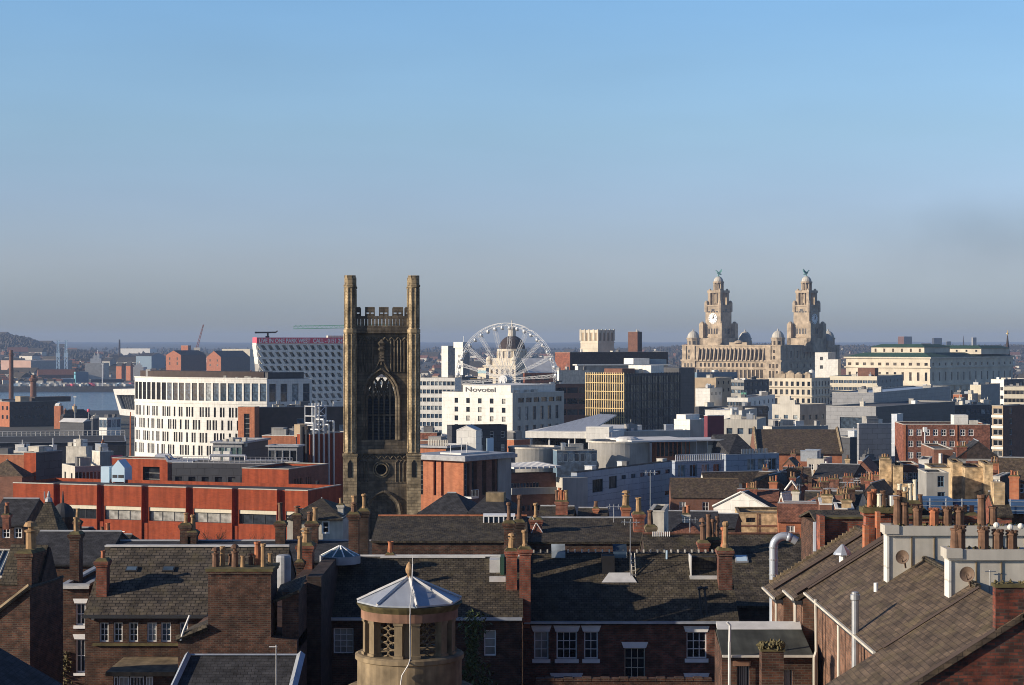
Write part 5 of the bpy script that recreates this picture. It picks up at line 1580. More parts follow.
def build_green_roofs():
 Y = 1250
 B = Bld("green_roofed_palace", "wide cream stone office palace with green copper hipped roofs and a shaded colonnade", "office building", 846, 930, 1013, 358.2, Y, 40)
 w, d, h, root = B.w, B.d, B.h, B.root
 for fc, W, n in (('F', w, 11), ('R', d, 14)):
  st = W / n
  for i in range(n):
   u = st * (i + .5)
   B.win(fc, u - 1.2, h - 5.0, 2.4, 1.9, fr=0, rec=.4, glass="glass_dark")
   B.win(fc, u - .9, h - 15.0, 1.8, 5.6, fr=0, rec=.5, glass="glass_dark")
   if fc == 'R' or i > 5: B.win(fc, u - 1.6, h - 32, 3.2, 10.5, fr=0, rec=.9, glass="glass_dark")
 B.walls("portland", depth=.7)
 c = MB()
 for zz, o, t in ((h - .3, 1.2, 1.0), (h - 6.6, .9, .8), (h - 18.2, 1.6, 1.3)):
  c.box(-w - o, o, -o, .1, zz, zz + t); c.box(-.1, o, .1, d + o, zz, zz + t)
 c.build("cornice", M["portland"], root)
 c = MB()
 for i in range(15):
  y = d * i / 14
  c.tube((.7, min(max(y, 1), d - 1), 0), (.7, min(max(y, 1), d - 1), h - 19), 1.0, None, 8)
 c.build("columns", M["portland"], root)
 r = MB(); z1 = B.ftop(352.8)
 i_ = 9
 r.add([(-w - 1, -1, h + .7), (1, -1, h + .7), (1, d + 1, h + .7), (-w - 1, d + 1, h + .7), (-w + i_, i_, z1), (-i_, i_, z1), (-i_, d - i_, z1), (-w + i_, d - i_, z1)],
   [(0, 1, 5, 4), (1, 2, 6, 5), (2, 3, 7, 6), (3, 0, 4, 7), (4, 5, 6, 7)])
 r.build("roof", M["copper"], root)
 def attic(x0, x1, y0, y1, pyt):
  zt = B.ftop(pyt)
  b = MB(); b.box(x0, x1, y0, y1, z1 - 1.2, zt)
  o = b.build("attic", M["portland"], root)
  q = MB()
  q.add([(x0 - 1, y0 - 1, zt), (x1 + 1, y0 - 1, zt), (x1 + 1, y1 + 1, zt), (x0 - 1, y1 + 1, zt), (x0 + 5, y0 + 5, zt + 2.0), (x1 - 5, y0 + 5, zt + 2.0), (x1 - 5, y1 - 5, zt + 2.0), (x0 + 5, y1 - 5, zt + 2.0)],
    [(0, 1, 5, 4), (1, 2, 6, 5), (2, 3, 7, 6), (3, 0, 4, 7), (4, 5, 6, 7), (3, 2, 1, 0)])
  q.build("attic_roof", M["copper"], o)
  v = MB()
  n = 6
  for i in range(n):
   x = x0 + (x1 - x0) * (i + .5) / n
   v.box(x - .7, x + .7, y0 - .08, y0 + .3, z1 + .4, zt - 1.0)
  v.build("attic_windows", M["glass_dark"], o)
 attic(-w + 12, -11, 13, d * .4, 347.2)
 attic(-w + 22, -3 + 6, d * .55, d - 12, 348.6)
 # the entrance corner
 c = MB()
 for x in (-w * .40, -w * .30, -w * .16, -w * .06): c.tube((x, -1.0, h - 33), (x, -1.0, h - 19), 1.0, None, 8)
 c.build("columns", M["portland"], root)
build_green_roofs()
# --- the white roofed college and shops behind the rooftops
simple("grey_departments", "long grey store with a curved looking flat roof and a charcoal lower wall", "store", 826, 876, 955, 407, 560, 34, "grey_clad", "felt", right="dark_clad", hold=False, F=(1, 1, 7, 3.4, 3.2, 5, GB))
b = simple("grey_roof_house", "pale grey ribbed roof storey set on the long grey store", "roof storey", 832, 874, 950, 393, 600, 26, "grey_clad", "zinc", right="grey_clad", clut=5, seed=2)
simple("long_bridge", "long dark glazed upper floor with a pale edge crossing below the white windowed offices", "office building", 695, 699, 768, 407, 640, 72, "dark_clad", "felt", right="dark_clad", Rr=(14, 1, 3.0, 2.0, .6, 3, GB), cap="concrete")
b = simple("grey_stepped_block", "grey rendered block with a stepped gable outline below the corner office", "building", 772, 800, 826, 405, 640, 40, "concrete", "felt", right="concrete", F=(3, 2, 1.6, 1.3, 3.5, 4.2, GB), Rr=(4, 2, 1.6, 1.6, 3.5, 3.8, GB), hold=True)
b.walls("concrete_pale", right="concrete"); b.flat("felt", .3)
s = MB(); s.slab_y([(-8, b.h - .2), (-2, b.h - .2), (-2, b.h + 1.6), (-4, b.h + 1.6), (-4, b.h + 3.0), (-8, b.h + 3.0)], .02, .8); s.build("stepped_gable", M["concrete_pale"], b.root)
b = simple("grey_wall_store", "flat roofed grey store with a white rimmed roof, below the grey stepped block", "store", 763, 772, 828, 427, 470, 66, "white_dirty", "roof_white", right="concrete", cap="white_dirty", hold=True)
b.walls("white_dirty", right="concrete"); b.flat("roof_white", .5, cap="white_dirty"); b.plant("roof_house", -11, -5, b.d * .35, b.d * .6, b.h + 1.4, "concrete"); b.clutter(5, 31)
b = simple("maroon_block", "maroon clad block with a grey door, standing among white roof boxes", "building", 704, 707.5, 724, 416, 470, 62, "white", "roof_white", right="purple", hold=True)
b.win('R', b.d * .45, .5, 1.6, 4.4, 1, 1, .06, .05, "steel", "glass_blue", rec=.1); b.walls("purple"); b.flat("roof_white", .2, cap="white")
b = simple("white_stepped_block", "white stepped blocks beside the maroon clad block", "building", 674, 690, 712, 420, 480, 45, "white", "roof_white", right="pale_blue", par=.2, hold=True)
b.walls("white", right="concrete_pale"); b.flat("roof_white", .2, cap="white"); b.plant("white_box", -b.w + .4, -b.w * .35, .5, 6, b.h + 1.3, "white")
b = simple("white_wall_block", "white walls with a pale round post behind the maroon block", "building", 705, 742, 757, 410.5, 560, 20, "white", "roof_white", F=(4, 1, 1.4, 1.2, 4.6, 4, GB), right="concrete_pale")
s = MB(); s.tube((-b.w * .25, -.8, 0), (-b.w * .25, -.8, b.h + .6), .5, None, 10); s.build("round_post", M["white"], b.root)
b = simple("rough_wall_block", "weathered grey concrete wall with a white ledge, to the side of the white walls", "building", 724, 757, 766, 420, 500, 15, "concrete_pale", "felt", F=(3, 1, 1.6, 1.6, 2.2, 4, GB), clut=4, seed=44)
# big slate roofed warehouse hall
b = simple("slate_hall", "long brick hall under a big brown slate roof with stone verges", "hall", 757, 842, 866, 452.5, 400, 4, "brick_orange", "slate_lit", right="brick_brown", hold=True)
b.walls("brick_orange", right="brick_brown")
rise = (452.5 - 436.5) * 405 / FPX + 1.0
r = MB(); d_, h_ = 10.0, b.h
r.plate([(-b.w, -.5, h_ - .2), (0, -.5, h_ - .2), (0, d_, h_ + rise), (-b.w, d_, h_ + rise)], .2); r.plate([(0, 2 * d_ + .5, h_ - .2), (-b.w, 2 * d_ + .5, h_ - .2), (-b.w, d_, h_ + rise), (0, d_, h_ + rise)], .2)
r.build("roof", M["slate_lit"], b.root)
for x in (-b.w, 0):
 s = MB(); s.slab_x([(0, h_ - .2), (2 * d_, h_ - .2), (d_, h_ + rise - .1)], x - .3 if x < 0 else x, x if x < 0 else x + .3); s.build("gable", M["brick_brown"], b.root)
 s = MB(); s.bar((x, -.5, h_ + .1), (x, d_, h_ + rise + .35), .5); s.bar((x, 2 * d_ + .5, h_ + .1), (x, d_, h_ + rise + .35), .5); s.build("verge", M["stone"], b.root)
simple("brick_lean_block", "low brick block in shade against the end of the big slate roofed hall", "building", 858, 862, 882, 461, 380, 62, "brick_brown", "felt", right="brick_shade")
b = simple("dark_garage", "dark flat roofed block with a shining white edge behind the slate hall", "building", 830, 850, 881, 437.5, 440, 50, "dark_clad", "felt_dark", cap="white", right="dark_clad")
# steel stair tower and panel hall
b = simple("panel_hall", "grey panelled hall wall framed by a pale edge beside the steel shaft", "hall", 857, 859, 893, 424, 430, 74, "grey_clad", "felt", right="grey_clad", cap="white")
b = simple("steel_shaft", "tall shiny steel service shaft between the panel hall and the windowed brick flats", "service shaft", 891.5, 897, 903, 414.5, 420, 35, "zinc", "zinc", hold=True)
s = MB()
b.walls("zinc"); b.flat("zinc", .2, cap="steel")
for k in range(6): s.box(-b.w - .06, .06, -.06, b.d + .06, b.h * (.2 + .13 * k), b.h * (.2 + .13 * k) + .12)
s.build("bands", M["steel"], b.root)
b = simple("brick_flats", "red brick flats with two long rows of white framed windows", "apartment block", 903.5, 990, 992, 425, 400, 4, "brick_red", "felt", cap="concrete", depth=14, hold=True)
for j in range(3):
 for i in range(8): b.win('F', 1.0 + i * 1.72 + (0.0 if i < 6 else .5), b.h - 2.3 - j * 2.4, 1.05, 1.35, 2, 2, .11, .06, "white_paint", "glass", rec=.08)
b.walls("brick_red"); b.flat("felt", .3);
s = MB(); s.box(-b.w + .1, -b.w + .5, -.15, .02, 0, b.h); s.box(-b.w + 10.9, -b.w + 11.2, -.15, .02, 0, b.h); s.build("brick_piers", M["brick_orange"], b.root)
b.plant("white_box", -7.2, -4.2, 2, 6, b.h + 2.0, "white"); b.plant("white_box", -4, -2.2, 2, 5, b.h + .9, "white_dirty")
t = pole("flue_mast", "pale round flue with a wide cap rising before the windowed brick flats", "flue", 925, 429, 330, .16, "steel_white", head=.3)
# eastern blocks near the picture edge
b = simple("stone_stair_offices", "tan stone offices with white banded stair bays close to the picture edge", "office building", 992, 1003, 1030, 406, 520, 40, "tan", "felt", right="brick_tan", hold=True)
for j in range(5):
 b.win('F', .4, b.h - 2.2 - j * 2.9, b.w * .8, 1.5, 2, 1, .06, .1, "white_paint", "glass_dark", rec=.15); b.win('R', 4, b.h - 2.2 - j * 2.9, 1.8, 1.6, 1, 1, .06, .06, "white_paint", "glass_dark", rec=.15)
b.walls("tan", right="brick_brown"); b.flat("felt", .3)
s = MB()
for j in range(5): s.box(-b.w - .15, .02, -.15, .02, b.h - 3.2 - j * 2.9, b.h - 2.5 - j * 2.9)
s.build("bands", M["white"], b.root)
simple("cream_window_block", "cream block with a grid of small windows below the dark church spire", "office building", 1004, 1040, 1046, 387, 800, 15, "cream", "felt", F=(9, 4, 1.5, 1.6, 1.5, 3.4, DK))
simple("white_top_block", "white flat topped block below the dark church spire", "office building", 991, 1004, 1024, 379.5, 900, 45, "white", "roof_white", right="dark_clad", F=(3, 3, 1.6, 1.6, 3.6, 4, DK), Rr=(4, 2, 2.0, 1.8, 1.5, 3.6, GB))
simple("stepped_white_wall", "stepped windowless white end wall in front of the green roofed palace", "building", 970, 981, 1000, 385, 840, 28, "cream", "felt", right="concrete", par=.3)
simple("stepped_white_wall", "lower windowless white end wall tucked under the stepped one", "building", 966, 972, 978, 394, 830, 28, "cream", "felt", right="concrete", par=.3)
b = simple("dark_glass_offices", "dark blue glazed offices with white roof boxes behind the windowed brick flats", "office building", 946, 951, 996, 405.5, 620, 60, "dark_clad", "felt_dark", right="dark_clad", Rr=(9, 4, 2.4, 1.6, 1.4, 3.2, GB), clut=7, seed=15)
b = simple("white_roof_cluster", "cluster of small white rendered roof houses above the dark glazed offices", "building", 947, 957, 972, 402.5, 700, 35, "cream", "roof_white", right="concrete", F=(2, 1, 1.4, 1.4, 1.2, 3, DK), clut=4, seed=17)
b = simple("orange_top_house", "small orange brick roof house before the shaded colonnade", "building", 953, 962, 968, 394.5, 760, 30, "brick_orange", "felt", F=(2, 1, 1.2, 1.3, 1, 3, DK))
# ------------------------------------------------------------------ the red brick centre and its roofscape
def build_red_centre():
 Y = 268
 B = Bld("red_brick_centre", "long low red brick centre with dark upright recesses", "civic building", 13, 308, 341, 491, Y, 18.4)
 w, d, h, root = B.w, B.d, B.h, B.root
 q = Y / FPX
 def u(px):   # distance along the front for a photograph column
  k = (px - CX) / FPX; a = B.a
  X = root.location.x
  return w - (k * Y - X) / (-math.cos(a) - k * math.sin(a))
 rec = [(53.5, 60), (97, 104), (141.5, 148.5), (186, 193), (232, 238.5), (277, 285)]
 segs, last = [], 0.0
 for a, b_ in rec:
  segs.append((last, u(a))); last = u(b_)
 segs.append((last, w))
 O = Vector((-w, 0, 0)); U = Vector((1, 0, 0)); N = Vector((0, -1, 0))
 wall = MB()
 zt, zb = h - 2.95, h - 4.95
 for i, (a, c) in enumerate(segs):
  L = c - a
  hole = [(0.08 if i else 4.5, zb, L - (0.16 if i else 4.6), zt - zb)]
  holed_wall(wall, O + U * a, U, N, L, h, hole, .35)
  inst("ribbon_window", window_mesh(hole[0][2], zt - zb - .55, max(2, int(L / 1.6)), 1, .06, .08, "iron", "glass"), root, O + U * (a + hole[0][0]) + Vector((0, .35, zb)), 0)
  s = MB(); s.box(-w + a + hole[0][0], -w + a + hole[0][0] + hole[0][2], .12, .3, zt - .56, zt - .02); s.build("window_head", M["cream"], root)
 for (a, b_) in rec:
  x0, x1 = -w + u(a), -w + u(b_)
  wall.box(x0, x1, 1.1, 1.3, 0, h - .1)
  wall.poly([(x0, 1.1, 0), (x0, 0, 0), (x0, 0, h), (x0, 1.1, h)]); wall.poly([(x1, 0, 0), (x1, 1.1, 0), (x1, 1.1, h), (x1, 0, h)])
  wall.box(x0 + .25, x1 - .3, .25, .5, 0, h - 5.3)
 holed_wall(wall, (0, 0, 0), (0, 1, 0), (1, 0, 0), d, h, [], .2)
 holed_wall(wall, (0, d, 0), (-1, 0, 0), (0, 1, 0), w, h, [], .2)
 holed_wall(wall, (-w, d, 0), (0, -1, 0), (-1, 0, 0), d, h, [], .2)
 wall.build("wall", M["brick_mod"], root)
 r = MB(); r.poly([(-w, 1.3, h - .5), (0, 1.3, h - .5), (0, d, h - .5), (-w, d, h - .5)]); r.build("roof", M["felt_dark"], root)
 c = MB()
 last = 0
 for a, b_ in segs: c.box(-w + a, -w + b_, -.06, .3, h, h + .14)
 c.box(-.3, .05, .3, d, h, h + .14); c.build("coping", M["concrete_pale"], root)
 b = MB(); b.box(-w + u(122), -w + u(125), -.12, 0, h - 6.7, h - 6.6); b.box(-w + u(121), -w + u(125), -.12, 0, h - 7.2, h - 7.1); b.build("wall_vents", M["white_paint"], root)
build_red_centre()
def roofbox(name, label, cat, xl, xc, xr, yt, Y, a, wall, right=None, roof="felt_dark", cap="concrete", zb=None, **k):
 return simple(name, label, cat, xl, xc, xr, yt, Y, a, wall, roof, right=right, cap=cap, **k)
roofbox("stair_block", "red brick stair block with a dark side, rising above the long red parapet", "building", 24, 36, 62, 453, 305, 24, "brick_mod", "dark_clad")
b = roofbox("brick_hall", "broad red brick hall behind the small pale blue plant house", "building", 112, 167.5, 182, 459.5, 320, 20, "brick_mod", "brick_brown", hold=True)
b.win('F', b.w * .56, b.h - 4.5, b.w * .3, 3.2, 1, 3, .05, .1, "concrete", "glass_dark", rec=.6); b.walls("brick_mod", right="brick_brown"); b.flat("felt_dark", .4)
b = roofbox("brick_stage_block", "red brick block with slit windows in its shaded flank", "building", 242, 288.5, 345, 469.5, 290, 20, "brick_mod", "brick_brown", hold=True)
for i in range(3): b.win('R', 2.0 + i * 1.0, b.h - 4.2, .45, 2.6, fr=0, rec=.3, glass="glass_dark")
for i in range(3): b.win('R', 6.0 + i * .8, b.h - 3.6, .3, 2.0, fr=0, rec=.3, glass="glass_dark")
b.win('R', 9.4, b.h - 5, 1.4, 2.6, 1, 1, .06, .05, "blue_grey_paint", "glass_dark"); b.walls("brick_mod", right="brick_brown"); b.flat("felt_dark", .4)
s = MB(); s.box(.2, 1.6, 2.2, 4.6, b.h - 5.3, b.h - 4.6); s.build("yellow_unit", M["yellow_paint"], b.root)
s = MB(); s.box(.3, 1.9, 5.6, 9.2, b.h - 6, b.h - 4.4)
for k in range(5): s.box(.2, .32, 5.6, 9.2, b.h - 5.9 + k * .32, b.h - 5.76 + k * .32)
s.build("louvred_unit", M["blue_grey_paint"], b.root)
b = roofbox("plant_block", "red brick rooftop block hung with silver pipes, immediately beside the church tower", "building", 297, 310, 352, 434.5, 345, 35, "brick_mod", "brick_mod", hold=True)
b.walls("brick_mod"); b.flat("felt_dark", .3)
for i, (yy, zz) in enumerate(((.6, 2.0), (2.0, .8), (3.4, 2.6), (4.8, 1.6), (6.2, 2.2))):
 s = MB(); s.tube((.35, yy, .3), (.35, yy, b.h + zz), .2, None, 8); s.tube((.35, yy, b.h + zz), (-1.5, yy, b.h + zz), .2, None, 8); s.build("pipe", M["steel"], b.root)
s = MB(); s.tube((-1.6, -.3, .3), (-1.6, -.3, b.h + 1.4), .42, None, 10); s.tube((-.6, -.25, .3), (-.6, -.25, b.h + .9), .2, None, 8); s.build("duct", M["iron"], b.root)
s = MB()
for x in (-3.5, -1.0):
 for y in (2.6, 5.6): s.bar((x, y, b.h), (x, y, b.h + 5.2), .16)
for z in (1.5, 3.2, 5.0):
 s.bar((-3.5, 2.6, b.h + z), (-3.5, 5.6, b.h + z), .13); s.bar((-1, 2.6, b.h + z), (-1, 5.6, b.h + z), .13); s.bar((-3.5, 2.6, b.h + z), (-1, 2.6, b.h + z), .13); s.bar((-3.5, 5.6, b.h + z), (-1, 5.6, b.h + z), .13)
for (za, zb_) in ((0, 1.5), (1.5, 3.2), (3.2, 5)): s.bar((-1, 2.6, b.h + za), (-1, 5.6, b.h + zb_), .1); s.bar((-1, 5.6, b.h + za), (-1, 2.6, b.h + zb_), .1)
s.build("flue_frame", M["steel_white"], b.root)
for y in (3.2, 4.1, 5.0):
 s = MB(); s.tube((-2.2, y, b.h), (-2.2, y, b.h + 5.6), .22, None, 8); s.build("flue", M["steel"], b.root)
for dx, dy in ((-4, 1), (-5, 3)): b.plant("roof_unit", dx - .7, dx + .7, dy, dy + 1.4, b.h + 1.7, "tan")
# pale blue plant house with a gabled top
Y = 290
t = thing("plant_house", "small pale blue gabled plant house on legs upon the roof of the red centre", "plant house", (xat(124.5, Y), Y, zat(485, Y)), R(-14))
z = lambda py: zat(py, Y) - t.location.z
sx = (125 - 111) * Y / FPX / 2
b = MB(); b.box(-2 * sx, 0, 0, 2.6, z(482), z(468)); b.slab_y([(-2 * sx, z(468)), (0, z(468)), (-.7 * sx, z(462.5)), (-1.0 * sx, z(460)), (-1.3 * sx, z(462.5))], 0, 2.6); b.build("housing", M["pale_blue"], t)
b = MB(); b.box(-2 * sx + .15, -1.15 * sx, -.05, .2, z(478), z(475)); b.box(-.95 * sx, -.15, -.05, .2, z(478), z(475)); b.build("louvre", M["iron"], t)
for x in (-1.9 * sx, -.1):
 for y in (.2, 2.3):
  b = MB(); b.bar((x, y, -2.0), (x, y, z(482)), .14); b.build("leg", M["steel_white"], t)
b = MB(); b.box(-2 * sx - 1.9, -2 * sx - .5, .2, 1.6, -1, z(467)); b.build("side_unit", M["pale_blue"], t)
b = MB(); b.box(-2 * sx - 1.0, -2 * sx + .1, 1.9, 3.4, -2, z(466)); b.build("dark_unit", M["dark_clad"], t)
# glazed lantern rooms with plant deck
b = roofbox("glazed_lantern", "flat roofed glazed rooftop room with pale green panes and grey air units before it", "building", 213, 242, 268, 443.5, 335, 12, "grey_clad", "dark_clad", roof="zinc", cap="lead", hold=True)
b.grid('F', 5, 1, 1.05, 2.6, .7, 3, fr=.06, rec=.12, frame="steel", glass="glass_green"); b.walls("grey_clad", right="dark_clad"); b.flat("zinc", .05, cap="lead", over=.4)
for x in (-3.9, -2.1): b.plant("air_unit", x - .6, x + .6, -2.2, -1.1, b.h - 1.3, "white", b.h - 4)
for i in range(4): b.plant("roof_unit", -4 + i * 1.2, -3.3 + i * 1.2, 1, 2, b.h + .7 + .3 * (i % 2), "white_dirty")
b = roofbox("glazed_lantern", "glazed rooftop room with darker panes, next to the piped red brick block", "building", 268, 297, 303, 447, 325, 8, "grey_clad", "dark_clad", roof="zinc", cap="lead", hold=True)
b.grid('F', 4, 1, 1.1, 2.0, .6, 3, fr=.06, rec=.12, frame="steel", glass="glass_dark"); b.walls("grey_clad", right="dark_clad"); b.flat("zinc", .05, cap="lead", over=.3)
b = roofbox("plant_deck", "low dark plant deck edged with silver handrails, behind the red parapet", "building", 172, 292, 300, 464, 308, 8, "dark_clad", "dark_clad", hold=True)
b.grid('F', 9, 1, 1.2, 1.6, 2.2, 3, fr=.06, rec=.2, frame="iron", glass="glass_dark"); b.walls("dark_clad"); b.flat("felt", .05, cap="lead")
s = MB()
for i in range(24):
 x = -b.w + b.w * i / 23; s.bar((x, .1, b.h), (x, .1, b.h + 1.05), .05)
for zz in (.55, 1.05): s.bar((-b.w, .1, b.h + zz), (0, .1, b.h + zz), .05)
s.build("handrail", M["steel"], b.root)
s = MB(); s.path([(-b.w + 1, 1.2, b.h + .5), (-b.w * .7, 1.4, b.h + .5), (-b.w * .7, 1.4, b.h + 1.2), (-b.w * .4, 1.0, b.h + 1.2), (-b.w * .4, 1, b.h + .4), (-1, 1.2, b.h + .4)], .22, 8); s.build("duct", M["steel"], b.root)
s = MB(); s.path([(-b.w - 3, 0.5, b.h + 1.0), (-b.w - 1.2, .3, b.h + 1.0), (-b.w - .6, .2, b.h + .2), (-b.w + 3.5, .4, b.h + .1)], .3, 8); s.path([(-b.w - 3, 1.4, b.h + 1.2), (-b.w - .8, 1.2, b.h + 1.2), (-b.w, 1.0, b.h + .4), (-b.w + 4, 1.2, b.h + .3)], .26, 8); s.build("duct", M["steel"], b.root)
b = roofbox("pale_roof_block", "low brick block with a bright roof edge against the dark maroon wing", "building", 262, 296, 305, 436, 410, 10, "brick_orange", "dark_clad", cap="white", roof="roof_white")
# dark station canopy and roofs near the left edge of the view
b = simple("station_canopy", "long dark flat canopy with railings stretching in from the picture edge", "canopy", -20, -12, 125, 437, 470, 78, "dark_clad", "felt_dark", right="dark_clad", hold=True)
b.walls("dark_clad"); b.flat("felt_dark", .05, cap="lead")
s = MB()
for i in range(30):
 y = b.d * i / 29; s.bar((-.3, y, b.h), (-.3, y, b.h + 1.3), .07)
s.bar((-.3, 0, b.h + 1.3), (-.3, b.d, b.h + 1.3), .09); s.bar((-.3, 0, b.h + .7), (-.3, b.d, b.h + .7), .06); s.build("railing", M["lead_pale"], b.root)
simple("roof_house", "dull brown brick block behind the railings at the picture edge", "building", -20, 40, 44, 455, 380, 10, "brick_orange", "felt", par=.2)
b = simple("hip_shed", "low brown hipped roof beside the red stair block", "shed", -20, 22, 34, 476, 300, 12, "brick_brown", "slate_lit", gab=dict(rise=2.4, along='y', wall="brick_brown", hip=2))
b = simple("white_roof_boxes", "stack of white rendered roof boxes beyond the dark canopy's end", "building", 66, 86, 92, 447, 420, 15, "white_dirty", "roof_white", right="concrete", hold=True)
b.walls("white_dirty"); b.flat("roof_white", .1); b.plant("white_box", -3.6, -1.2, 1, 3, b.h + 1.6, "white"); b.plant("white_box", -5, -4, 1, 3, b.h + .9, "white_dirty"); b.clutter(4, 3)
t = thing("orange_spirelet", "slim orange brick pyramid with a white tip beyond the roof boxes", "spire", (xat(103, 430), 430, ground_z(430)), .4)
b = MB(); b.lathe([(1.3, 0), (1.2, zat(450, 430) - t.location.z), (.12, zat(439, 430) - t.location.z)], n=4, a0=R(45)); b.build("pyramid", M["brick_orange"], t)
b = MB(); zz = zat(439.5, 430) - t.location.z; b.tube((0, 0, zz), (0, 0, zz + .9), .14, None, 6); b.build("finial", M["white"], t)
b = simple("long_grey_roof", "long low grey workshop with louvred sides, under the white roof boxes", "workshop", 62, 75, 101, 467, 330, 62, "concrete_pale", "felt", right="concrete", Rr=(7, 1, 1.0, 1.8, .9, 3, dict(fr=.05, rec=.15, glass="glass_dark")), F=(2, 1, 1.0, 1.2, 1.2, 3, DK), cap="white_dirty")
b = simple("flat_shed", "low flat shed with a blue sign panel, next to the orange pyramid", "shed", 92, 100, 113, 452, 400, 55, "white_dirty", "zinc", right="concrete", cap="white")
b.plant("sign_panel", -.1, .12, 2.4, 5, b.h - .8, "red_paint", b.h - 2.4)
b = simple("grey_shed", "grey flat shed with a bright roof edge at the picture edge", "shed", -15, 30, 34, 452, 395, 10, "white_dirty", "felt", cap="white")
# panelled orange office beside the tower
def build_panel_office():
 Y = 284
 B = Bld("panel_office", "modern block of tall orange brick panels under an oversailing grey roof slab", "office building", 412, 463.5, 510, 461, Y, 36)
 w, d, h, root = B.w, B.d, B.h, B.root
 k = w / 47.5
 for a, c in ((4.3, 10.4), (20, 22.5), (27, 29.5)):
  B.win('F', a * k, h - 5.4, (c - a) * k, 5.2, 1, 7, .04, .12, "iron", "glass_dark", rec=.4)
 kd = d / 46.5
 B.win('R', 1.2 * kd, h - 5.4, 4.6 * kd, 5.0, 1, 6, .08, .1, "steel", "glass_blue", rec=.5)
 B.win('R', 8 * kd, h - 5.4, 5 * kd, 5.2, 1, 1, .04, .1, "iron", "glass_dark", rec=.6)
 B.win('R', 18.5 * kd, h - 5.4, 4 * kd, 5.2, 1, 1, .04, .1, "iron", "glass_dark", rec=.6)
 B.win('R', 28 * kd, h - 5.4, 3.5 * kd, 5.2, 1, 1, .04, .1, "iron", "glass_dark", rec=.6)
 B.walls("brick_orange", right="brick_brown", depth=.6)
 s = MB(); s.box(-w - .6, 1.0, -.9, d + .6, h, h + .55); s.box(-w - .3, .7, -.6, d + .4, h + .55, h + .75); s.build("roof_slab", M["lead"], root)
 s = MB(); s.box(.02, 1.5, 0, 7 * kd, h - 5.6, h - 5.3)
 for i in range(6): s.bar((1.45, i * 7 * kd / 5, h - 5.4), (1.45, i * 7 * kd / 5, h - 4.3), .05)
 s.bar((1.45, 0, h - 4.3), (1.45, 7 * kd, h - 4.3), .06); s.build("balcony", M["steel"], root)
 s = MB(); s.box(.02, .25, 33 * kd, d, 0, h); s.build("end_panel", M["concrete"], root)
 for i, (x, y) in enumerate(((-4, 2), (-2.4, 4), (-5, 6))):
  s = MB(); s.tube((x, y, h + .7), (x, y, h + 2.2 + .4 * i), .06, None, 6); s.build("mast", M["steel"], root)
 B.plant("white_deck", -6, -2, 2, 9, h + 1.0, "roof_white")
build_panel_office()
simple("brick_terrace", "brown brick block with a dark side, just beside the church tower", "building", 418, 439, 456, 441, 400, 20, "brick_brown", "felt", right="dark_brown", clut=2, seed=2)
b = simple("red_upper_block", "small red brick block with a flat top below the white ribbon windowed slab", "building", 417, 437, 441, 433, 430, 12, "brick_red", "felt", right="brick_shade")
b = simple("flat_roof_store", "flat grey roofed store with a slatted screen along its edge, beside the tower", "store", 416, 446, 470, 448, 345, 28, "brick_orange", "felt", right="dark_clad", hold=True)
b.walls("brick_orange", right="dark_clad"); b.flat("zinc", .1, cap="lead", over=.5)
s = MB()
for i in range(12): s.box(-4.4 + i * .36, -4.2 + i * .36, 1, 1.15, b.h - .3, b.h + 1.4)
s.build("slatted_screen", M["concrete_pale"], b.root)
b = simple("dark_window_flats", "dark slate grey flats with small pale windows and a red brick base", "apartment block", 447, 452, 507, 426, 370, 70, "dark_clad", "felt_dark", right="dark_clad", hold=True)
for j in range(3):
 for i in range(5): b.win('R', b.d * (i + .45) / 5, b.h - 2.4 - j * 2.6, .75, 1.2, 1, 2, .06, .05, "white_paint", "glass", rec=.1)
b.walls("dark_clad", right="dark_clad"); b.flat("felt_dark", .3, cap="iron"); b.plant("bay", -.05, .5, b.d * .62, b.d * .74, b.h - 2.5, "pale_blue", 0)
s = MB(); s.box(.03, .25, 0, b.d, 0, b.h - 6); s.build("brick_base", M["brick_brown"], b.root)
simple("white_gable_house", "plain white wall with a low gabled top standing against the dark grey flats", "building", 456.5, 476, 480, 430, 350, 14, "white", "roof_white", depth=4, gab=dict(rise=.8, along='y', wall="white", over=.1))
# white canopied college with drums
b = simple("white_canopy", "long white roof fascia on slender posts before the gold lattice block", "canopy building", 526, 612, 642, 432, 440, 14, "glass_dark", "roof_white", hold=True)
s = MB(); s.box(-b.w, 0, -.6, b.d, b.h - 1.55, b.h); s.build("fascia", M["white"], b.root)
s = MB(); s.box(-b.w + .6, -.8, 4, b.d, 0, b.h - 1.5); s.build("glazing", M["glass_dark"], b.root)
for i in range(5):
 s = MB(); s.tube((-b.w * (.04 + .23 * i), .4, 0), (-b.w * (.04 + .23 * i), .4, b.h - 1.5), .2, None, 8); s.build("post", M["steel_white"], b.root)
s = MB(); s.plate([(-b.w * .92, 3, b.h), (-6, 3, b.h), (-2, 16, b.h + 3.4), (-6, 16, b.h + 3.6)], .3); s.build("sloping_roof", M["zinc"], b.root)
b.plant("white_box", -6, -.5, -.9, 4, b.h + 1.2, "white", b.h - 2.4)
simple("long_white_fascia", "low white roofed block continuing the white canopy towards the maroon block", "building", 618, 624, 690, 431.5, 455, 72, "white", "roof_white", right="concrete_pale", cap="white", Rr=(9, 1, 2.0, 1.3, 1.6, 3, GB))
b = simple("orange_curve", "curved orange brick wall tucked under the end of the white canopy", "building", 501, 514, 530, 440, 385, 40, "brick_orange", "felt", right="brick_orange")
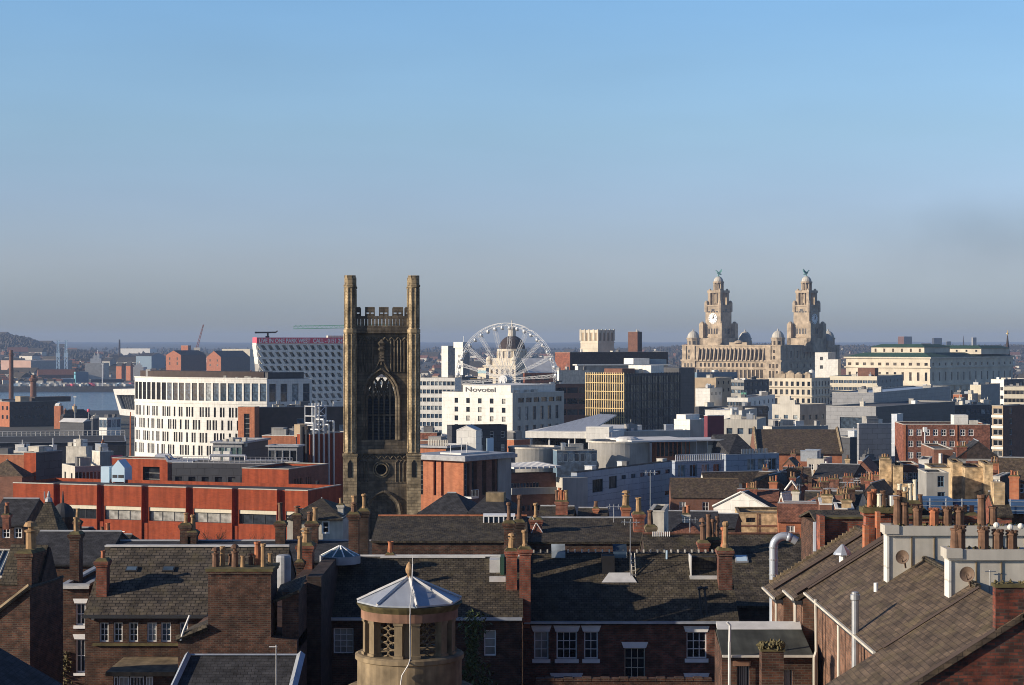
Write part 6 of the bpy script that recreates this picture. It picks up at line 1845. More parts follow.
def drum(label, px0, px1, yt, Y, mat="concrete"):
 r = (px1 - px0) / 2 * Y / FPX
 t = thing("drum_store", label, "rotunda", (xat((px0 + px1) / 2, Y + r), Y + r, ground_z(Y)), .3)
 h = zat(yt, Y) - t.location.z
 b = MB(); b.lathe([(r, 0), (r, h)], n=40); b.build("wall", M[mat], t)
 b = MB(); b.lathe([(r + .12, h), (r + .12, h + .35), (r - .4, h + .35), (r - .4, h - .3)], n=40, caps=False); b.build("coping", M["white_dirty"], t)
 b = MB(); b.lathe([(r - .35, h), (.05, h + .06)], n=40); b.build("roof", M["felt"], t)
 return t, h, r
t, h, r = drum("pale concrete drum between the orange curve and the blue clad building", 508, 562, 449.5, 372)
t, h, r = drum("second pale concrete drum with bare walls, nearer to the terrace railings", 588, 650, 443.5, 374)
b = MB(); b.lathe([(2.2, h), (2.2, h + .8), (1.6, h + 1.1), (.1, h + 1.2)], (1, -2, 0), 16); b.build("roof_cap", M["roof_white"], t)
b = simple("glass_link", "low glazed link with bluish panels joining the two pale drums", "building", 553, 557, 597, 451, 368, 78, "blue_grey_paint", "felt", right="glass_blue", Rr=(7, 1, .9, 1.6, .5, 3, dict(fr=.06, frame="steel", glass="glass_blue")))
def build_blue_clad():
 Y = 330
 B = Bld("blue_clad_building", "large blue grey metal clad building with a row of small square windows", "college building", 571, 577, 675, 472.7, Y, 31)
 w, d, h, root = B.w, B.d, B.h, B.root
 kd = lambda px: ((px - CX) / FPX * Y - root.location.x) / (math.sin(B.a) - (px - CX) / FPX * math.cos(B.a))
 for a, c, z0, z1, nx in ((578.5, 585, 2.0, 3.6, 3), (592.5, 603, 2.1, 3.9, 4), (609, 617, 1.9, 3.6, 3)):
  B.win('R', max(.2, kd(a)), h - z1, kd(c) - kd(a), z1 - z0 + .5, nx, 1, .06, .08, "iron", "glass_dark", rec=.2)
 for a in (621.5, 631, 640, 648, 656, 665.5):
  B.win('R', kd(a), h - 2.2, kd(a + 4.5) - kd(a), .75, 2, 1, .05, .05, "iron", "glass_blue", rec=.15)
 B.win('R', kd(665), h - 6.3, kd(670) - kd(665), .8, 2, 1, .05, .05, "iron", "glass_dark", rec=.15)
 B.win('R', kd(625), h - 7.2, kd(627.5) - kd(625), .8, 1, 1, .05, .05, "iron", "glass_dark", rec=.15)
 B.win('R', kd(577.8), h - 7.5, kd(585) - kd(577.8), .8, 2, 1, .05, .05, "iron", "glass_dark", rec=.15)
 B.walls("grey_blue")
 B.flat("felt_dark", .4, cap="felt_dark")
 B.clutter(4, 40, .9, 2)
 # lower wing with a swept roof and bands of windows
 k = Bld("curved_roof_wing", "lower college wing under a pale swept roof, joined to the blue clad building", "college building", 505, 511, 556, 474, 312, 72)
 kk = k.d / 45
 k.grid('R', 9, 1, .62, 1.5, 1.5, 3, u0=0, u1=k.d * .62, fr=.06, rec=.2, frame="steel", glass="glass_blue")
 k.grid('R', 9, 1, .5, 1.0, 5.2, 3, fr=.05, rec=.2, frame="steel", glass="glass_dark")
 k.walls("brick_brown", right="brick_brown")
 r_ = MB()
 n = 8
 for i in range(n):
  y0, y1 = k.d * i / n, k.d * (i + 1) / n
  f = lambda y: k.h + .9 - 1.0 * (y / k.d) ** 1.6 * -0.2
  r_.box(-k.w - 6, 1.6 + 1.2 * i / n, y0, y1 + .01, f(y0), f(y0) + .3)
 r_.build("roof", M["roof_white"], k.root)
 s = MB(); s.box(.02, .5, 0, k.d, k.h - 3.4, k.h - 2.3); s.build("spandrel_band", M["concrete"], k.root)
 e = MB(); e.box(.1, 3.2, k.d, k.d + 4.4, 0, k.h - .6); e.build("end_wall", M["concrete_pale"], k.root)
build_blue_clad()
b = simple("terrace_pavilion", "rooftop terrace pavilion with warm lit glazing under a thin pale roof slab", "pavilion", 652, 656, 690, 441.5, 378, 72, "glass_dark", "roof_white", right="brick_orange", hold=True)
for i in range(8): b.win('R', b.d * i / 8 + .1, b.h - 3.0, b.d / 8 - .2, 2.8, 1, 1, .05, .05, "iron", "glass_bronze" if i > 5 else "glass_dark", rec=.1)
b.walls("brick_orange");
s = MB(); s.box(-12, 2.0, -6, b.d + .5, b.h, b.h + .35); s.build("roof_slab", M["roof_white"], b.root)
b = simple("white_panel_terrace", "row of white panels under a thin flat roof behind the terrace railings", "pavilion", 678, 681, 731, 441, 382, 76, "concrete", "felt", right="concrete_pale", hold=True)
b.walls("concrete", right="concrete")
s = MB(); s.box(-8, 1.6, -3, b.d + .2, b.h, b.h + .3); s.build("roof_slab", M["lead_pale"], b.root)
for i in range(5):
 s = MB(); y = b.d * (.52 + .095 * i); s.box(.05, .3, y, y + b.d * .083, b.h - 5.4, b.h - .9 - .25 * 0); s.build("white_panel", M["cream"], b.root)
for i in range(5):
 s = MB(); s.tube((1.2, b.d * (.05 + .22 * i), b.h - 5), (1.2, b.d * (.05 + .22 * i), b.h), .07, None, 6); s.build("post", M["steel"], b.root)
b = simple("terrace_block", "pale blue grey lower block whose flat terrace is fenced with white balusters", "college building", 672, 675, 724, 461.5, 352, 62, "grey_blue", "felt", right="grey_blue", hold=True)
for i in range(4): b.win('R', b.d * (.06 + .24 * i), b.h - 3.0, b.d * .15, 2.3, 2, 1, .1, .06, "pale_blue", "glass", rec=.3)
b.walls("grey_blue"); b.flat("felt", .2, cap="lead_pale")
s = MB()
for i in range(26): s.box(.1, .2, b.d * i / 26, b.d * i / 26 + .16, b.h, b.h + 1.2)
s.bar((.15, 0, b.h + 1.2), (.15, b.d, b.h + 1.2), .08); s.build("balustrade", M["steel_white"], b.root)
b = simple("terrace_end_block", "pale end block with three deep windows continuing the fenced terrace", "college building", 722, 726, 779, 455, 376, 66, "grey_blue", "felt", right="concrete_pale", hold=True)
for i in range(3): b.win('R', b.d * (.40 + .2 * i), b.h - 3.2, b.d * .15, 2.3, 2, 1, .1, .06, "pale_blue", "glass", rec=.35)
b.walls("grey_blue", right="grey_blue"); b.flat("felt", .2, cap="lead_pale")
s = MB(); s.plate([(-9, 1, b.h + .2), (-.5, 1, b.h + .2), (-.5, b.d * .6, b.h + .3), (-6, b.d * .5, b.h + 3.8), (-9, 2, b.h + 3.6)], .2); s.build("sloping_roof", M["slate_blue"], b.root)
s = MB()
for i in range(18): s.box(-.2, -.1, b.d * (.3 + .5 * i / 18), b.d * (.3 + .5 * i / 18) + .16, b.h, b.h + 1.1)
s.build("balustrade", M["steel"], b.root)
simple("brown_arcade_roof", "long brown pitched roof strip over a white posted arcade", "arcade", 700, 704, 785, 481, 340, 74, "white", "slate_lit", right="white_dirty", Rr=(9, 1, 1.0, 1.8, .5, 3, DK), gab=dict(rise=1.5, along='y', wall="white", over=.3))
# ------------------------------------------------------------------ the bombed church tower
def build_tower():
 Y = 250
 t = thing("church_tower", "tall sooty sandstone church tower with four pinnacle turrets and a traceried belfry window", "church tower", (xat(379.6, Y), Y + 4.4, ground_z(Y) - 1), R(4))
 q = Y / FPX
 Z = lambda py: zat(py, Y) - t.location.z
 X = lambda px: (px - 381.2) * q
 half = 38.0 * q                                     # half width over the turrets
 tr = 6.2 * q                                        # turret radius
 front = -half
 wi = half - 2 * tr + .15
 rec = front + 1.05                                  # wall face set back between the turrets
 # belfry window outline
 wl, wr = X(366.5), X(395)
 zb, zs, za = Z(440), Z(397), Z(373)
 def arch(x, wl, wr, zs, za):
  w = (wr - wl); hh = za - zs; Rr = (hh * hh + w * w / 4) / w
  u = abs(x - (wl + wr) / 2)
  v = Rr * Rr - (u + Rr - w / 2) ** 2
  return zs + math.sqrt(max(v, 0))
 def holed(b, y, ny, flipn, z0, z1, x0, x1, W, dep):
  wl, wr, zb, zs, za = W
  n = 14
  xs = [wl + (wr - wl) * i / n for i in range(n + 1)]
  def P(x, z, d=0.0): return (x, y + d * ny, z)
  def qd(a, c, d, e): b.poly([e, d, c, a] if flipn else [a, c, d, e])
  qd(P(x0, z0), P(wl, z0), P(wl, z1), P(x0, z1)); qd(P(wr, z0), P(x1, z0), P(x1, z1), P(wr, z1))
  if zb > z0: qd(P(wl, z0), P(wr, z0), P(wr, zb), P(wl, zb))
  for a, c in zip(xs, xs[1:]):
   qd(P(a, arch(a, wl, wr, zs, za)), P(c, arch(c, wl, wr, zs, za)), P(c, z1), P(a, z1))
   qd(P(a, arch(a, wl, wr, zs, za), dep), P(c, arch(c, wl, wr, zs, za), dep), P(c, arch(c, wl, wr, zs, za)), P(a, arch(a, wl, wr, zs, za)))
  qd(P(wl, zb, dep), P(wl, zb), P(wl, zs), P(wl, zs, dep)); qd(P(wr, zb), P(wr, zb, dep), P(wr, zs, dep), P(wr, zs)); qd(P(wl, zb), P(wl, zb, dep), P(wr, zb, dep), P(wr, zb))
 b = MB()
 zlow, zmid, ztop = Z(452), Z(333), Z(328)
 W1 = (wl, wr, zb, zs, za)
 holed(b, rec, 1, False, zlow, zmid, -wi, wi, W1, 1.0)
 holed(b, -rec, -1, True, zlow, zmid, -wi, wi, W1, 1.0)
 b.poly([(half - 1.05, rec, zlow), (half - 1.05, -rec, zlow), (half - 1.05, -rec, zmid), (half - 1.05, rec, zmid)])
 b.poly([(-half + 1.05, -rec, zlow), (-half + 1.05, rec, zlow), (-half + 1.05, rec, zmid), (-half + 1.05, -rec, zmid)])
 b.box(-half + 1.05, half - 1.05, rec, -rec, zmid - .2, zmid)
 b.build("belfry_wall", M["sandstone"], t)
 # lower stage, with a great arch and an oculus
 b = MB()
 Wd = (X(369.5), X(396), 0, Z(512), Z(496))
 lo = rec - .15
 holed(b, lo, 1, False, 0, Z(489), -wi, wi, Wd, .45)
 hx = half - .7
 n = 20
 cxo, czo, ro = X(380.5), Z(469.5), 5.2 * q
 z0, z1 = Z(489), zlow
 # wall round the oculus: ring sectors
 for i in range(n):
  a0, a1 = 2 * math.pi * i / n, 2 * math.pi * (i + 1) / n
  def edge(a):
   c_, s_ = math.cos(a), math.sin(a)
   k = min((wi + (-cxo if c_ > 0 else cxo)) / max(abs(c_), 1e-6), ((z1 - czo) if s_ > 0 else (czo - z0)) / max(abs(s_), 1e-6))
   return (cxo + c_ * k, lo, czo + s_ * k)
  p0, p1 = (cxo + ro * math.cos(a0), lo, czo + ro * math.sin(a0)), (cxo + ro * math.cos(a1), lo, czo + ro * math.sin(a1))
  b.poly([p0, edge(a0), edge(a1), p1])
  b.poly([p0, p1, (p1[0], lo + .8, p1[2]), (p0[0], lo + .8, p0[2])])
 for cx_, cz_ in ((-wi, z0), (wi, z0), (-wi, z1), (wi, z1)):
  # corner fillers between the last rim samples
  angs = [2 * math.pi * i / n for i in range(n + 1)]
  ta = math.atan2(cz_ - czo, cx_ - cxo) % (2 * math.pi)
  for a0, a1 in zip(angs, angs[1:]):
   if a0 <= ta <= a1:
    def edge2(a):
     c_, s_ = math.cos(a), math.sin(a)
     k = min((wi + (-cxo if c_ > 0 else cxo)) / max(abs(c_), 1e-6), ((z1 - czo) if s_ > 0 else (czo - z0)) / max(abs(s_), 1e-6))
     return (cxo + c_ * k, lo, czo + s_ * k)
    b.poly([edge2(a0), (cx_, lo, cz_), edge2(a1)])
 b.poly([(hx, lo, 0), (hx, -lo, 0), (hx, -lo, zlow), (hx, lo, zlow)]); b.poly([(-hx, -lo, 0), (-hx, lo, 0), (-hx, lo, zlow), (-hx, -lo, zlow)]); b.poly([(wi, -lo, 0), (-wi, -lo, 0), (-wi, -lo, zlow), (wi, -lo, zlow)])
 b.build("lower_wall", M["sandstone"], t)
 b = MB(); b.box(Wd[0] - .2, Wd[1] + .2, lo + .45, lo + .65, 0, Z(495));
 for k in range(1, 5): b.box(Wd[0] + (Wd[1] - Wd[0]) * k / 5 - .12, Wd[0] + (Wd[1] - Wd[0]) * k / 5 + .12, lo + .3, lo + .47, 0, Z(502))
 b.build("door_arch", M["sandstone"], t)
 b = MB(); b.box(cxo - ro - .1, cxo + ro + .1, lo + .8, lo + .95, czo - ro - .1, czo + ro + .1); b.build("oculus_void", M["void"], t)
 b = MB()
 for i in range(28):
  a0, a1 = 2 * math.pi * i / 28, 2 * math.pi * (i + 1) / 28
  for r0, r1, y0 in ((ro, ro * 1.22, -.22), (ro * 1.42, ro * 1.62, -.14)):
   pts = [(cxo + r * math.cos(a), czo + r * math.sin(a)) for r, a in ((r0, a0), (r1, a0), (r1, a1), (r0, a1))]
   b.slab_y(pts, lo + y0, lo + .05)
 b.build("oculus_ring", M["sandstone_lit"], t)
 # hood mould over the door and blind panels
 def hood(W, y, off, th, name, mat, ogee=None, proj=.3):
  wl, wr, zb, zs, za = W
  m = MB()
  n = 18
  pts = []
  for i in range(n + 1):
   x = wl - off + (wr - wl + 2 * off) * i / n
   pts.append((x, arch(x, wl - off, wr + off, zs, za + off)))
  pts = [(wl - off, zb + (zs - zb) * .0)] + pts + [(wr + off, zb)]
  for p, r_ in zip(pts, pts[1:]): m.bar((p[0], y, p[1]), (r_[0], y, r_[1]), th)
  if ogee:
   cx_ = (wl + wr) / 2
   m.bar((cx_ - 1.0, y, za + off - .35), (cx_, y, za + off + 1.5), th * .8); m.bar((cx_ + 1.0, y, za + off - .35), (cx_, y, za + off + 1.5), th * .8)
   m.bar((cx_, y, za + off + .6), (cx_, y, ogee), th * 1.0)
   for k in range(5):
    zz = za + off + 1.2 + (ogee - za - off - 1.2) * k / 4
    m.box(cx_ - .36, cx_ + .36, y - .3, y + .25, zz - .16, zz + .16)
   m.lathe([(.1, ogee - .8), (.55, ogee - .3), (.3, ogee + .1), (.6, ogee + .5), (.1, ogee + 1.0)], (cx_, y, 0), 6)
  return m.build(name, M[mat], t)
 hood(W1, rec - .08, .5, .36, "hood_mould", "sandstone", ogee=Z(347))
 hood(W1, rec + .1, .12, .3, "window_arch", "sandstone")
 hood(Wd, lo - .1, .5, .4, "door_hood", "sandstone")
 # tracery: mullions, transom and bars in the head; louvres below, sky through the head
 b = MB()
 yt = rec + .55
 for k in range(1, 5):
  x = wl + (wr - wl) * k / 5
  b.box(x - .11, x + .11, yt - .15, yt + .2, zb, arch(x, wl, wr, zs, za) - (.0 if k in (1, 4) else .9))
 b.box(wl, wr, yt - .12, yt + .2, Z(416), Z(414.6))
 for k in range(5):
  xm = wl + (wr - wl) * (k + .5) / 5; ww = (wr - wl) / 10
  for s in (-1, 1): b.bar((xm + s * ww, yt, zs - .2), (xm, yt, zs + .75), .24)
 for k in range(1, 5):
  xm = wl + (wr - wl) * k / 5; ww = (wr - wl) / 10
  top = arch(xm, wl, wr, zs, za)
  for s in (-1, 1): b.bar((xm + s * ww, yt, zs + .5), (xm + s * .05, yt, min(zs + 1.75, top)), .24)
 for k in range(3):
  xm = wl + (wr - wl) * (k + 1) / 4
  for s in (-1, 1): b.bar((xm + s * .75, yt, zs + 1.3), (xm, yt, min(zs + 2.5, arch(xm, wl, wr, zs, za))), .22)
 b.bar((wl + .4, yt, zs + .9), (wr - .4, yt, zs + .9), .16)
 b.build("tracery", M["sandstone"], t)
 b = MB()
 nl = 14
 for k in range(nl):
  z = zb + (zs - .1 - zb) * k / nl
  b.add([(wl, yt + .15, z), (wr, yt + .15, z), (wr, yt + .5, z + .36), (wl, yt + .5, z + .36), (wl, yt + .15, z - .05), (wr, yt + .15, z - .05), (wr, yt + .5, z + .31), (wl, yt + .5, z + .31)],
    [(0, 1, 2, 3), (7, 6, 5, 4), (0, 4, 5, 1)])
 b.box(wl, wr, yt + .52, yt + .6, zb, zs + .2)
 b.build("louvres", M["dark_clad"], t)
 # sloping weathered sill block and blind tracery
 b = MB(); b.slab_x([(rec - .02, Z(452)), (rec + .9, Z(452)), (rec + .9, zb - .02), (rec - .02, Z(445))], wl, wr); b.build("sill", M["sandstone"], t)
 b = MB()
 for k in range(9):
  x = -wi + 2 * wi * (k + .5) / 9
  for s in (-1, 1): b.bar((x + s * wi / 9, lo - .05, Z(458.5)), (x - s * wi / 9 * .2, lo - .05, Z(455)), .16)
 for k in range(0, 4):
  for s in (-1, 1):
   x = s * (wi * .52 + wi * .14 * k)
   b.bar((x, lo - .05, Z(482)), (x, lo - .05, Z(463)), .16)
   b.bar((x, lo - .05, Z(463)), (x + s * .3, lo - .05, Z(460.5)), .16)
 for k in range(6):
  for s in (-1, 1):
   x = s * (wi * .34 + (wi * .62) * k / 5)
   b.bar((x, rec - .06, Z(372) - 0 * k), (x, rec - .06, Z(340)), .2)
 for k in range(8):
  x = -wi + 2 * wi * (k + .5) / 8
  for s in (-1, 1): b.bar((x + s * wi / 8, rec - .06, Z(341)), (x, rec - .06, Z(337.5)), .18)
 b.build("blind_tracery", M["sandstone"], t)
 # string courses
 b = MB()
 for z_, o, th in ((Z(333.2), .5, .55), (Z(453.5), .55, .55), (Z(483.5), .2, .28)):
  b.box(-wi - .1, wi + .1, rec - o, -rec + o, z_, z_ + th)
  b.box(-half + .6, half - .6, rec + .3, -rec - .3, z_, z_ + th)
 b.build("string_course", M["sandstone"], t)
 # parapet with pierced stage and merlons
 b = MB()
 zp0, zp1, zp2, zp3 = Z(331.5), Z(325.5), Z(318), Z(316)
 for sg in (-1, 1):
  y = sg * (half - .75)
  b.box(-wi - .1, wi + .1, y - .22, y + .22, zp0, zp1); b.box(-wi - .1, wi + .1, y - .22, y + .22, zp2, zp3)
  m = 15
  for i in range(m + 1):
   x = -wi + 2 * wi * i / m; b.box(x - .17, x + .17, y - .2, y + .2, zp1, zp2)
  b.box(y - .22, y + .22, -wi - .1, wi + .1, zp0, zp1); b.box(y - .22, y + .22, -wi - .1, wi + .1, zp2, zp3)
  for i in range(m + 1):
   x = -wi + 2 * wi * i / m; b.box(y - .2, y + .2, x - .17, x + .17, zp1, zp2)
 b.build("parapet", M["sandstone"], t)
 mer = [(-wi, -wi + .65), (-wi + 1.2, -wi + 2.45), (-wi + 3.0, -wi + 4.15), (-wi + 4.75, -wi + 6.0), (-wi + 6.5, wi)] if False else None
 s5 = 2 * wi
 spans = [(0, .10), (.185, .365), (.445, .625), (.70, .895), (.935, 1.0)]
 for sg in (-1, 1):
  for a_, c_ in spans:
   for axis in (0, 1):
    m = MB()
    x0, x1 = -wi + s5 * a_, -wi + s5 * c_
    y = sg * (half - .75)
    zm = Z(311.5)
    if axis == 0:
     m.box(x0, x1, y - .2, y + .2, zm, Z(307)); m.box(x0, x0 + .14, y - .2, y + .2, zp3, zm); m.box(x1 - .14, x1, y - .2, y + .2, zp3, zm)
     if x1 - x0 > 1: m.box((x0 + x1) / 2 - .1, (x0 + x1) / 2 + .1, y - .2, y + .2, zp3, zm);
     m.box(x0, x1, y - .2, y + .2, zp3, zp3 + .3)
    else:
     m.box(y - .2, y + .2, x0, x1, zm, Z(307)); m.box(y - .2, y + .2, x0, x0 + .14, zp3, zm); m.box(y - .2, y + .2, x1 - .14, x1, zp3, zm)
     m.box(y - .2, y + .2, x0, x1, zp3, zp3 + .3)
    m.build("merlon", M["sandstone"], t)
 # octagonal corner turrets and the square buttresses beneath them
 for sx in (-1, 1):
  for sy in (-1, 1):
   c = (sx * (half - tr), sy * (half - tr), 0)
   m = MB()
   a0 = R(22.5)
   m.lathe([(tr * 1.02, Z(453)), (tr * 1.02, Z(334)), (tr * 1.14, Z(333)), (tr * 1.14, Z(329.5)), (tr * .95, Z(328.5)), (tr * .95, Z(287.5)), (tr * 1.12, Z(287)), (tr * 1.12, Z(285)), (tr * .98, Z(284.5)), (tr * .98, Z(278.5)), (tr * .7, Z(278.5))], c, 8, a0=a0)
   for k in range(8):
    aa = math.pi / 4 * k
    m.T = Matrix.Translation(c) @ Matrix.Rotation(aa, 4, 'Z')
    rr = tr * .98 * math.cos(R(22.5))
    m.box(rr - .26, rr, -.24, .24, Z(278.6), Z(275.4))
    # shafts on the angles
    m.T = Matrix.Translation(c) @ Matrix.Rotation(aa + R(22.5), 4, 'Z')
    m.box(tr * .93, tr * 1.08, -.1, .1, Z(452), Z(334)); m.box(tr * .88, tr * 1.0, -.08, .08, Z(328), Z(288))
   m.T = Matrix.Identity(4)
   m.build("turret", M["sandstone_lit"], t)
   m = MB()
   bw = tr * 1.12
   m.box(c[0] - bw, c[0] + bw, c[1] - bw, c[1] + bw, 0, Z(456)); m.box(c[0] - bw * 1.08, c[0] + bw * 1.08, c[1] - bw * 1.08, c[1] + bw * 1.08, Z(456), Z(453.6))
   m.slab_y([(c[0] - bw * .6, Z(478)), (c[0] + bw * .6, Z(478)), (c[0], Z(461))], c[1] + sy * bw - .05, c[1] + sy * bw + .05) if False else None
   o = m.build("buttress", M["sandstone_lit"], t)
   if sy < 0:
    m = MB(); m.box(c[0] - .3, c[0] + .3, c[1] - bw - .04, c[1] - bw + .1, Z(477), Z(463)); m.slab_y([(c[0] - .3, Z(463)), (c[0] + .3, Z(463)), (c[0], Z(459.5))], c[1] - bw - .04, c[1] - bw + .1); m.build("niche_shade", M["void"], o)  # black slab painting a recess's shade, nothing is cut into the buttress
build_tower()
# ------------------------------------------------------------------ small houses beyond the first rows
def house(name, label, xl, xc, xr, yt, Y, a, wall, roof, rise, along='x', depth=None, hip=0, F=None, Rr=None, chim=(), right=None, over=.25, cat="house", ridge="lead", zbase=None):
 b = Bld(name, label, cat, xl, xc, xr, yt, Y, a, depth, zbase=zbase)
 for fc, g in (('F', F), ('R', Rr)):
  if g: b.grid(fc, *g[:6], **(g[6] if len(g) > 6 else {}))
 b.walls(wall, right=right)
 b.gable(roof, rise, along, over, right or wall, hip=hip, ridge=ridge)
 for (x, y, w, d, dz, n, m) in chim:
  chimney(b.root, (x, y), w, d, b.h - .3, b.h + dz, n, m, seed=int(xl), pr=.16, ph=.75)
 return b
WS = dict(fr=.09, bar=.05, nx=2, ny=2, rec=.1)
b = house("slate_house", "brown slated house beside the blue clad college, its gable edge pale", 671, 740, None, 497, 300, 3, "brick_brown", "slate_lit", 2.6, depth=9, F=(3, 1, 1.0, 1.6, .8, 3, WS), ridge="stone")
b = house("cream_gable_house", "cream rendered house with a broad low gable catching the sun among dark roofs", 713.5, 770, 776, 508.5, 232, 24, "white", "slate_blue", (508.5 - 493.5) * 236 / FPX, along='y', over=.1)
s = MB(); k_ = (508.5 - 493.5) * 236 / FPX; s.bar((-b.w - .1, -.1, b.h), (-b.w / 2, -.1, b.h + k_ + .05), .2); s.bar((.1, -.1, b.h), (-b.w / 2, -.1, b.h + k_ + .05), .2); s.build("coping", M["white"], b.root)
b = simple("parapet_house", "tan rendered house with a long plain parapet, under the broad cream gable", "house", 738, 786, 789, 513.5, 212, 4, "brick_tan", "felt", cap="stone", hold=True)
b.win('F', .9, b.h - 1.0, 1.0, .5, 5, 1, .04, .05, "iron", "glass_dark", rec=.15); b.walls("brick_tan"); b.flat("felt", .4, cap="stone")
s = MB(); s.box(-b.w - .1, .1, -.14, .02, b.h - 1.45, b.h - 1.3); s.tube((-b.w * .6, -.12, 0), (-b.w * .6, -.12, b.h), .06, None, 6); s.build("band", M["brick_brown"], b.root)
Y = 196
t = thing("roof_lantern", "small domed roof lantern with green grey posts, in line with the tan parapet", "lantern", (xat(801, Y), Y, ground_z(Y)), .2)
z = lambda py: zat(py, Y) - t.location.z
b = MB(); b.dome((0, 0, z(520)), 1.15, 1.15, 12, 5); b.build("dome", M["stone"], t)
b = MB()
for k in range(8): aa = math.pi / 4 * k; b.tube((1.0 * math.cos(aa), 1.0 * math.sin(aa), z(536)), (1.0 * math.cos(aa), 1.0 * math.sin(aa), z(521)), .12, None, 6)
b.lathe([(1.3, z(521.5)), (1.3, z(520)), (1.1, z(519.7))], n=12); b.build("posts", M["copper"], t)
b = MB(); b.lathe([(.75, z(535)), (.75, z(521))], n=12); b.build("glazing", M["glass_green"], t)
b = MB(); b.lathe([(1.6, 0), (1.6, z(535.5)), (1.3, z(534))], n=12); b.build("base", M["stone"], t)
b = MB(); b.tube((-.1, -.3, z(510)), (-.1, -.3, z(503)), .09, None, 6); b.build("vent_pipe", M["iron"], t)
b = house("chimney_house", "low house carrying a long row of red pots, close behind the broad cream gable", 736, 778, 792, 500.5, 255, 10, "brick_red", "tile_red", 1.2, F=(3, 1, .9, 1.2, .6, 3, WS), chim=[(-3.6, 1.5, 1.5, .6, 1.5, 5, "brick_red")])
b = house("gabled_house", "brick gabled house with pale copings and a tall stack beside it", 785, 799, 806, 491, 262, 14, "brick_red", "slate", 1.25, along='y', right="brick_brown", chim=[(-.9, .6, .8, .8, 1.9, 2, "brick_red"), (.6, 1.2, .9, .6, .95, 2, "brick_red")], ridge="lead_pale")
s = MB(); s.bar((-b.w, -.08, b.h + .1), (-b.w / 2, -.08, b.h + 1.4), .22); s.bar((0, -.08, b.h + .1), (-b.w / 2, -.08, b.h + 1.4), .22); s.build("coping", M["white"], b.root)
chimney(b.root, (-b.w - 1.7, 1.0), 1.1, .9, b.h - 3, b.h + 1.2, 3, "brick_orange", seed=3, pr=.16)
b = house("dormer_house", "small red fronted dormer with a bright white sloping top", 779, 783.5, 789, 501, 240, 30, "brick_red", "white", 1.0, along='y', right="brick_brown", cat="dormer house", over=.1)
b = house("brown_roof_house", "plain brown slated house below the slate roofed hall", 784, 812, 816, 481, 300, 6, "brick_brown", "slate_lit", 1.9, depth=8)
b = house("orange_gable_house", "small orange gabled house against the foot of the slate roofed hall", 783, 795, 800, 465, 345, 18, "brick_orange", "slate", 1.2, along='y', right="brick_brown", chim=[(-1, 4, .9, .6, 1.9, 2, "brick_brown")])
b = simple("grey_flat_house", "pale grey flat roofed house with a white flue at its front", "house", 807, 824, 832, 459.5, 330, 20, "concrete_pale", "felt", right="concrete", F=(2, 2, .9, 1.1, .8, 2.4, WS))
s = MB(); s.tube((.5, -.6, 0), (.5, -.6, b.h - .3), .22, None, 8); s.build("flue", M["white"], b.root)
b = house("blue_roof_house", "long blue slated roof in shade to the side of the grey flat roofed house", 812, 852, 882, 478, 285, 20, "brick_brown", "slate_blue", 1.6, right="brick_shade")
b = house("brick_hip_house", "orange brick hipped gable with a plain square stack, in front of the panel hall", 853, 872, 878, 471.5, 320, 14, "brick_orange", "tile_red", 1.7, along='y', right="brick_brown", chim=[(-4.1, .4, .75, .7, 2.1, 1, "brick_tan")])
b = house("dark_gable_house", "dark gabled house with a wide blue slate roof, above the mossy chimney row", 832, 847.5, 884, 497.5, 250, 16, "brick_shade", "slate_blue", 1.4, along='y', right="brick_shade")
b = house("dark_gable_house", "lower dark gable with bluish slates, tucked beside the tan brick gables", 862, 880, 893, 494, 235, 24, "brick_shade", "slate_blue", 1.3, along='y', right="brick_shade", chim=[(-2, 3, 1.0, .6, 1.5, 3, "brick_red")])
b = simple("white_front_house", "narrow bluish white house front with tall window panels beside the dark gable", "house", 815, 829, 834, 491, 268, 20, "pale_blue", "felt", right="concrete", F=(3, 1, .55, 1.4, .3, 2, dict(fr=.06, frame="white_paint", glass="glass_blue")))
b = house("small_roof_house", "little grey roof with pale skylights, between the white house front and the panel hall", 822, 846, 856, 485, 290, 10, "white_dirty", "slate", 1.3, F=(3, 1, .8, .8, .4, 2, WS), chim=[(-4.4, 1.0, 1.0, .6, 1.4, 3, "white_dirty")])
for i, (px, w_, yt) in enumerate(((826, 12, 505), (845, 18, 509.5), (796, 34, 512))):
 nm = ["white edged flat roof with small pots before the dark gable", "pale coped flat roof crossing under the mossy pots", "low flat roof with a bright white edge behind the domed lantern"][i]
 b = simple("flat_roof_house", nm, "house", px - w_ * .5, px + w_ * .5, px + w_ * .5 + 3, yt, 175 + i * 8, 8, "brick_brown", "felt", cap="white", par=.2, hold=True)
 b.walls("brick_brown"); b.flat("felt", .2, cap="white")
 if i != 2: chimney(b.root, (-b.w * .4, 1), .9, .6, b.h - .5, b.h + .9, 3, "brick_tan", seed=i, pr=.15, ph=.6)
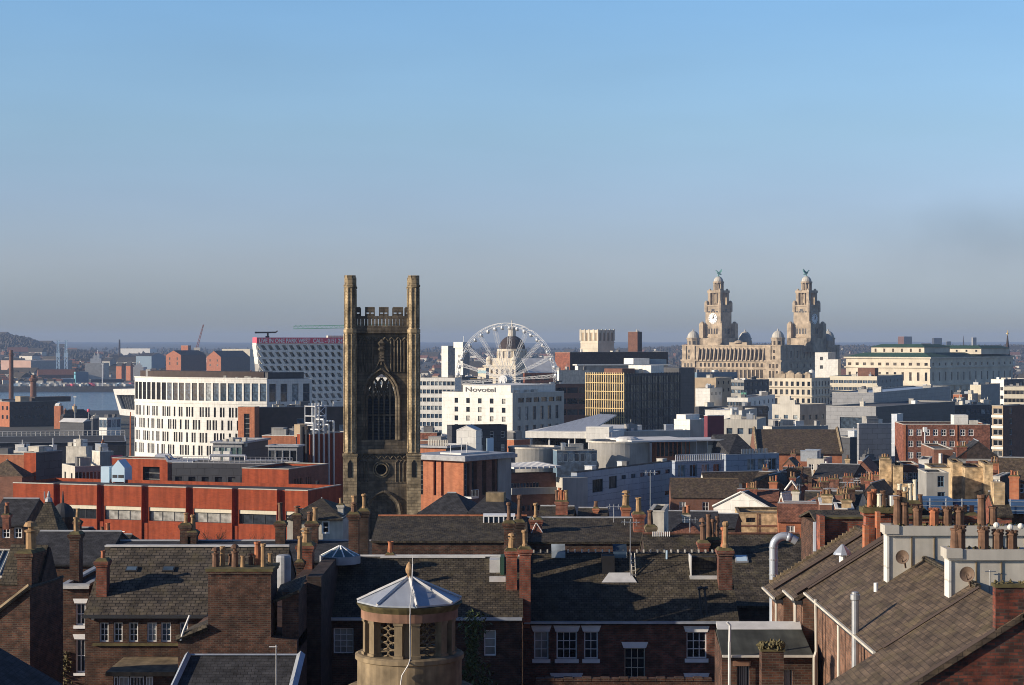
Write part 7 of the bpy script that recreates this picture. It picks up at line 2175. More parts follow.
# tan brick gables
def tan(label, xl, xc, xr, yt, Y, a, wall="brick_tan", **k):
 return simple("tan_gable_house", label, "house", xl, xc, xr, yt, Y, a, wall, "felt", right="brick_brown", cap="stone", par=.2, **k)
b = tan("tall blank tan brick end wall, first of the tan group beside the panel hall", 880, 891.5, 894, 460.5, 250, 10)
chimney(b.root, (-.8, 1), 1.0, .7, b.h - .3, b.h + .35, 3, "brick_tan", seed=9, pr=.13, ph=.5)
b = tan("narrow tan brick wall with a lower step in front, second of the tan group", 893.5, 903, 905, 466.5, 246, 10)
b.plant("lower_step", -b.w * .3, 1.5, -.6, 3, b.h - 2.2, "brick_tan", 0)
b = simple("recessed_house", "dark recessed house front with three small windows, between two tan walls", "house", 902, 918, 922, 465, 254, 6, "brick_brown", "felt", F=(3, 2, .8, 1.2, 1.0, 2.2, WS))
b = simple("white_chimney_house", "bright white square wall standing above the recessed house", "house", 918.5, 929, 932, 460, 258, 16, "white", "roof_white", right="brick_brown")
b = simple("grey_render_house", "grey rendered house with two blue sash windows, in the middle of the tan group", "house", 926.5, 948.5, 951, 473.5, 225, 4, "concrete", "felt", cap="concrete", hold=True)
b.win('F', b.w * .50, b.h - 1.6, .8, 1.3, 2, 2, .09, .05, "blue_grey_paint", "glass_dark", rec=.12); b.win('F', b.w * .50, b.h - 3.5, .9, 1.3, 2, 2, .09, .05, "blue_grey_paint", "glass_dark", rec=.12); b.walls("concrete"); b.flat("felt", .2)
b = tan("tan rendered wall with one dark window, behind the grey rendered house", 931, 953, 955, 468, 236, 6, "cream", F=(1, 1, .9, 1.2, .9, 3, WS))
b = tan("tall tan brick stack wall beside the cream window wall", 952.5, 962.5, 965, 463, 233, 8)
b = tan("broad blank tan brick wall, widest of the tan group", 965, 985.5, 987, 468, 230, 5)
s = MB(); s.bar((-b.w * .55, -.05, b.h - 3), (-b.w * .15, -.05, b.h - 2.6), .05); s.tube((-.9, -.25, b.h - 4), (-.9, .02, b.h - 4), .45, None, 14); s.build("wall_dish", M["dish"], b.root)
b = tan("end tan brick pier, last of the tan group and next to the white bay", 984.5, 993, 997, 464.5, 228, 8)
b = simple("brick_cube_house", "dark red brick cube with a white topped flue, above the tan group", "house", 934, 953, 956, 449.5, 300, 5, "brick_brown", "felt", right="brick_shade")
s = MB(); s.tube((-2.0, -.5, 0), (-2.0, -.5, b.h - .6), .3, None, 8); s.build("flue", M["white"], b.root)
b = house("grey_gable_house", "wide grey gabled house whose big dark roof runs to the picture edge", 955, 1002, 1045, 459, 290, 8, "concrete", "slate_blue", 2.7, along='y', right="brick_shade", over=.4, chim=[(-6.0, .6, 1.5, 1.2, 1.9, 3, "brick_red")])
b = house("low_brick_house", "low red brick house with tiled roof, in front of the grey gabled house", 968, 1010, 1030, 472, 262, 10, "brick_red", "tile_red", 1.3, F=(4, 1, .9, 1.0, .5, 3, WS), chim=[(-2, 1, 1.1, .6, 1.2, 3, "brick_orange")])
b = house("brown_edge_house", "brown tiled roof with a round vent, cut by the picture edge", 1000, 1040, 1050, 480, 240, 12, "brick_orange", "slate_lit", 2.6, F=(3, 1, .9, 1.2, .5, 3, WS))
b = simple("white_bay_house", "white bay front with a dark top beside the last tan brick pier", "house", 993, 1000, 1010, 477, 222, 24, "white_dirty", "felt", right="brick_shade", F=(2, 2, .5, 1.3, .3, 2, WS))
chimney(b.root, (1.6, .6), 1.1, 1.0, b.h - 3, b.h + .2, 3, "brick_orange", seed=5, pr=.14, ph=.6)
t = thing("scaffold", "blue sheeted scaffold with pale rails strung across behind the white chimney stacks", "scaffold", (xat(970, 165), 165, ground_z(165)), R(-4))
z = lambda py: zat(py, 165) - t.location.z
b = MB()
x0, x1 = xat(914, 165) - t.location.x, xat(1040, 165) - t.location.x
b.box(x0, x0 + 3.4, 0, 3, z(512), z(499)); b.box(x0 + 3.6, x1, .4, 3, z(512), z(502)); b.box(x0 + 4.5, x1, -.3, 2, z(513), z(505.5)); b.build("sheeting", M["blue_tarp"], t)
b = MB()
for k in range(9): x = x0 + (x1 - x0) * k / 8; b.bar((x, -.5, 0), (x, -.5, z(498)), .05)
for py in (501, 505.5, 510): b.bar((x0, -.5, z(py)), (x1, -.5, z(py)), .05)
b.build("poles", M["steel"], t)
b = simple("scaffolded_house", "brick house standing under the blue sheeted scaffold behind the white chimney walls", "house", 916, 1100, None, 512, 166.5, 4, "brick_dark", "slate", depth=7, F=(10, 2, 1.0, 1.5, 1.2, 3, WS))
# ------------------------------------------------------------------ second row of terraces
def u0(b, px): return (px - CX) * b.Y / FPX - (b.root.location.x - b.w)      # only for fronts square to the view
def row(label, xl, xr, ye, Ye, yr, depth, roof, wall, mid=4.5, ridge="lead_pale", name="terraced_house", over=.2):
 b = Bld(name, label, "terraced house", xl, xr, None, ye, Ye, 0, depth)
 b.rise = zat(yr, Ye + depth / 2) - b.z0 - b.h
 b.roofspec = (roof, b.rise, 'x', over, wall)
 return b
b = row("brown roofed terrace with red ridge tiles behind the cupola, below the church tower", 372, 527, 540, 117, 516, 12, "slate_moss", "brick_dark")
b.walls("brick_dark"); b.gable("slate_moss", b.rise, 'x', .2, "brick_dark", ridge="pot_red"); R2A = b
zr = b.h + b.rise
s = MB()
x0 = u0(b, 482) - b.w;
yy = b.d / 2 - 1.2
s.box(x0, x0 + 2.05, yy - .5, yy - .4, zr - 1.0, zr + .12, 1)
for k in range(7): s.box(x0 + k * .32, x0 + k * .32 + .07, yy - .58, yy - .5, zr - 1.0, zr + .15)
s.box(x0, x0 + 2.05, yy - .6, yy - .38, zr - 1.08, zr - 1.0); s.box(x0, x0 + 2.05, yy - .6, yy + .9, zr + .12, zr + .2)
s.build("glazed_rooflight", [M["white_paint"], M["glass_blue"]], b.root)
b = row("long mossy terrace roof carrying a tall red stack, directly behind the dotted ridge", 528, 648, 541, 118, 518, 12, "slate_moss", "brick_dark")
b.walls("brick_dark"); b.gable("slate_moss", b.rise, 'x', .2, "brick_dark", ridge="lead"); R2B = b
chimney(b.root, (u0(b, 536.5) - b.w, b.d * .2), .72, .8, b.h - .3, zat(518.5, 120) - b.z0, 1, "brick_red", ("horn",), 1.15, .17, ("pot_buff",), seed=4)
s = MB(); x = u0(b, 531) - b.w; yc = b.d * .2 - .45
s.path([(x, yc, b.h + .2), (x + .35, yc, b.h + 1.0), (x + .75, yc, b.h + .35), (x + .1, yc, b.h + 1.3)], .02, 4); s.build("cable", M["steel_white"], b.root)
chimney(b.root, (u0(b, 641.5) - b.w, b.d * .22), .68, .9, b.h - .5, zat(513, 120) - b.z0, 1, "brick_red", ("roll",), .75, .2, ("pot_buff",), seed=6)
chimney(b.root, (u0(b, 651.5) - b.w, b.d * .05), .6, .8, b.h - 2, zat(526, 118) - b.z0, 1, "stone", ("roll",), .8, .17, ("pot_dark",), seed=7)
chimney(b.root, (u0(b, 632) - b.w, b.d * .55), .5, .5, b.h, zat(508, 123) - b.z0, 1, "brick_orange", ("cowl",), .75, .22, ("pot_buff",), seed=8)
aerial(b.root, (u0(b, 618) - b.w, b.d * .4, b.h + b.rise * .8), 1.1, 3)
aerial(b.root, (u0(b, 663) - b.w, b.d * .9, b.h), 3.6, 4)
b = row("dark slated terrace in shade with one bright skylight, left of the bent silver flue", 652, 818, 604, 104, 534, 14, "slate_blue", "brick_shade")
b.walls("brick_shade"); b.gable("slate", b.rise, 'x', .2, "brick_shade", ridge="tile_red"); R2C = b
def on_roof(b, px, frac, w, l, mat_frame="lead", glass="glass_blue", name="skylight"):
 """rooflight lying on the front slope: frac = 0 at the eaves, 1 at the ridge"""
 x = u0(b, px) - b.w
 half = b.d / 2
 sl = math.atan2(b.rise, half)
 y = half * frac; z_ = b.h + b.rise * frac
 m = MB(); m.T = Matrix.Translation((x, y, z_)) @ Matrix.Rotation(sl, 4, 'X')
 m.box(-w / 2, w / 2, -l / 2, l / 2, -.05, .09); m.poly([(-w / 2 + .06, -l / 2 + .06, .1), (w / 2 - .06, -l / 2 + .06, .1), (w / 2 - .06, l / 2 - .06, .1), (-w / 2 + .06, l / 2 - .06, .1)], 1)
 return m.build(name, [M[mat_frame], M[glass]], b.root)
on_roof(b, 751, .62, .72, .75, "lead", "pale_blue")
chimney(b.root, (u0(b, 711) - b.w, b.d * .30), .55, .7, b.h, zat(541, 108) - b.z0, 1, "brick_red", ("cowl",), 1.6, .2, ("pot_dark",), seed=4)
chimney(b.root, (u0(b, 722) - b.w, b.d * .34), .75, .7, b.h, zat(538, 108.5) - b.z0, 3, "brick_dark", ("roll", "horn"), 1.2, .13, ("pot_dark", "pot_red", "pot_dark"), seed=12)
aerial(b.root, (u0(b, 702) - b.w, b.d * .5, b.h + b.rise), .9, 9)
s = MB(); x = u0(b, 662) - b.w
for k in range(9): s.bar((x + k * .12, b.d / 2 - .4, b.h + b.rise - .1), (x + k * .12, b.d / 2 - .4, b.h + b.rise + .18), .04)
s.build("roof_fence", M["steel_white"], b.root)
# white rendered stack on its own small hip
b = house("hip_roof_house", "small tawny hipped roof crowned by a white stack with red pots", 672, 701, 706, 532, 150, 6, "white_dirty", "tile_red", .8, depth=3, hip=1.0, chim=[(-1.2, 1.4, .55, .5, 1.35, 2, "white_dirty")])
b = simple("white_gable_wall", "white stepped gable wall beside the grey stack, behind the mossy terrace roof", "house", 649, 664, 668, 512, 150, 8, "white_dirty", "slate_blue", right="white_dirty", depth=6)
b = house("blue_slate_roof", "broad blue slate roof below the blue clad college wall", 655, 716, 722, 530, 175, 8, "brick_shade", "slate_blue", 1.3, depth=9)
b = house("blue_slate_roof", "second blue slate roof, between the small tawny hip and the cream gable", 690, 735, 742, 527, 190, 12, "brick_shade", "slate_blue", 1.0, depth=7)
b = house("pale_slate_house", "brown slated roof with a row of red pots, under the blue clad college", 538, 572, 576, 521, 150, 5, "brick_dark", "slate", .9, depth=6, chim=[(-.9, 1.5, .95, .5, 1.5, 5, "brick_red")])
b = house("pale_slate_house", "brown slated roof with a single small pot, under the blue clad college", 577, 606, 611, 522, 152, 5, "brick_dark", "slate", .85, depth=6, chim=[(-.9, 2, .4, .4, 1.0, 1, "brick_orange")])
b = house("grey_hip_roof", "dark grey hipped roofs just beside the foot of the church tower", 418, 470, 500, 513, 170, 10, "brick_shade", "slate_blue", 1.5, hip=2.0, depth=7)
b = house("grey_hip_roof", "dark grey roof with a small flat vent, below the orange panel office", 468, 506, 512, 512, 165, 10, "brick_shade", "slate_blue", 1.1, hip=1.0, depth=7)
b.plant("roof_vent", -2.2, -.6, 2.2, 3.2, b.h + 1.5, "stone")
# ------------------------------------------------------------------ houses left of the tower
b = simple("stucco_house", "white stucco house with two tall sash windows, against the church tower foot", "house", 287, 343, 346, 517, 170, 2, "white_dirty", "slate", cap="stone", hold=True, depth=9)
for px in (310, 321.5): b.win('F', u0(b, px), b.h - 1.5, .72, 1.15, 1, 2, .14, .06, "white_paint", "glass_dark", rec=.1)
b.walls("white_dirty"); b.gable("slate", 1.3, 'x', .5, "white_dirty", hip=2.5)
chimney(b.root, (u0(b, 299) - b.w, -1.2), .7, .6, b.h - 3, b.h + .4, 1, "brick_dark", ("cowl",), 1.0, .25, ("pot_dark",), seed=3)
chimney(b.root, (u0(b, 338) - b.w, 2), .5, .6, b.h, b.h + 1.0, 1, "white_dirty", ("roll",), .6, .14, ("pot_buff",), seed=3)
b = row("dark slated terrace behind the long lead ridge, carrying sooty stacks", 100, 372, 560, 116, 541, 12, "slate_blue", "brick_shade")
b.walls("brick_shade"); b.gable("slate_blue", b.rise, 'x', .2, "brick_shade")
for px, yt, wpx, n, m, sd in ((171, 524, 11, 1, "brick_dark", 2), (178, 531, 9, 2, "brick_dark", 3), (270, 522, 10, 1, "brick_dark", 5), (303, 522, 12, 2, "brick_dark", 9)):
 chimney(b.root, (u0(b, px) - b.w, b.d * .45), wpx * .062, .7, b.h, zat(yt, 121) - b.z0, n, m, ("cowl", "roll", "horn"), .95, .16, ("pot_dark", "pot_buff"), seed=sd)
Y = 140
t = thing("turret_house", "turret house with a steep pyramid slate roof and a small roof hatch", "house", (xat(44.5, Y), Y + 1.3, ground_z(Y)), R(-4))
z = lambda py: zat(py, Y) - t.location.z
b = MB(); r_ = 18 * Y / FPX
b.add([(-r_, -r_, z(539)), (r_, -r_, z(539)), (r_, r_, z(539)), (-r_, r_, z(539)), (-.12, -.12, z(500)), (.12, -.12, z(500)), (.12, .12, z(500)), (-.12, .12, z(500))], [(0, 1, 5, 4), (1, 2, 6, 5), (2, 3, 7, 6), (3, 0, 4, 7), (4, 5, 6, 7)])
b.build("roof", M["slate_moss"], t)
b = MB(); b.box(-r_ + .2, r_ - .2, -r_ + .2, r_ - .2, 0, z(539) - .02); b.build("wall", M["brick_dark"], t)
b = MB(); b.lathe([(.3, z(503)), (.25, z(500)), (.1, z(498)), (.14, z(497)), (.05, z(492.5))], n=8); b.tube((-.32, 0, z(501)), (-.32, 0, z(493)), .05, None, 5); b.build("finial", M["lead"], t)
b = MB(); b.T = Matrix.Translation((-.1, -r_ * .42, z(522))) @ Matrix.Rotation(R(66), 4, 'X'); b.box(-.26, .26, -.2, .25, -.05, .1); b.build("roof_hatch", M["blue_grey_paint"], t)
Y = 150
t = thing("domed_turret", "dark round domed turret with a spike, just behind the pyramid turret", "turret", (xat(60, Y), Y + 1, ground_z(Y)))
z = lambda py: zat(py, Y) - t.location.z
b = MB(); b.lathe([(.85, 0), (.85, z(517))], n=16); b.build("wall", M["brick_shade"], t)
b = MB(); b.dome((0, 0, z(517.5)), .92, z(504) - z(517.5), 16, 6); b.build("dome", M["felt_dark"], t)
b = MB(); b.lathe([(.12, z(505)), (.1, z(502)), (.03, z(492))], n=6); b.build("spike", M["iron"], t)
b = house("dark_roof_house", "dark slated house with a white dormer, cut by the picture edge", -12, 24, 27, 524, 160, 4, "brick_dark", "slate_blue", 1.8, depth=8, F=(3, 1, .7, .9, .3, 3, WS), chim=[(-1.0, -1.4, .55, .6, 1.0, 2, "brick_red")])
b = simple("glass_roof_house", "low house with a sloping bluish glass roof in pale frames at the picture edge", "house", -14, 17, 22, 578, 112, 3, "brick_dark", "felt", hold=True, depth=5)
b.walls("brick_dark")
s = MB(); s.plate([(-b.w, 0, b.h), (0, 0, b.h), (0, 2.2, b.h + 1.35), (-b.w, 2.2, b.h + 1.35)], .08, 1)
for k in range(6): x = -b.w + b.w * k / 5; s.bar((x, 0, b.h + .06), (x, 2.2, b.h + 1.42), .06, 0)
s.bar((-b.w, 0, b.h + .03), (0, 0, b.h + .03), .14, 0); s.bar((-b.w, 2.2, b.h + 1.4), (0, 2.2, b.h + 1.4), .1, 0); s.build("glass_roof", [M["white_dirty"], M["glass_blue"]], b.root)
b = house("dark_slate_range", "dark slated range between the tall brick stacks, below the pyramid turret", 20, 104, 108, 563, 118, 2, "brick_dark", "slate_blue", 1.5, depth=9)
b = house("stack_row_house", "narrow house with paired red pots above the pyramid turret's brick neighbour", 62, 84, 88, 541, 150, 4, "brick_dark", "slate_blue", .8, depth=5, chim=[(-.6, .3, .5, .5, 1.6, 1, "brick_dark"), (-1.5, .8, .4, .4, 1.0, 1, "brick_red")])
b = house("low_rear_house", "low slated rear house with stubby red pots before the red brick centre", 84, 122, 126, 548, 155, 4, "brick_dark", "slate", .8, depth=6, chim=[(-1.6, .8, .9, .6, 1.15, 2, "brick_dark")])
# bare tree by the red brick centre
def bare_tree(label, px, yt, yb, Y, seed):
 rnd = random.Random(seed)
 z0 = ground_z(Y)
 t = thing("bare_tree", label, "tree", (xat(px, Y), Y, z0))
 h = zat(yt, Y) - z0
 tr = MB(); tr.tube((0, 0, 0), (0, 0, h * .45), .22, .14, 7); tr.build("trunk", M["twig"], t)
 cr = MB()
 def branch(p, d, L, r, n):
  q = p + d * L
  cr.tube(p, q, r, r * .6, 4, caps=False)
  if n == 0: return
  for k in range(3):
   d2 = (d + Vector((rnd.uniform(-.8, .8), rnd.uniform(-.8, .8), rnd.uniform(-.1, .6)))).normalized()
   branch(p + d * L * rnd.uniform(.5, 1), d2, L * rnd.uniform(.6, .8), r * .6, n - 1)
 for k in range(5):
  branch(Vector((0, 0, h * rnd.uniform(.32, .45))), Vector((rnd.uniform(-.7, .7), rnd.uniform(-.7, .7), 1)).normalized(), h * .2, .09, 4)
 cr.build("crown", M["twig"], t)
bare_tree("leafless tree with fine twigs before the long red brick centre", 243, 514, 560, 185, 5)
bare_tree("leafless tree rising near the tall sooty stacks before the red brick centre", 215, 517, 560, 190, 6)
# ------------------------------------------------------------------ first row: the big slate roofs
# brick gable house in the corner
b = Bld("corner_house", "brown brick corner house with a sunlit gable and a long dark flank", "house", -40, 30, 63, 588, 86, 8)
ow = b.w
w_ = MB()
h_, d_ = b.h, b.d
w_.poly([(-ow, 0, 0), (0, 0, 0), (0, 0, h_), (-1.4, 0, h_ - .55), (-ow, 0, h_ - 2.6)])
w_.poly([(0, 0, 0), (0, d_, 0), (0, d_, h_), (0, 0, h_)]); w_.poly([(0, d_, 0), (-ow, d_, 0), (-ow, d_, h_ - 2.6), (0, d_, h_)]); w_.poly([(-ow, d_, 0), (-ow, 0, 0), (-ow, 0, h_ - 2.6), (-ow, d_, h_ - 2.6)])
w_.build("wall", M["brick_dark"], b.root)
s = MB(); s.plate([(0, -.15, h_ + .1), (0, d_, h_ + .1), (-ow - .2, d_, h_ - 2.5), (-ow - .2, -.15, h_ - 2.5)], .12); s.build("roof", M["slate"], b.root)
s = MB(); s.bar((.02, -.1, h_ + .12), (-ow, -.1, h_ - 2.45), .16); s.build("verge", M["stone"], b.root)
chimney(b.root, (-.45, 1.2), .68, 1.5, h_ - 1, zat(548, 88) - b.z0, 1, "brick_dark", ("cowl",), 1.05, .26, ("pot_buff",), seed=3)
s = MB(); s.slab_x([(d_ * .28, h_ - .1), (d_ * .85, h_ - .1), (d_ * .6, h_ + 1.6)], -.4, .02); s.build("parapet_gable", M["brick_shade"], b.root)
s = MB(); s.plate([(-.1, d_ * .26, h_), (-.1, d_ * .6, h_ + 1.7), (-1.9, d_ * .6, h_ + 1.7), (-1.9, d_ * .26, h_)], .1); s.build("rear_roof", M["slate_moss"], b.root)
b = Bld("sash_house", "tall narrow brick house with two white sash windows one above the other", "house", 62, 89, None, 586, 99, 0, 9)
xx = lambda px: (px - 62) * 99 / FPX
b.win('F', xx(75.5), b.h - 2.05, .52, 1.15, 2, 2, .07, .035, rec=.12, sill=.16, lintel=.24)
b.win('F', xx(75.5), b.h - 4.52, .52, 1.75, 2, 2, .07, .035, rec=.12, sill=.14, lintel=.26)
b.walls("brick_dark"); b.flat("felt", .3, cap="lead")
s = MB(); s.box(-b.w - .1, .05, -.25, 0, b.h - .12, b.h + .02); s.build("gutter", M["lead_pale"], b.root)
chimney(b.root, (xx(67.5) - b.w, 2.0), .5, .9, b.h - 1, zat(532, 101) - b.z0, 1, "brick_dark", ("roll",), .62, .13, ("pot_buff",), seed=2)
s = MB()
rnd = random.Random(3)
for i in range(60): clump(s, (xx(64) - b.w + rnd.gauss(.1, .18), -.1 + rnd.uniform(-.12, .06), zat(685 - 36 * rnd.random() ** .8, 99) - b.z0), rnd.uniform(.06, .14), rnd)
tag(s.build("wall_ivy", M["moss"], None, b.root.matrix_basis.translation), "straggle of yellowing ivy climbing the narrow house with stacked sash windows", "ivy")
# the wide slate roofed house on the near left
b = row("wide brown brick house under broad slates, six small windows below its eaves", 85, 277, 613.5, 95, 546.5, 10, "slate_big", "brick_dark")
for px0, px1 in ((99.5, 108.5), (113.5, 122.5), (128.8, 138), (147, 156.5), (161, 171), (179.5, 188)):
 b.win('F', u0(b, px0), zat(642, 95) - b.z0, (px1 - px0) * 95 / FPX, (642 - 622.5) * 95 / FPX, 2, 3, .06, .03, rec=.1, glass="glass_blue" if px0 > 140 else "glass")
b.walls("brick_dark"); rf = b.gable("slate_big", b.rise, 'x', .18, "brick_dark", ridge="lead_pale")
s = MB(); s.box(-b.w - .05, .05, b.d / 2 - .2, b.d / 2 - .17, b.h + b.rise + .0, b.h + b.rise + .08); s.box(-b.w, 0, b.d / 2 - .16, b.d / 2 + .16, b.h + b.rise + .05, b.h + b.rise + .09); s.build("ridge_flashing", M["lead_pale"], rf)
s = MB(); s.box(-b.w - .1, .1, -.34, -.18, b.h - .2, b.h - .06); s.build("gutter", M["iron"], b.root)
s = MB(); s.box(-b.w + .4, 0, -.14, -.004, zat(645.5, 95) - b.z0, zat(643, 95) - b.z0); s.build("sill_band", M["moss"], b.root)
on_roof(b, 119, .64, .62, .42, "iron", "glass_blue"); on_roof(b, 157, .64, .62, .42, "iron", "glass_blue")
s = MB(); s.cbox((u0(b, 93) - b.w, -.05, zat(619.5, 95) - b.z0), .14, .08, .17); s.build("alarm_box", M["white_paint"], b.root)
chimney(b.root, (u0(b, 96) - b.w, 1.6), .54, .8, b.h - 1, zat(559, 96.5) - b.z0, 1, "brick_red", ("roll",), .5, .11, ("pot_red",), seed=6)
# ground floor bay
t = thing("flat_bay", "flat roofed bay with many paned white windows below the six small windows", "bay extension", (xat(113, 91), 91, ground_z(91)))
z = lambda py: zat(py, 91) - t.location.z
L = (176 - 113) * 91 / FPX
b = MB(); b.box(-.3, L, -.3, 4, z(675), z(671)); b.build("roof", M["stone"], t)
b = MB(); b.box(0, L - .1, .06, 4, 0, z(675)); b.build("wall", M["brick_dark"], t)
for i, (p0, p1) in enumerate(((114, 118), (119, 129), (130, 144), (146, 153))):
 o = inst("window", window_mesh((p1 - p0) * 91 / FPX, 1.3, max(1, int((p1 - p0) / 3.4)), 3, .05, .035, "white_paint", "glass"), t, ((p0 - 113) * 91 / FPX, -.02, z(676.5) - 1.3), 0)
# wing with the great blind stack
Y = 82
t = thing("blind_stack_wing", "rear wing dominated by a huge blank brick chimney breast topped with small pots", "house wing", (xat(178, Y), Y, ground_z(Y)))
z = lambda py, yy=0: zat(py, Y + yy) - t.location.z
X = lambda px: (px - 178) * Y / FPX
b = MB()
dp = 12.5
b.slab_y([(X(178), 0), (X(297), 0), (X(297), z(641)), (X(208), z(628.5)), (X(178), z(641))], 0, dp)
b.box(X(280.5), X(297), .6, 8.9, z(641) - .5, z(594))
b.build("wall", M["brick_dark"], t)
k = MB(); k.box(X(208), X(271), -.004, 2.2, z(640), z(574)); k.box(X(208) - .06, X(271) + .06, -.07, 2.27, z(574), z(571.5)); ko = k.build("chimney", M["brick_dark"], t)
k = MB(); k.box(X(208) - .1, X(271) + .1, -.1, 2.3, z(571.5), z(568.5)); k.build("cap", M["moss"], ko)
rnd = random.Random(9)
for i, px in enumerate((213, 219, 226, 233, 241, 246, 253, 261, 266)):
 me = pot_mesh(rnd.choice(("roll", "roll", "horn", "cowl")), rnd.choice((.5, .7, .85, 1.0)), .11 if i % 3 else .15)
 p = inst("chimney_pot", me, ko, (X(px), rnd.uniform(.4, 1.6), z(568.5)))
 mm = rnd.choice(("pot_buff", "pot_dark", "pot_red", "pot_buff"))
 if mm != "pot_red":
  q = me.copy(); q.materials[0] = M[mm]; p.data = q
s = MB(); s.bar((X(178) - .05, -.05, z(641) + .08), (X(208), -.05, z(628.5) + .08), .22); s.plate([(X(178) - .1, -.1, z(641) + .06), (X(208), -.1, z(628.5) + .06), (X(208), 4, z(628.5) + .06), (X(178) - .1, 4, z(641) + .06)], .08); s.build("side_roof", M["slate_moss"], t)
s = MB(); s.path([(X(181), -.12, z(640)), (X(184), -.12, z(630)), (X(190), -.1, z(615))], .05, 6); s.build("downpipe", M["lead_pale"], t)
s = MB(); s.plate([(X(271.5), .35, z(602)), (X(297.5), .35, z(591)), (X(297.5), 3.2, z(584)), (X(271.5), 3.2, z(594))], .12); s.build("lean_roof", M["slate"], t)
s = MB(); s.lathe([(.34, z(600)), (.34, z(568)), (.3, z(566)), (.05, z(565))], (xat(283, 86) - t.location.x, 4.2, 0), 14); s.build("water_tank", M["lead"], t)
o = chimney(t, (xat(306, 93) - t.location.x, 11.0), .72, 1.1, z(641), zat(543, 93) - t.location.z, 1, "brick_red", ("cowl",), 1.1, .24, ("pot_buff",), seed=11)
chimney(t, (xat(300, 91.6) - t.location.x, 9.6), .3, .5, z(641), zat(560, 91.5) - t.location.z, 1, "brick_dark", ("roll",), .9, .13, ("pot_buff",), seed=12)
k = MB(); k.box(X(297), X(312), 4.0, dp, 0, z(588)); k.build("rear_block", M["brick_shade"], t)
# lean-to slate roof below it with lead edges
t = thing("lean_to", "lean to slate roof with bluish lead edges below the huge blank chimney breast", "lean-to", (xat(176, 80), 80, ground_z(80)))
X2 = lambda px: (px - 176) * 80 / FPX
zt, zb = zat(656, 81.6) - t.location.z, zat(694, 79) - t.location.z
b = MB(); b.plate([(X2(173), -1.0, zb), (X2(297), -1.0, zb), (X2(299), 1.6, zt), (X2(180), 1.6, zt)], .12); b.build("roof", M["slate_blue"], t)
b = MB(); b.bar((X2(175), -1.05, zb + .08), (X2(182), 1.55, zt + .08), .2); b.bar((X2(294.5), -1.05, zb + .08), (X2(297), 1.55, zt + .08), .26); b.bar((X2(180), 1.55, zt + .06), (X2(299), 1.55, zt + .06), .07); b.build("lead_edge", M["zinc"], t)
b = MB(); b.box(X2(175), X2(296), -.9, 1.9, 0, zb - .1); b.build("wall", M["brick_shade"], t)
b = MB(); b.tube((X2(278), -.6, zb), (X2(278), -.6, zat(645, 79.4) - t.location.z), .022, None, 5); b.bar((X2(271), -.6, zat(647, 79.4) - t.location.z), (X2(279), -.6, zat(647, 79.4) - t.location.z), .04); b.build("aerial", M["lead_pale"], t)
t = thing("slate_corner_roof", "bluish slate roof corner poking into the bottom edge of the view", "outhouse", (xat(0, 70), 70, ground_z(70)))
b = MB(); z0 = zat(660, 70) - t.location.z
b.plate([(-1.6, 0, z0 + .3), (1.5, -1.6, z0 - 1.5), (1.5, 3.4, z0 - 1.5), (-1.6, 3.4, z0 + .3)], .12); b.build("roof", M["slate_blue"], t)
b = MB(); b.box(-1.6, 1.3, -.2, 3.2, 0, z0 - 1.7); b.build("wall", M["brick_shade"], t)
# middle house: roof partly in shade behind the cupola
b = row("mossy slate roofed house behind the stone cupola, with a pale lead ridge", 313, 522, 616, 91, 556.5, 9, "slate_moss", "brick_dark")
b.win('F', u0(b, 333.5), zat(653.5, 91) - b.z0, (353.5 - 333.5) * 91 / FPX, (653.5 - 628) * 91 / FPX, 3, 4, .05, .028, rec=.12)
b.win('F', u0(b, 484), zat(656, 91) - b.z0, (496 - 484) * 91 / FPX, (656 - 630) * 91 / FPX, 1, 3, .06, .03, rec=.12)
b.walls("brick_dark"); rf = b.gable("slate_moss", b.rise, 'x', .2, "brick_dark", ridge="lead_pale")
s = MB(); s.box(u0(b, 374) - b.w, u0(b, 484) - b.w, b.d / 2 - .2, b.d / 2 - .15, b.h + b.rise - .05, b.h + b.rise + .07); s.build("ridge_flashing", M["lead_pale"], rf)
s = MB(); s.box(-b.w, 0, -.34, -.2, b.h - .17, b.h - .03); s.build("gutter", M["zinc"], b.root)
chimney(b.root, (u0(b, 384) - b.w, b.d * .52), .34, .34, b.h + b.rise - .4, b.h + b.rise + .18, 1, "brick_red", ("roll",), .55, .16, ("pot_red",), seed=5)
for px, yt, yf, m, n, ph, sd in ((354, 512, .60, "brick_dark", 2, .75, 41), (364, 509, .72, "brick_shade", 1, .95, 42), (509, 521, .66, "brick_dark", 1, 1.15, 43), (519, 520, .80, "brick_shade", 1, 1.2, 44)):
 chimney(b.root, ((px - CX) * (91 + b.d * yf) / FPX - b.root.location.x, b.d * yf), .5, .62, b.h, zat(yt, 91 + b.d * yf) - b.z0, n, m, ("cowl", "roll", "horn"), ph, .15, ("pot_buff", "pot_dark"), seed=sd)
chimney(b.root, ((511.5 - CX) * 93.2 / FPX - b.root.location.x, 2.2), .54, .62, b.h - .3, zat(549, 93) - b.z0, 1, "brick_red", ("cowl",), .95, .17, ("pot_buff",), seed=22)
chimney(b.root, ((525 - CX) * 92.6 / FPX - b.root.location.x, 1.6), .54, .62, b.h - .5, zat(547, 92.6) - b.z0, 1, "brick_red", ("horn",), .85, .16, ("pot_buff",), seed=21)
s = MB(); x = u0(b, 495) - b.w; s.box(x - .3, x + .22, b.d * .36, b.d * .56, b.h + b.rise - .9, b.h + b.rise - .02); s.box(x - .3, x + .5, b.d * .28, b.d * .35, b.h + b.rise * .56, b.h + b.rise * .66); s.build("lead_box", M["lead_pale"], b.root)
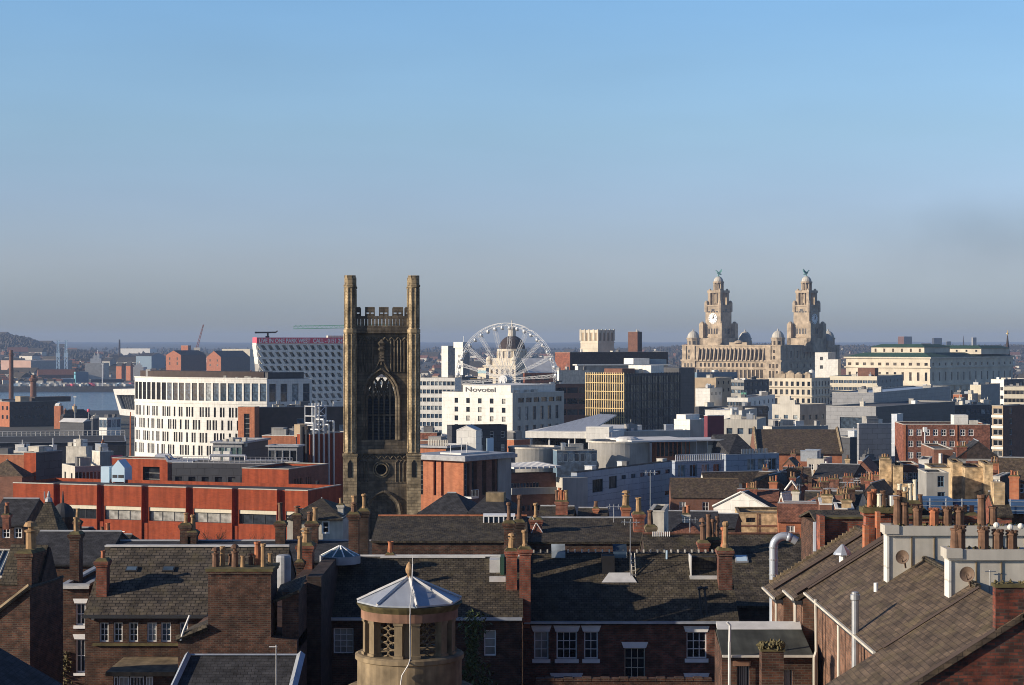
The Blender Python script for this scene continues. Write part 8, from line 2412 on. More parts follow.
s = MB(); s.box(u0(b, 500) - b.w, u0(b, 504) - b.w, b.d * .34, b.d * .5, b.h + b.rise - 1.1, b.h + b.rise + .12); s.build("green_hatch", M["copper"], b.root)
def glass_lantern(px, yb, yt, Yc, r, label):
 zb = zat(yb, Yc)
 t = thing("glass_lantern", label, "rooflight", (xat(px, Yc), Yc, zb))
 h = zat(yt, Yc) - zb
 g = MB(); g.lathe([(r, h * .15), (.04, h)], n=10); g.build("glazing", M["glass_green"], t)
 k = MB(); k.lathe([(r * 1.08, -.3), (r * 1.08, h * .16), (r * .9, h * .16)], n=20); k.build("kerb", M["lead"], t)
 f = MB()
 for i in range(10):
  a = 2 * math.pi * i / 10; f.bar((r * math.cos(a), r * math.sin(a), h * .17), (.04 * math.cos(a), .04 * math.sin(a), h * 1.02), .05)
 f.build("glazing_bars", M["white_paint"], t)
glass_lantern(340, 557, 546, 94.3, .94, "round glass rooflight with white bars beside the mossy slate roof's ridge")
glass_lantern(235.5, 566, 547, 104, .62, "pointed glass rooflight peeping over the huge blank chimney breast")
# right hand house of the first row
b = row("long mossy slate roofed house with white sash windows and a dotted ridge", 524, 738, 620, 95, 553.5, 9, "slate_moss", "brick_dark")
S3 = dict(rec=.12, sill=.19, lintel=.30)
for p0, p1, nx in ((534, 548.5, 2), (556.5, 577, 3), (584, 598, 2)):
 b.win('F', u0(b, p0), zat(659, 95) - b.z0, (p1 - p0) * 95 / FPX, (659 - 631.5) * 95 / FPX, nx, 3, .065, .035, **S3)
b.win('F', u0(b, 624.5), zat(688, 95) - b.z0, (645 - 624.5) * 95 / FPX, (688 - 648) * 95 / FPX, 3, 4, .05, .035, frame="cream", rec=.12, sill=.19, lintel=.30)
b.win('F', u0(b, 686.5), zat(658.5, 95) - b.z0, (706.5 - 686.5) * 95 / FPX, (658.5 - 632) * 95 / FPX, 3, 3, .06, .035, **S3)
b.win('F', u0(b, 686.5), zat(704, 95) - b.z0, (706.5 - 686.5) * 95 / FPX, (704 - 679) * 95 / FPX, 3, 3, .06, .035, **S3)
b.win('F', u0(b, 553), zat(704, 95) - b.z0, (580 - 553) * 95 / FPX, (704 - 679) * 95 / FPX, 3, 3, .06, .035, **S3)
b.walls("brick_deep"); rf = b.gable("slate_moss", b.rise, 'x', .2, "brick_red", ridge="iron")
s = MB(); s.box(-b.w, 0, -.34, -.2, b.h - .15, b.h - .03); s.build("gutter", M["zinc"], b.root)
s = MB()
for i in range(30): x = -b.w + .5 + i * .36; s.box(x, x + .07, b.d / 2 - .12, b.d / 2 + .12, b.h + b.rise + .06, b.h + b.rise + .2)
s.build("ridge_clips", M["white_dirty"], rf)
s = MB(); s.plate([(-b.w - .02, -.25, b.h - .1), (-b.w + .3, -.25, b.h - .1), (-b.w + .3, b.d / 2, b.h + b.rise + .12), (-b.w - .02, b.d / 2, b.h + b.rise + .12)], .35); s.build("party_parapet", M["brick_orange"], b.root)
for px in (560.5, 625):
 s = MB(); x = u0(b, px) - b.w; s.add([(x - .36, b.d / 2 - .3, b.h + b.rise - .2), (x + .36, b.d / 2 - .3, b.h + b.rise - .2), (x + .36, b.d / 2 + .4, b.h + b.rise - .2), (x - .36, b.d / 2 + .4, b.h + b.rise - .2), (x - .36, b.d / 2 - .25, b.h + b.rise + .12), (x + .36, b.d / 2 - .25, b.h + b.rise + .12), (x + .36, b.d / 2 + .4, b.h + b.rise + .46), (x - .36, b.d / 2 + .4, b.h + b.rise + .46)], [(4, 5, 6, 7), (0, 1, 5, 4), (1, 2, 6, 5), (2, 3, 7, 6), (3, 0, 4, 7)]); s.build("skylight", M["glass_blue"], b.root)
s = MB(); x = u0(b, 611.5) - b.w; s.box(x - .32, x + .32, b.d * .34, b.d * .48, b.h + b.rise * .6, b.h + b.rise + .02); s.build("dormer_box", M["tar"], b.root)
s = MB(); x = u0(b, 622) - b.w; sl = b.rise / (b.d / 2); s.plate([(x - .9, b.d * .27, b.h + sl * b.d * .27 + .06), (x + .9, b.d * .27, b.h + sl * b.d * .27 + .06), (x + .6, b.d * .34, b.h + sl * b.d * .34 + .08), (x - .5, b.d * .34, b.h + sl * b.d * .34 + .08)], .08); s.build("lead_apron", M["lead_pale"], b.root)
aerial(b.root, (u0(b, 634) - b.w, b.d * .32, b.h + b.rise * .6), 3.0, 7)
s = MB()
for dx in (0, .18): s.bar((u0(b, 636) - b.w + dx, b.d * .3, b.h + b.rise * .55), (u0(b, 636) - b.w + dx, b.d * .42, b.h + b.rise + .1), .035)
for k in range(6): s.bar((u0(b, 636) - b.w, b.d * (.3 + .02 * k), b.h + b.rise * (.6 + .07 * k)), (u0(b, 636) - b.w + .18, b.d * (.3 + .02 * k), b.h + b.rise * (.6 + .07 * k)), .025)
s.build("roof_ladder", M["white_dirty"], b.root)
s = MB(); x = u0(b, 673.5) - b.w; s.tube((x, b.d * .46, b.h + b.rise * .85), (x, b.d * .46, b.h + b.rise + .2), .05, None, 6); s.build("vent_pipe", M["pale_blue"], b.root)
for px in (702.5, 708):
 s = MB(); x = u0(b, px) - b.w; s.tube((x, .35, b.h + .1), (x - .12, .55, b.h + 1.5), .055, None, 6); s.tube((x - .2, .55, b.h + 1.5), (x + .05, .55, b.h + 1.55), .09, None, 6); s.build("soil_pipe", M["iron"], b.root)
chimney(b.root, (u0(b, 730) - b.w, 2.4), .70, .85, b.h - .5, zat(548, 97.4) - b.z0, 2, "brick_deep", ("horn", "cowl"), 1.15, .2, ("pot_buff", "pot_red"), seed=25)
s = MB(); x0, x1 = u0(b, 696) - b.w, u0(b, 723) - b.w; s.box(x0, x0 + .06, b.d * .32, b.d * .45, b.h + b.rise * .6, b.h + b.rise * 1.02); s.box(x0 - .05, x1, b.d * .3, b.d * .36, b.h + b.rise * .6, b.h + b.rise * .66); s.build("valley_flashing", M["lead_pale"], b.root)
s = MB(); s.box(x0 + .06, x1, b.d * .37, b.d * .45, b.h + b.rise * .62, b.h + b.rise * .98); s.build("valley_box", M["slate"], b.root)
# yard wall with brick-on-edge coping
t = thing("yard_wall", "brick yard wall with a toothed coping along the bottom of the view", "wall", (xat(536, 86), 86, ground_z(86)))
L = (718 - 536) * 86 / FPX; zt = zat(678.5, 86) - t.location.z
b = MB(); b.box(0, L, 0, .35, 0, zt - .12); b.build("wall", M["brick_dark"], t)
b = MB()
for k in range(int(L / .42)): b.box(k * .42, k * .42 + .40, -.04, .4, zt - .12, zt + (.03 if k % 2 else 0));
b.build("coping", M["brick_dark"], t)
# lean-to with grey sheet roof and mossy stub chimney
Y = 64.3
t = thing("felt_lean_to", "outhouse with a grey sheet lean to roof and barred windows", "outhouse", (xat(722, Y), Y, ground_z(Y)))
X = lambda px: (px - 722) * Y / FPX
z = lambda py, yy=0: zat(py, Y + yy) - t.location.z
b = MB(); b.plate([(X(722), -.1, z(655)), (X(813), -.1, z(655)), (X(811), 2.2, z(628, 2.2)), (X(723), 2.2, z(628, 2.2))], .1); b.build("roof", M["sheet"], t)
b = MB(); b.plate([(X(724), 2.05, z(628, 2.2) - .02), (X(811), 2.05, z(628, 2.2) - .02), (X(811), 2.5, z(622.5, 2.2)), (X(724), 2.5, z(622.5, 2.2))], .1); b.build("top_flashing", M["lead_pale"], t)
w_ = MB(); L = X(812)
hs = [(X(737), z(690), X(750) - X(737), z(666) - z(690)), (X(781), z(695), X(793) - X(781), z(670) - z(695))]
holed_wall(w_, (0, .05, 0), (1, 0, 0), (0, -1, 0), L, z(656.5), hs, .2); w_.poly([(L, .05, 0), (L, 2.3, 0), (L, 2.3, z(630, 2.2)), (L, .05, z(656))]); w_.poly([(0, 2.3, 0), (0, .05, 0), (0, .05, z(656)), (0, 2.3, z(630, 2.2))]); w_.poly([(L, 2.3, 0), (0, 2.3, 0), (0, 2.3, z(630, 2.2)), (L, 2.3, z(630, 2.2))]); w_.build("wall", M["brick_dark"], t)
for u, v, ww, hh in hs: inst("window", window_mesh(ww, hh, 5, 1, .04, .05, "concrete", "glass_dark"), t, (u, .2, v), 0)
s = MB(); s.box(X(733), X(751), -.02, .06, z(666), z(661)); s.build("lintel", M["stone_red"], t)
s = MB(); s.box(X(722), X(813), -.22, -.1, z(656.5), z(655) + .02); s.build("gutter", M["white_dirty"], t)
s = MB(); s.path([(X(726), -.3, z(621)), (X(729), -.3, z(624)), (X(728.5), -.3, z(640)), (X(728.5), -.3, 0)], .05, 6); s.build("downpipe", M["lead_pale"], t)
s = MB(); s.path([(X(814), -.35, z(598)), (X(814.5), -.35, z(650)), (X(812.5), -.35, z(656)), (X(812.5), -.35, 0)], .05, 7); s.build("downpipe", M["white_dirty"], t)
t = thing("stub_chimney", "squat brick stub capped with a cushion of moss, in front of the grey sheet roof", "chimney", (xat(771.5, 62), 62, ground_z(62)))
zt = zat(650, 62) - t.location.z
b = MB(); b.box(-.36, .36, -.3, .3, 0, zt); b.build("stack", M["brick_dark"], t)
b = MB(); rnd = random.Random(2)
b.box(-.4, .4, -.34, .34, zt, zt + .08)
for i in range(220): clump(b, (rnd.uniform(-.38, .38), rnd.uniform(-.32, .32), zt + .08 + rnd.uniform(0, .15)), rnd.uniform(.06, .11), rnd)
b.build("moss_cap", M["moss"], t)
# ------------------------------------------------------------------ terrace running away on the near right
XE, XR, ZE, ZR = 10.45, 13.15, 51.4, 53.1
SL = (ZR - ZE) / (XR - XE)
zp = lambda x: ZE + SL * (x - XE)
def terrace(name, label, y0, y1, xe, dz, roofmat="slate_lit", wallmat="brick_back", xr=XR, far=True):
 g = ground_z(y0)
 t = thing(name, label, "terraced house", (xe, y0, g))
 L = y1 - y0
 z = lambda x: zp(x) - g + dz
 X = lambda x: x - xe
 b = MB()
 b.plate([(X(xe) - .18, 0, z(xe - .18)), (X(xe) - .18, L, z(xe - .18)), (X(xr), L, z(xr)), (X(xr), 0, z(xr))], .13)
 b.plate([(X(xr), 0, z(xr)), (X(xr), L, z(xr)), (X(2 * xr - xe), L, z(xe)), (X(2 * xr - xe), 0, z(xe))], .13)
 ro = b.build("roof", M[roofmat], t)
 s = MB(); s.tube((X(xr), 0, z(xr) + .02), (X(xr), L, z(xr) + .02), .09, None, 6); s.build("ridge", M["slate"], ro)
 w = MB()
 zt = z(xe) - .16
 wx = .12
 w.poly([(wx, L, 0), (wx, 0, 0), (wx, 0, zt), (wx, L, zt)])
 xr2 = X(2 * xr - xe) - .15
 for yy, fl in ((0, False), (L, True)):
  p = [(wx, yy, 0), (xr2, yy, 0), (xr2, yy, zt), (X(xr), yy, z(xr) - .16), (wx, yy, zt)]
  w.poly(p[::-1] if fl else p)
 w.poly([(xr2, 0, 0), (xr2, L, 0), (xr2, L, zt), (xr2, 0, zt)])
 w.build("wall", M[wallmat], t)
 s = MB(); s.box(-.27, -.19, 0, L, z(xe - .18) - .08, z(xe - .18) - .01); s.build("gutter", M["white_dirty"], t)
 s = MB(); s.box(-.155, .1, 0, L, z(xe) - .34, z(xe) - .2); s.build("soffit", M["iron"], t)
 return t, L, z, X
TR = {}
t, L, z, X = terrace("terraced_house", "terraced house back with a wide slated slope and a steel flue", 53.6, 66.4, XE, 0)
for yy, r_ in ((64.6, .05), (60.2, .05), (57.4, .045)):
 s = MB(); s.tube((-.1, yy - 53.6, 0), (-.1, yy - 53.6, z(XE) - .35), r_, None, 7); s.build("downpipe", M["white_dirty"], t)
s = MB(); s.T = Matrix.Translation((X(10.28), 56.9 - 53.6, 0)); zt = zat(592, 56.9) - t.location.z
s.lathe([(.11, 0), (.11, zt - .25), (.15, zt - .22), (.15, zt - .08), (.11, zt - .06), (.11, zt)], n=12); s.build("steel_flue", M["steel"], t)
s = MB(); s.bar((X(XE) - .1, 13.0 - .2, z(XE - .1) + .07), (X(XR), 13.0 - .2, z(XR) + .05), .07); s.build("lead_roll", M["dark_brown"], t)
s = MB(); xx_ = 11.55; s.lathe([(.07, 0), (.07, .28)], (X(xx_), 60.3 - 53.6, z(xx_)), 8); s.build("vent_stub", M["white_paint"], t)
def satellite(root, p, r, name="satellite_dish"):
 s = MB()
 s.T = Matrix.Translation(p) @ Matrix.Rotation(R(-120), 4, 'Z') @ Matrix.Rotation(R(78), 4, 'Y')
 s.lathe([(.01, -.02), (r * .5, .02), (r * .85, .09), (r, .14), (r * .98, .15), (r * .8, .11), (r * .4, .04), (.01, .0)], n=20, caps=False)
 s.bar((r * .7, 0, .1), (r * .15, 0, r * 1.0), .03); s.bar((0, 0, 0), (.3, 0, -.25), .05)
 return s.build(name, M["dish"], root)
def white_stack(label, y, pxl, xr_, ytop, pots, seed, Yd):
 x0 = xat(pxl, y)
 g = zp(x0) - .6
 t = thing("chimney_wall", label, "chimney stack", (x0, y, g))
 zt = zat(ytop, y) - g
 L = xr_ - x0
 b = MB(); b.box(0, L, 0, .48, 0, zt - .32); b.build("stack", M["white_dirty"], t)
 b = MB(); b.box(-.10, L, -.1, .58, zt - .30, zt); b.box(-.16, .3, -.14, .62, zt - .24, zt + .03); b.build("cap", M["concrete_pale"], t)
 m = MB(); rnd = random.Random(seed)
 for i in range(int(L * 26)): clump(m, (rnd.uniform(0, L), rnd.uniform(-.06, .5), zt + rnd.uniform(-.02, .05)), rnd.uniform(.03, .07), rnd)
 m.build("moss", M["moss"], t)
 s = MB()
 for i in range(1, int(L / .72)):
  s.box(i * .72 - .02, i * .72 + .02, -.03, .0, .3, zt - .35)
 s.build("pipe_chases", M["stone"], t)
 b = MB(); b.box(-.07, .0, -.04, .52, -.2, zt - .3); b.box(-.16, .14, -.2, .5, -.25, .12); b.build("edge_render", M["white"], t)
 for px, pyt, kind, mt in pots:
  x = xat(px, y) - x0
  hh = zat(pyt, y) - g - zt
  me = pot_mesh(kind, hh, .155 if kind != "roll" else .14)
  q = me.copy(); q.materials[0] = M[mt]
  inst("chimney_pot", q, t, (x, .24, zt))
 satellite(t, Vector((xat(Yd[0], y) - x0, -.42, zat(Yd[1], y) - g)), .22)
 return t, zt, x0, g
T1, zt1, x01, g1 = white_stack("long white rendered chimney wall with a row of brown pots, farther of two", 60.6, 889, 17.8, 526,
 [(899, 497, "roll", "pot_dark"), (906, 503, "roll", "pot_dark"), (919, 506, "crown", "pot_dark"), (935.5, 508.5, "crown", "pot_red"), (949, 507, "crown", "pot_dark"), (961, 507.5, "crown", "pot_dark"), (983.5, 495.5, "roll", "pot_dark"), (995, 507, "roll", "pot_dark")], 4, (901, 556))
T2, zt2, x02, g2 = white_stack("long white rendered chimney wall whose pots wear white ball caps", 54.4, 951, 17.8, 549.5,
 [(957, 529, "roll", "pot_dark"), (962, 526, "crown", "pot_dark"), (985.5, 527, "crown", "pot_dark"), (1000, 530, "crown", "pot_dark"), (1014, 531, "crown", "pot_dark")], 6, (965, 573))
for px, py in ((998.5, 526), (1012.5, 528), (1023, 527)):
 s = MB()
 c = (xat(px, 54.4) - x02, .24, zat(py, 54.4) - g2); s.dome(c, .09, .09, 10, 4); s.dome(c, .09, -.09, 10, 4)
 s.build("ball_cap", M["white"], T2)
s = MB(); s.tube((xat(989, 54.4) - x02, -.1, 0.6), (xat(989, 54.4) - x02, -.1, zat(570, 54.4) - g2), .015, None, 5); s.bar((xat(984, 54.4) - x02, -.1, zat(571, 54.4) - g2), (xat(995, 54.4) - x02, -.1, zat(571, 54.4) - g2), .025); s.build("aerial", M["steel"], T2)
b = MB(); zc = zat(497, 66) ;
# nearest house: slope swept down low, brick gable with parapet
g = ground_z(48)
t = thing("end_house", "nearest terraced house with a dark red brick gable and moss topped parapet", "terraced house", (8.2, 48.8, g))
X = lambda x: x - 8.2
z = lambda x: zp(x) - g - .02
L = 53.55 - 48.8
b = MB(); b.plate([(X(7.6), -.1, z(7.6)), (X(7.6), L, z(7.6)), (X(XR), L, z(XR)), (X(XR), -.1, z(XR))], .14); b.plate([(X(XR), -.1, z(XR)), (X(XR), L, z(XR)), (X(17), L, z(9.3)), (X(17), -.1, z(9.3))], .14); b.build("roof", M["slate_lit"], t)
b = MB()
xp = 12.42; ztp = zat(587.5, 48.8) - g
b.slab_y([(X(8.0), 0), (X(18), 0), (X(18), ztp), (X(xp), ztp), (X(xp), z(xp) - .1), (X(8.0), z(8.0) - .16)], 0, .3)
b.poly([(X(8.0), L, 0), (X(8.0), .3, 0), (X(8.0), .3, z(8.0) - .16), (X(8.0), L, z(8.0) - .16)]); b.poly([(X(17), L, 0), (X(8.0), L, 0), (X(8.0), L, z(8.0) - .16), (X(17), L, z(8.0) - .16)])
b.build("wall", M["brick_gable"], t)
b = MB(); b.bar((X(7.6), -.04, z(7.6) + .0), (X(xp) - .02, -.04, z(xp) + .0), .09); b.build("verge", M["dark_brown"], t)
b = MB(); rnd = random.Random(8)
b.box(X(xp) - .03, X(18), -.05, .35, ztp, ztp + .09)
for i in range(160): clump(b, (rnd.uniform(X(xp), X(18)), rnd.uniform(-.04, .34), ztp + .09 + rnd.uniform(-.02, .04)), rnd.uniform(.03, .07), rnd)
b.build("parapet_coping", M["moss"], t)
b = MB(); b.bar((X(XE) - 0, L - .06, z(XE) + .03), (X(XR), L - .06, z(XR) + .03), .07); b.build("lead_valley", M["dark_brown"], t)
t, L, z, X = terrace("terraced_house", "second terraced house back, a narrow slated strip with a hooded roof vent", 66.6, 69.0, 10.08, -.02)
s = MB(); s.bar((-.1, .15, z(10.0) + .1), (X(XR), .15, z(XR) + .10), .16); s.build("lead_roll", M["dark_brown"], t)
xx_ = xat(842, 67.6)
s = MB(); s.lathe([(.12, -.1), (.12, .28)], (X(xx_), .9, z(xx_)), 8); s.build("vent_pipe", M["white_paint"], t)
s = MB(); s.lathe([(.34, .28), (.3, .36), (.06, .62), (.02, .64)], (X(xx_), .9, z(xx_)), 10); s.build("vent_hood", M["zinc"], t)
s = MB(); s.tube((-.12, .2, 0), (-.12, .2, z(10.08) - .3), .06, None, 7); s.build("downpipe", M["white_dirty"], t)
t, L, z, X = terrace("terraced_house", "farthest terraced house slope with pale mortar verge beside the bent silver flue", 69.3, 72.4, 9.78, -.16)
s = MB(); s.bar((-.1, 1.15, z(9.7) + .1), (X(XR), 1.15, z(XR) + .07), .1); s.build("lead_roll", M["dark_brown"], t)
s = MB()
rnd = random.Random(3)
for i in range(24):
 x = 9.8 + (XR - 9.8) * i / 24; s.box(X(x), X(x) + .13, L - .1, L + .04, z(x) + .02, z(x) + .12 + rnd.uniform(0, .04))
s.build("mortar_verge", M["stone"], t)
s = MB(); s.tube((-.1, .3, 0), (-.1, .3, z(9.78) - .3), .05, None, 7); s.build("downpipe", M["white_dirty"], t)
# brick party wall and mossy stack behind
g = ground_z(73)
t = thing("party_wall_house", "brick end wall with a broad mossy stack and a white cowl box", "house", (11.6, 72.9, g))
z = lambda py, y: zat(py, y) - g
b = MB(); b.box(xat(823, 73.2) - 11.6, 5, .3, .7, 0, z(519, 73)); b.box(xat(819.5, 73) - 11.6, xat(824.5, 73) - 11.6, 0, .8, 0, z(516, 73)); b.box(.5, 5.5, .7, 8, 0, z(590, 73)); b.build("wall", M["brick_red"], t)
b = MB(); b.box(xat(823, 73.2) - 11.6, 5, .2, .8, z(519, 73), z(517, 73)); b.build("coping", M["moss"], t)
ysk = 67.4 - 72.9
o = None
x0, x1 = xat(866, 67.4) - 11.6, xat(909, 67.4) - 11.6
b = MB(); b.box(x0, x1, ysk, ysk + .6, 0, z(516, 67.4)); b.box(x0 - .08, x1 + .08, ysk - .08, ysk + .68, z(516, 67.4), z(513, 67.4)); o = b.build("chimney", M["brick_red"], t)
b = MB(); rnd = random.Random(14)
b.box(x0 - .12, x1 + .12, ysk - .12, ysk + .72, z(513, 67.4), z(507.5, 67.4))
for i in range(90): clump(b, (rnd.uniform(x0 - .1, x1 + .1), rnd.uniform(ysk - .14, ysk + .7), z(507.5, 67.4) + rnd.uniform(-.1, .06)), rnd.uniform(.04, .1), rnd)
b.build("moss_cap", M["moss"], o)
for i, (px, py, kd, mt) in enumerate(((871, 492, "roll", "pot_red"), (876.5, 490, "roll", "pot_red"), (880.5, 494, "roll", "cream"), (886, 499, "roll", "white_dirty"), (884, 491, "roll", "pot_dark"), (902, 491, "crown", "pot_dark"), (906, 492, "roll", "pot_buff"))):
 me = pot_mesh(kd, z(py, 67.4) - z(507.5, 67.4), .10).copy(); me.materials[0] = M[mt]
 inst("chimney_pot", me, o, (xat(px, 67.4) - 11.6, ysk + .2 + .2 * (i % 2), z(507.5, 67.4)))
b = MB(); xx_ = xat(895.5, 67.4) - 11.6; b.box(xx_ - .17, xx_ + .17, ysk + .0, ysk + .36, z(506, 67.4), z(496, 67.4)); b.build("cowl_box", M["white"], o)
b = MB(); b.box(xx_ - .13, xx_ + .13, ysk + .04, ysk + .3, z(519, 67.4), z(506, 67.4)); b.build("cowl_stem", M["brick_brown"], o)
b = MB(); b.box(xat(864.5, 66.8) - 11.6, xat(869, 66.8) - 11.6, 66.8 - 72.9, 67.2 - 72.9, 0, z(526, 66.8)); b.box(xat(877, 66.8) - 11.6, xat(880.5, 66.8) - 11.6, 66.8 - 72.9, 67.2 - 72.9, 0, z(512, 66.8)); b.build("pier", M["brick_orange"], o)
# more stacks on the hidden side of the terrace
t = thing("stack_house", "sooty twin stacks with cream pots between the mossy stack and the white chimney walls", "house", (15.2, 84, ground_z(84)))
z = lambda py: zat(py, 84) - t.location.z
b = MB(); b.box(-1.5, 4.5, 0, 6, 0, z(528)); b.build("wall", M["brick_dark"], t)
b = MB(); b.plate([(-1.6, -.1, z(528)), (4.6, -.1, z(528)), (4.6, 3, z(516)), (-1.6, 3, z(516))], .1); b.plate([(4.6, 6.1, z(528)), (-1.6, 6.1, z(528)), (-1.6, 3, z(516)), (4.6, 3, z(516))], .1); b.build("roof", M["slate"], t)
chimney(t, (xat(912, 84) - 15.2, 1), 1.0, .6, z(530), z(503), 4, "brick_dark", ("roll",), .75, .1, ("cream", "pot_buff"), seed=31)
chimney(t, (xat(926, 84) - 15.2, 2), .7, .6, z(530), z(512), 2, "brick_shade", ("roll",), .55, .12, ("pot_dark",), seed=33)
chimney(t, (xat(975, 84) - 15.2, 2), 1.0, .6, z(530), z(517), 3, "brick_red", ("roll",), .5, .12, ("pot_red",), seed=35)
b = house("stepped_brick_house", "brick house with a pale banded stack beyond the white ball caps", 996, 1012, 1016, 514, 120, 4, "brick_red", "slate", 1.2, depth=5)
b.plant("banded_stack", -b.w * .95, -b.w * .25, 1, 2.2, b.h + 1.9, "brick_tan")
# the bent silver flue
t = thing("bent_flue", "fat silver ventilation flue rising and bending over beside the dark slated terrace", "flue", (xat(773.5, 74.5), 74.5, ground_z(74.5)))
z = lambda py: zat(py, 74.5) - t.location.z
b = MB()
r_ = .165
pts = [(0, 0, 0), (0, 0, z(600)), (0, 0, z(548))]
for k in range(9):
 a = math.pi / 2 * k / 8 * 1.15
 pts.append((.42 - .42 * math.cos(a), 0, z(547) + .42 * math.sin(a)))
b.sweep(pts, r_, 16)
e = pts[-1]
b.tube(e, (e[0] + .18, 0, e[2] - .05), r_ * 1.05, None, 14); b.tube((e[0] + .18, 0, e[2] - .05), (e[0] + .38, 0, e[2] - .17), r_ * 1.02, r_ * 1.02, 14, caps=False)
b.build("pipe", M["zinc"], t, smooth=True)
b = MB()
for py in (575, 560, 548): b.lathe([(r_ + .02, z(py)), (r_ + .02, z(py) + .05)], n=14)
b.build("bands", M["steel"], t)
pole("vent_post", "plain grey square post standing at the verge of the farthest slope", "post", 815.5, 522, 78, .17, "zinc")
# ------------------------------------------------------------------ the stone cupola
def build_cupola():
 Y = 72.0
 cxp = 409.5
 base = ground_z(Y)
 t = thing("cupola", "round stone cupola with a metal cone roof, pine cone finial and lattice openings", "cupola", (xat(cxp, Y), Y, base))
 z = lambda py: zat(py - 6.0 if py > 579 else py, Y) - base
 q = Y / FPX
 rr = 52.5 * q
 n = 8
 a0 = R(90 + 11)
 ze, za = z(605.5), z(578)
 ro = MB()
 ro.lathe([(rr, ze - .06), (rr, ze), (.10, za)], n=n, a0=a0, caps=False)
 o = ro.build("roof", M["zinc"], t)
 rb = MB()
 for k in range(n):
  a = a0 + 2 * math.pi * k / n
  p, s_ = Vector((rr * math.cos(a), rr * math.sin(a), ze)), Vector((.1 * math.cos(a), .1 * math.sin(a), za))
  rb.bar(p * 1.0 + Vector((0, 0, .03)), s_ + Vector((0, 0, .03)), .085)
 rb.build("roof_rolls", M["lead_pale"], o)
 f = MB(); f.lathe([(.13, za - .02), (.16, za + .04), (.07, za + .10), (.08, za + .14), (.14, za + .22), (.155, za + .34), (.11, za + .5), (.04, za + .6), (.0, za + .62)], n=12); f.build("finial", M["pot_buff"], t)
 c = MB(); c.lathe([(1.84, z(614)), (1.9, z(612)), (1.98, z(609)), (rr * 1.01, z(607.5)), (rr * 1.01, ze - .08), (1.6, ze - .08)], n=40); c.build("cornice", M["moss"], t)
 c = MB(); c.lathe([(1.72, z(622.5)), (1.84, z(622.5)), (1.84, z(614)), (1.6, z(614))], n=40); c.build("frieze", M["stone_red"], t)
 zb, zt = z(657.5), z(622.5)
 A0 = R(-90)
 for k in range(6):
  for sgn in (-1, 1):
   a = A0 + math.pi / 3 * k + sgn * R(10.5)
   p = MB(); p.T = Matrix.Rotation(a, 4, 'Z')
   wd = .15
   p.box(1.46, 1.78, -wd, wd, zb, zt); p.box(1.44, 1.83, -wd - .04, wd + .04, zb, zb + .1); p.box(1.44, 1.82, -wd - .03, wd + .03, zt - .1, zt)
   p.build("pillar", M["stone"], t)
  p = MB(); p.T = Matrix.Rotation(A0 + math.pi / 3 * k, 4, 'Z'); p.box(1.42, 1.56, -.3, .3, zb, zt); p.build("pier_back", M["stone"], t)
 for k in range(6):
  a = A0 + math.pi / 3 * (k + .5)
  p = MB(); p.T = Matrix.Rotation(a, 4, 'Z')
  hw = .42
  p.box(1.36, 1.5, -hw - .1, -hw, zb, zt); p.box(1.36, 1.5, hw, hw + .1, zb, zt)
  nz, ny = 5, 2
  for i in range(nz):
   for j in range(ny):
    cy, cz = -hw + hw * (2 * j + 1) / ny, zb + (zt - zb) * (i + .5) / nz
    ry, rz_ = hw / ny, (zt - zb) / nz / 2
    for m in range(8):
     b0, b1 = 2 * math.pi * m / 8, 2 * math.pi * (m + 1) / 8
     p.bar((1.44, cy + ry * math.cos(b0), cz + rz_ * math.sin(b0)), (1.44, cy + ry * math.cos(b1), cz + rz_ * math.sin(b1)), .04)
  p.build("lattice", M["stone"], t)
 fl = MB(); fl.lathe([(1.5, zb - .05), (.02, zb - .04)], n=24); fl.lathe([(.02, zt + .02), (1.6, zt + .03)], n=24); fl.build("inner_floor", M["iron"], t)
 d = MB(); d.lathe([(1.98, z(694)), (1.98, z(664)), (2.06, z(663)), (2.06, z(659)), (1.95, z(657.5)), (.05, z(657))], n=40); d.build("drum", M["stone"], t)
 s = MB(); s.lathe([(4.6, z(722)), (2.25, z(691)), (1.9, z(690))], n=32); s.build("skirt_roof", M["stone"], t)
 b = MB(); b.lathe([(4.5, 0), (4.5, z(721))], n=32); b.build("lower_wall", M["stone"], t)
 w = MB()
 x = (413 - cxp) * q
 pts = [(x, -rr - .02, ze + .03), (x, -rr - .04, z(612)), (x, -2.02, z(622)), (x, -1.9, z(656)), (x - .05, -2.12, z(661)), (x - .3, -2.1, z(672)), (x - .36, -2.3, z(684))]
 w.path([(x, -.3, za + .55), (x, -1.0, z(592)), pts[0]] + pts[1:], .022, 5)
 w.path([(x, -.25, z(570)), (x, -.25, za + .9)], .016, 5)
 w.path([(x + .02, -1.0, z(590)), (x + .12, -1.25, z(594)), (x + .02, -1.6, z(599))], .014, 4)
 w.build("lightning_conductor", M["lead_pale"], t)
build_cupola()
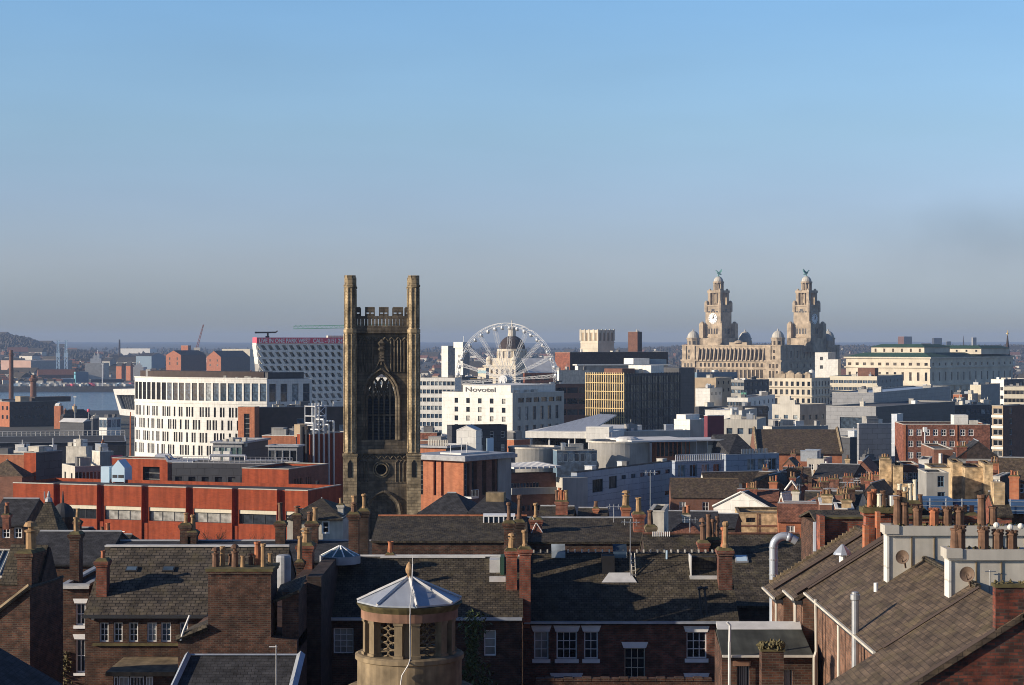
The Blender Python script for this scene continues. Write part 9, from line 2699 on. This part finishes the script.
# evergreen shrub beside the cupola
t = thing("evergreen_shrub", "dark evergreen shrub with glossy leaves squeezed between the cupola and the house wall", "shrub", (xat(473, 86.5), 86.5, ground_z(86.5)))
z = lambda py: zat(py, 86.5) - t.location.z
b = MB(); b.tube((0, 0, 0), (0, 0, z(650)), .07, .04, 6); b.build("stem", M["twig"], t)
b = MB(); rnd = random.Random(6)
for i in range(1500):
 py = 612 + 85 * rnd.random() ** .8
 wv = (10 + 6 * math.sin((py - 600) / 11.0)) * 86.5 / FPX * (.5 + .9 * min(1, (py - 605) / 60))
 c = Vector((rnd.gauss(0, wv * .55), rnd.gauss(0, .45), z(py)))
 d = Vector((rnd.uniform(-1, 1), rnd.uniform(-1, .4), rnd.uniform(-.5, .9))).normalized()
 s_ = d.cross(Vector((0, 0, 1))).normalized()
 l_ = rnd.uniform(.10, .18)
 b.poly([c - d * l_, c + s_ * l_ * .42, c + d * l_, c - s_ * l_ * .42])
b.build("foliage", M["foliage"], t)
# ------------------------------------------------------------------ the jumble of small roofs on the right: each house has its own looks
def filler():
 rnd = random.Random(77)
 walls = [("red brick", "brick_red"), ("brown brick", "brick_brown"), ("tan brick", "brick_tan"), ("cream rendered", "cream"), ("white rendered", "white_dirty"), ("orange brick", "brick_orange"), ("sooty brick", "brick_dark")]
 roofs = [("grey slates", "slate"), ("blue slates", "slate_blue"), ("red tiles", "tile_red"), ("brown slates", "slate_lit")]
 spots = []
 for i in range(26):
  px = 772 + (878 - 772) * ((i * 0.618) % 1.0)
  spots.append((px, 472 + 46 * ((i * 0.3819 + .13) % 1.0)))
 for i in range(0):
  spots.append((545 + 100 * ((i * 0.618) % 1.0), 506 + 16 * ((i * .3819) % 1.0)))
 for i in range(0):
  spots.append((95 + 260 * ((i * 0.618) % 1.0), 522 + 10 * ((i * .3819) % 1.0)))
 spots = [q for q in spots if not (700 < q[0] < 802 and q[1] > 494)]
 seen = set()
 n = 0
 for px, yt in sorted(spots, key=lambda q: q[1]):
  Y = 155 + (522 - yt) * 2.6 if px > 500 else 190 - (yt - 520) * 3
  for tries in range(60):
   (wn, wm), (rn, rm) = rnd.choice(walls), rnd.choice(roofs)
   al = rnd.choice("xy"); pots = rnd.choice((2, 3, 4))
   if (wn, rn, al, pots) not in seen: break
  seen.add((wn, rn, al, pots))
  wd = rnd.uniform(4.5, 7.5) * FPX / Y
  a = rnd.uniform(4, 26)
  rise = rnd.uniform(1.0, 1.7)
  num = {2: "two", 3: "three", 4: "four", 5: "five"}[pots]
  place = "among the crowded roofs beyond the near right terrace" if px > 700 else ("between the mossy terrace and the blue clad college" if px > 500 else "below the long red brick centre")
  place = place.replace(" right", "")
  lab = "small %s house under %s, %s to the view, %s pots on its stack" % (wn, rn, "gable" if al == 'y' else "eaves", num)
  yw = yt + rise * FPX / Y * .8
  b = Bld("small_house", lab, "house", px - wd * .5, px + wd * .36, px + wd * .5 + 2, yw, Y, a, depth=rnd.uniform(5, 8), group="small houses crowded behind the nearer terraces")
  k = max(2, int(b.w / 1.9))
  b.grid('F', k, 2, .85, 1.15, .5, 2.4, fr=.09, bar=.05, nx=2, ny=2, rec=.1)
  b.walls(wm, right="brick_brown" if "brick" in wn else wm)
  b.gable(rm, rise, al, .2, wm)
  cx_ = -b.w * rnd.choice((.08, .92));
  chimney(b.root, (cx_, b.d * .5), min(1.5, .28 * pots + .2), .6, b.h - .3, b.h + rise + rnd.uniform(.3, .9), pots, rnd.choice(("brick_dark", "brick_brown", "brick_deep", "white_dirty" if wm in ("cream", "white_dirty") else "brick_dark")), ("roll", "roll", "horn"), .5, .11, ("pot_red", "pot_dark", "pot_buff"), seed=int(px))
  if rnd.random() < .4: aerial(b.root, (cx_ + .4, b.d * .5, b.h + rise * .8), 1.8, int(px))
  if rnd.random() < .5:
   s = MB(); x = -b.w * rnd.uniform(.3, .6)
   if al == 'x':
    y_ = b.d * .25; sl = math.atan2(rise, b.d / 2); s.T = Matrix.Translation((x, y_, b.h + rise * .5)) @ Matrix.Rotation(sl, 4, 'X'); s.box(-.4, .4, -.5, .5, .0, .1); s.build("skylight", M["glass_blue"], b.root)
filler()
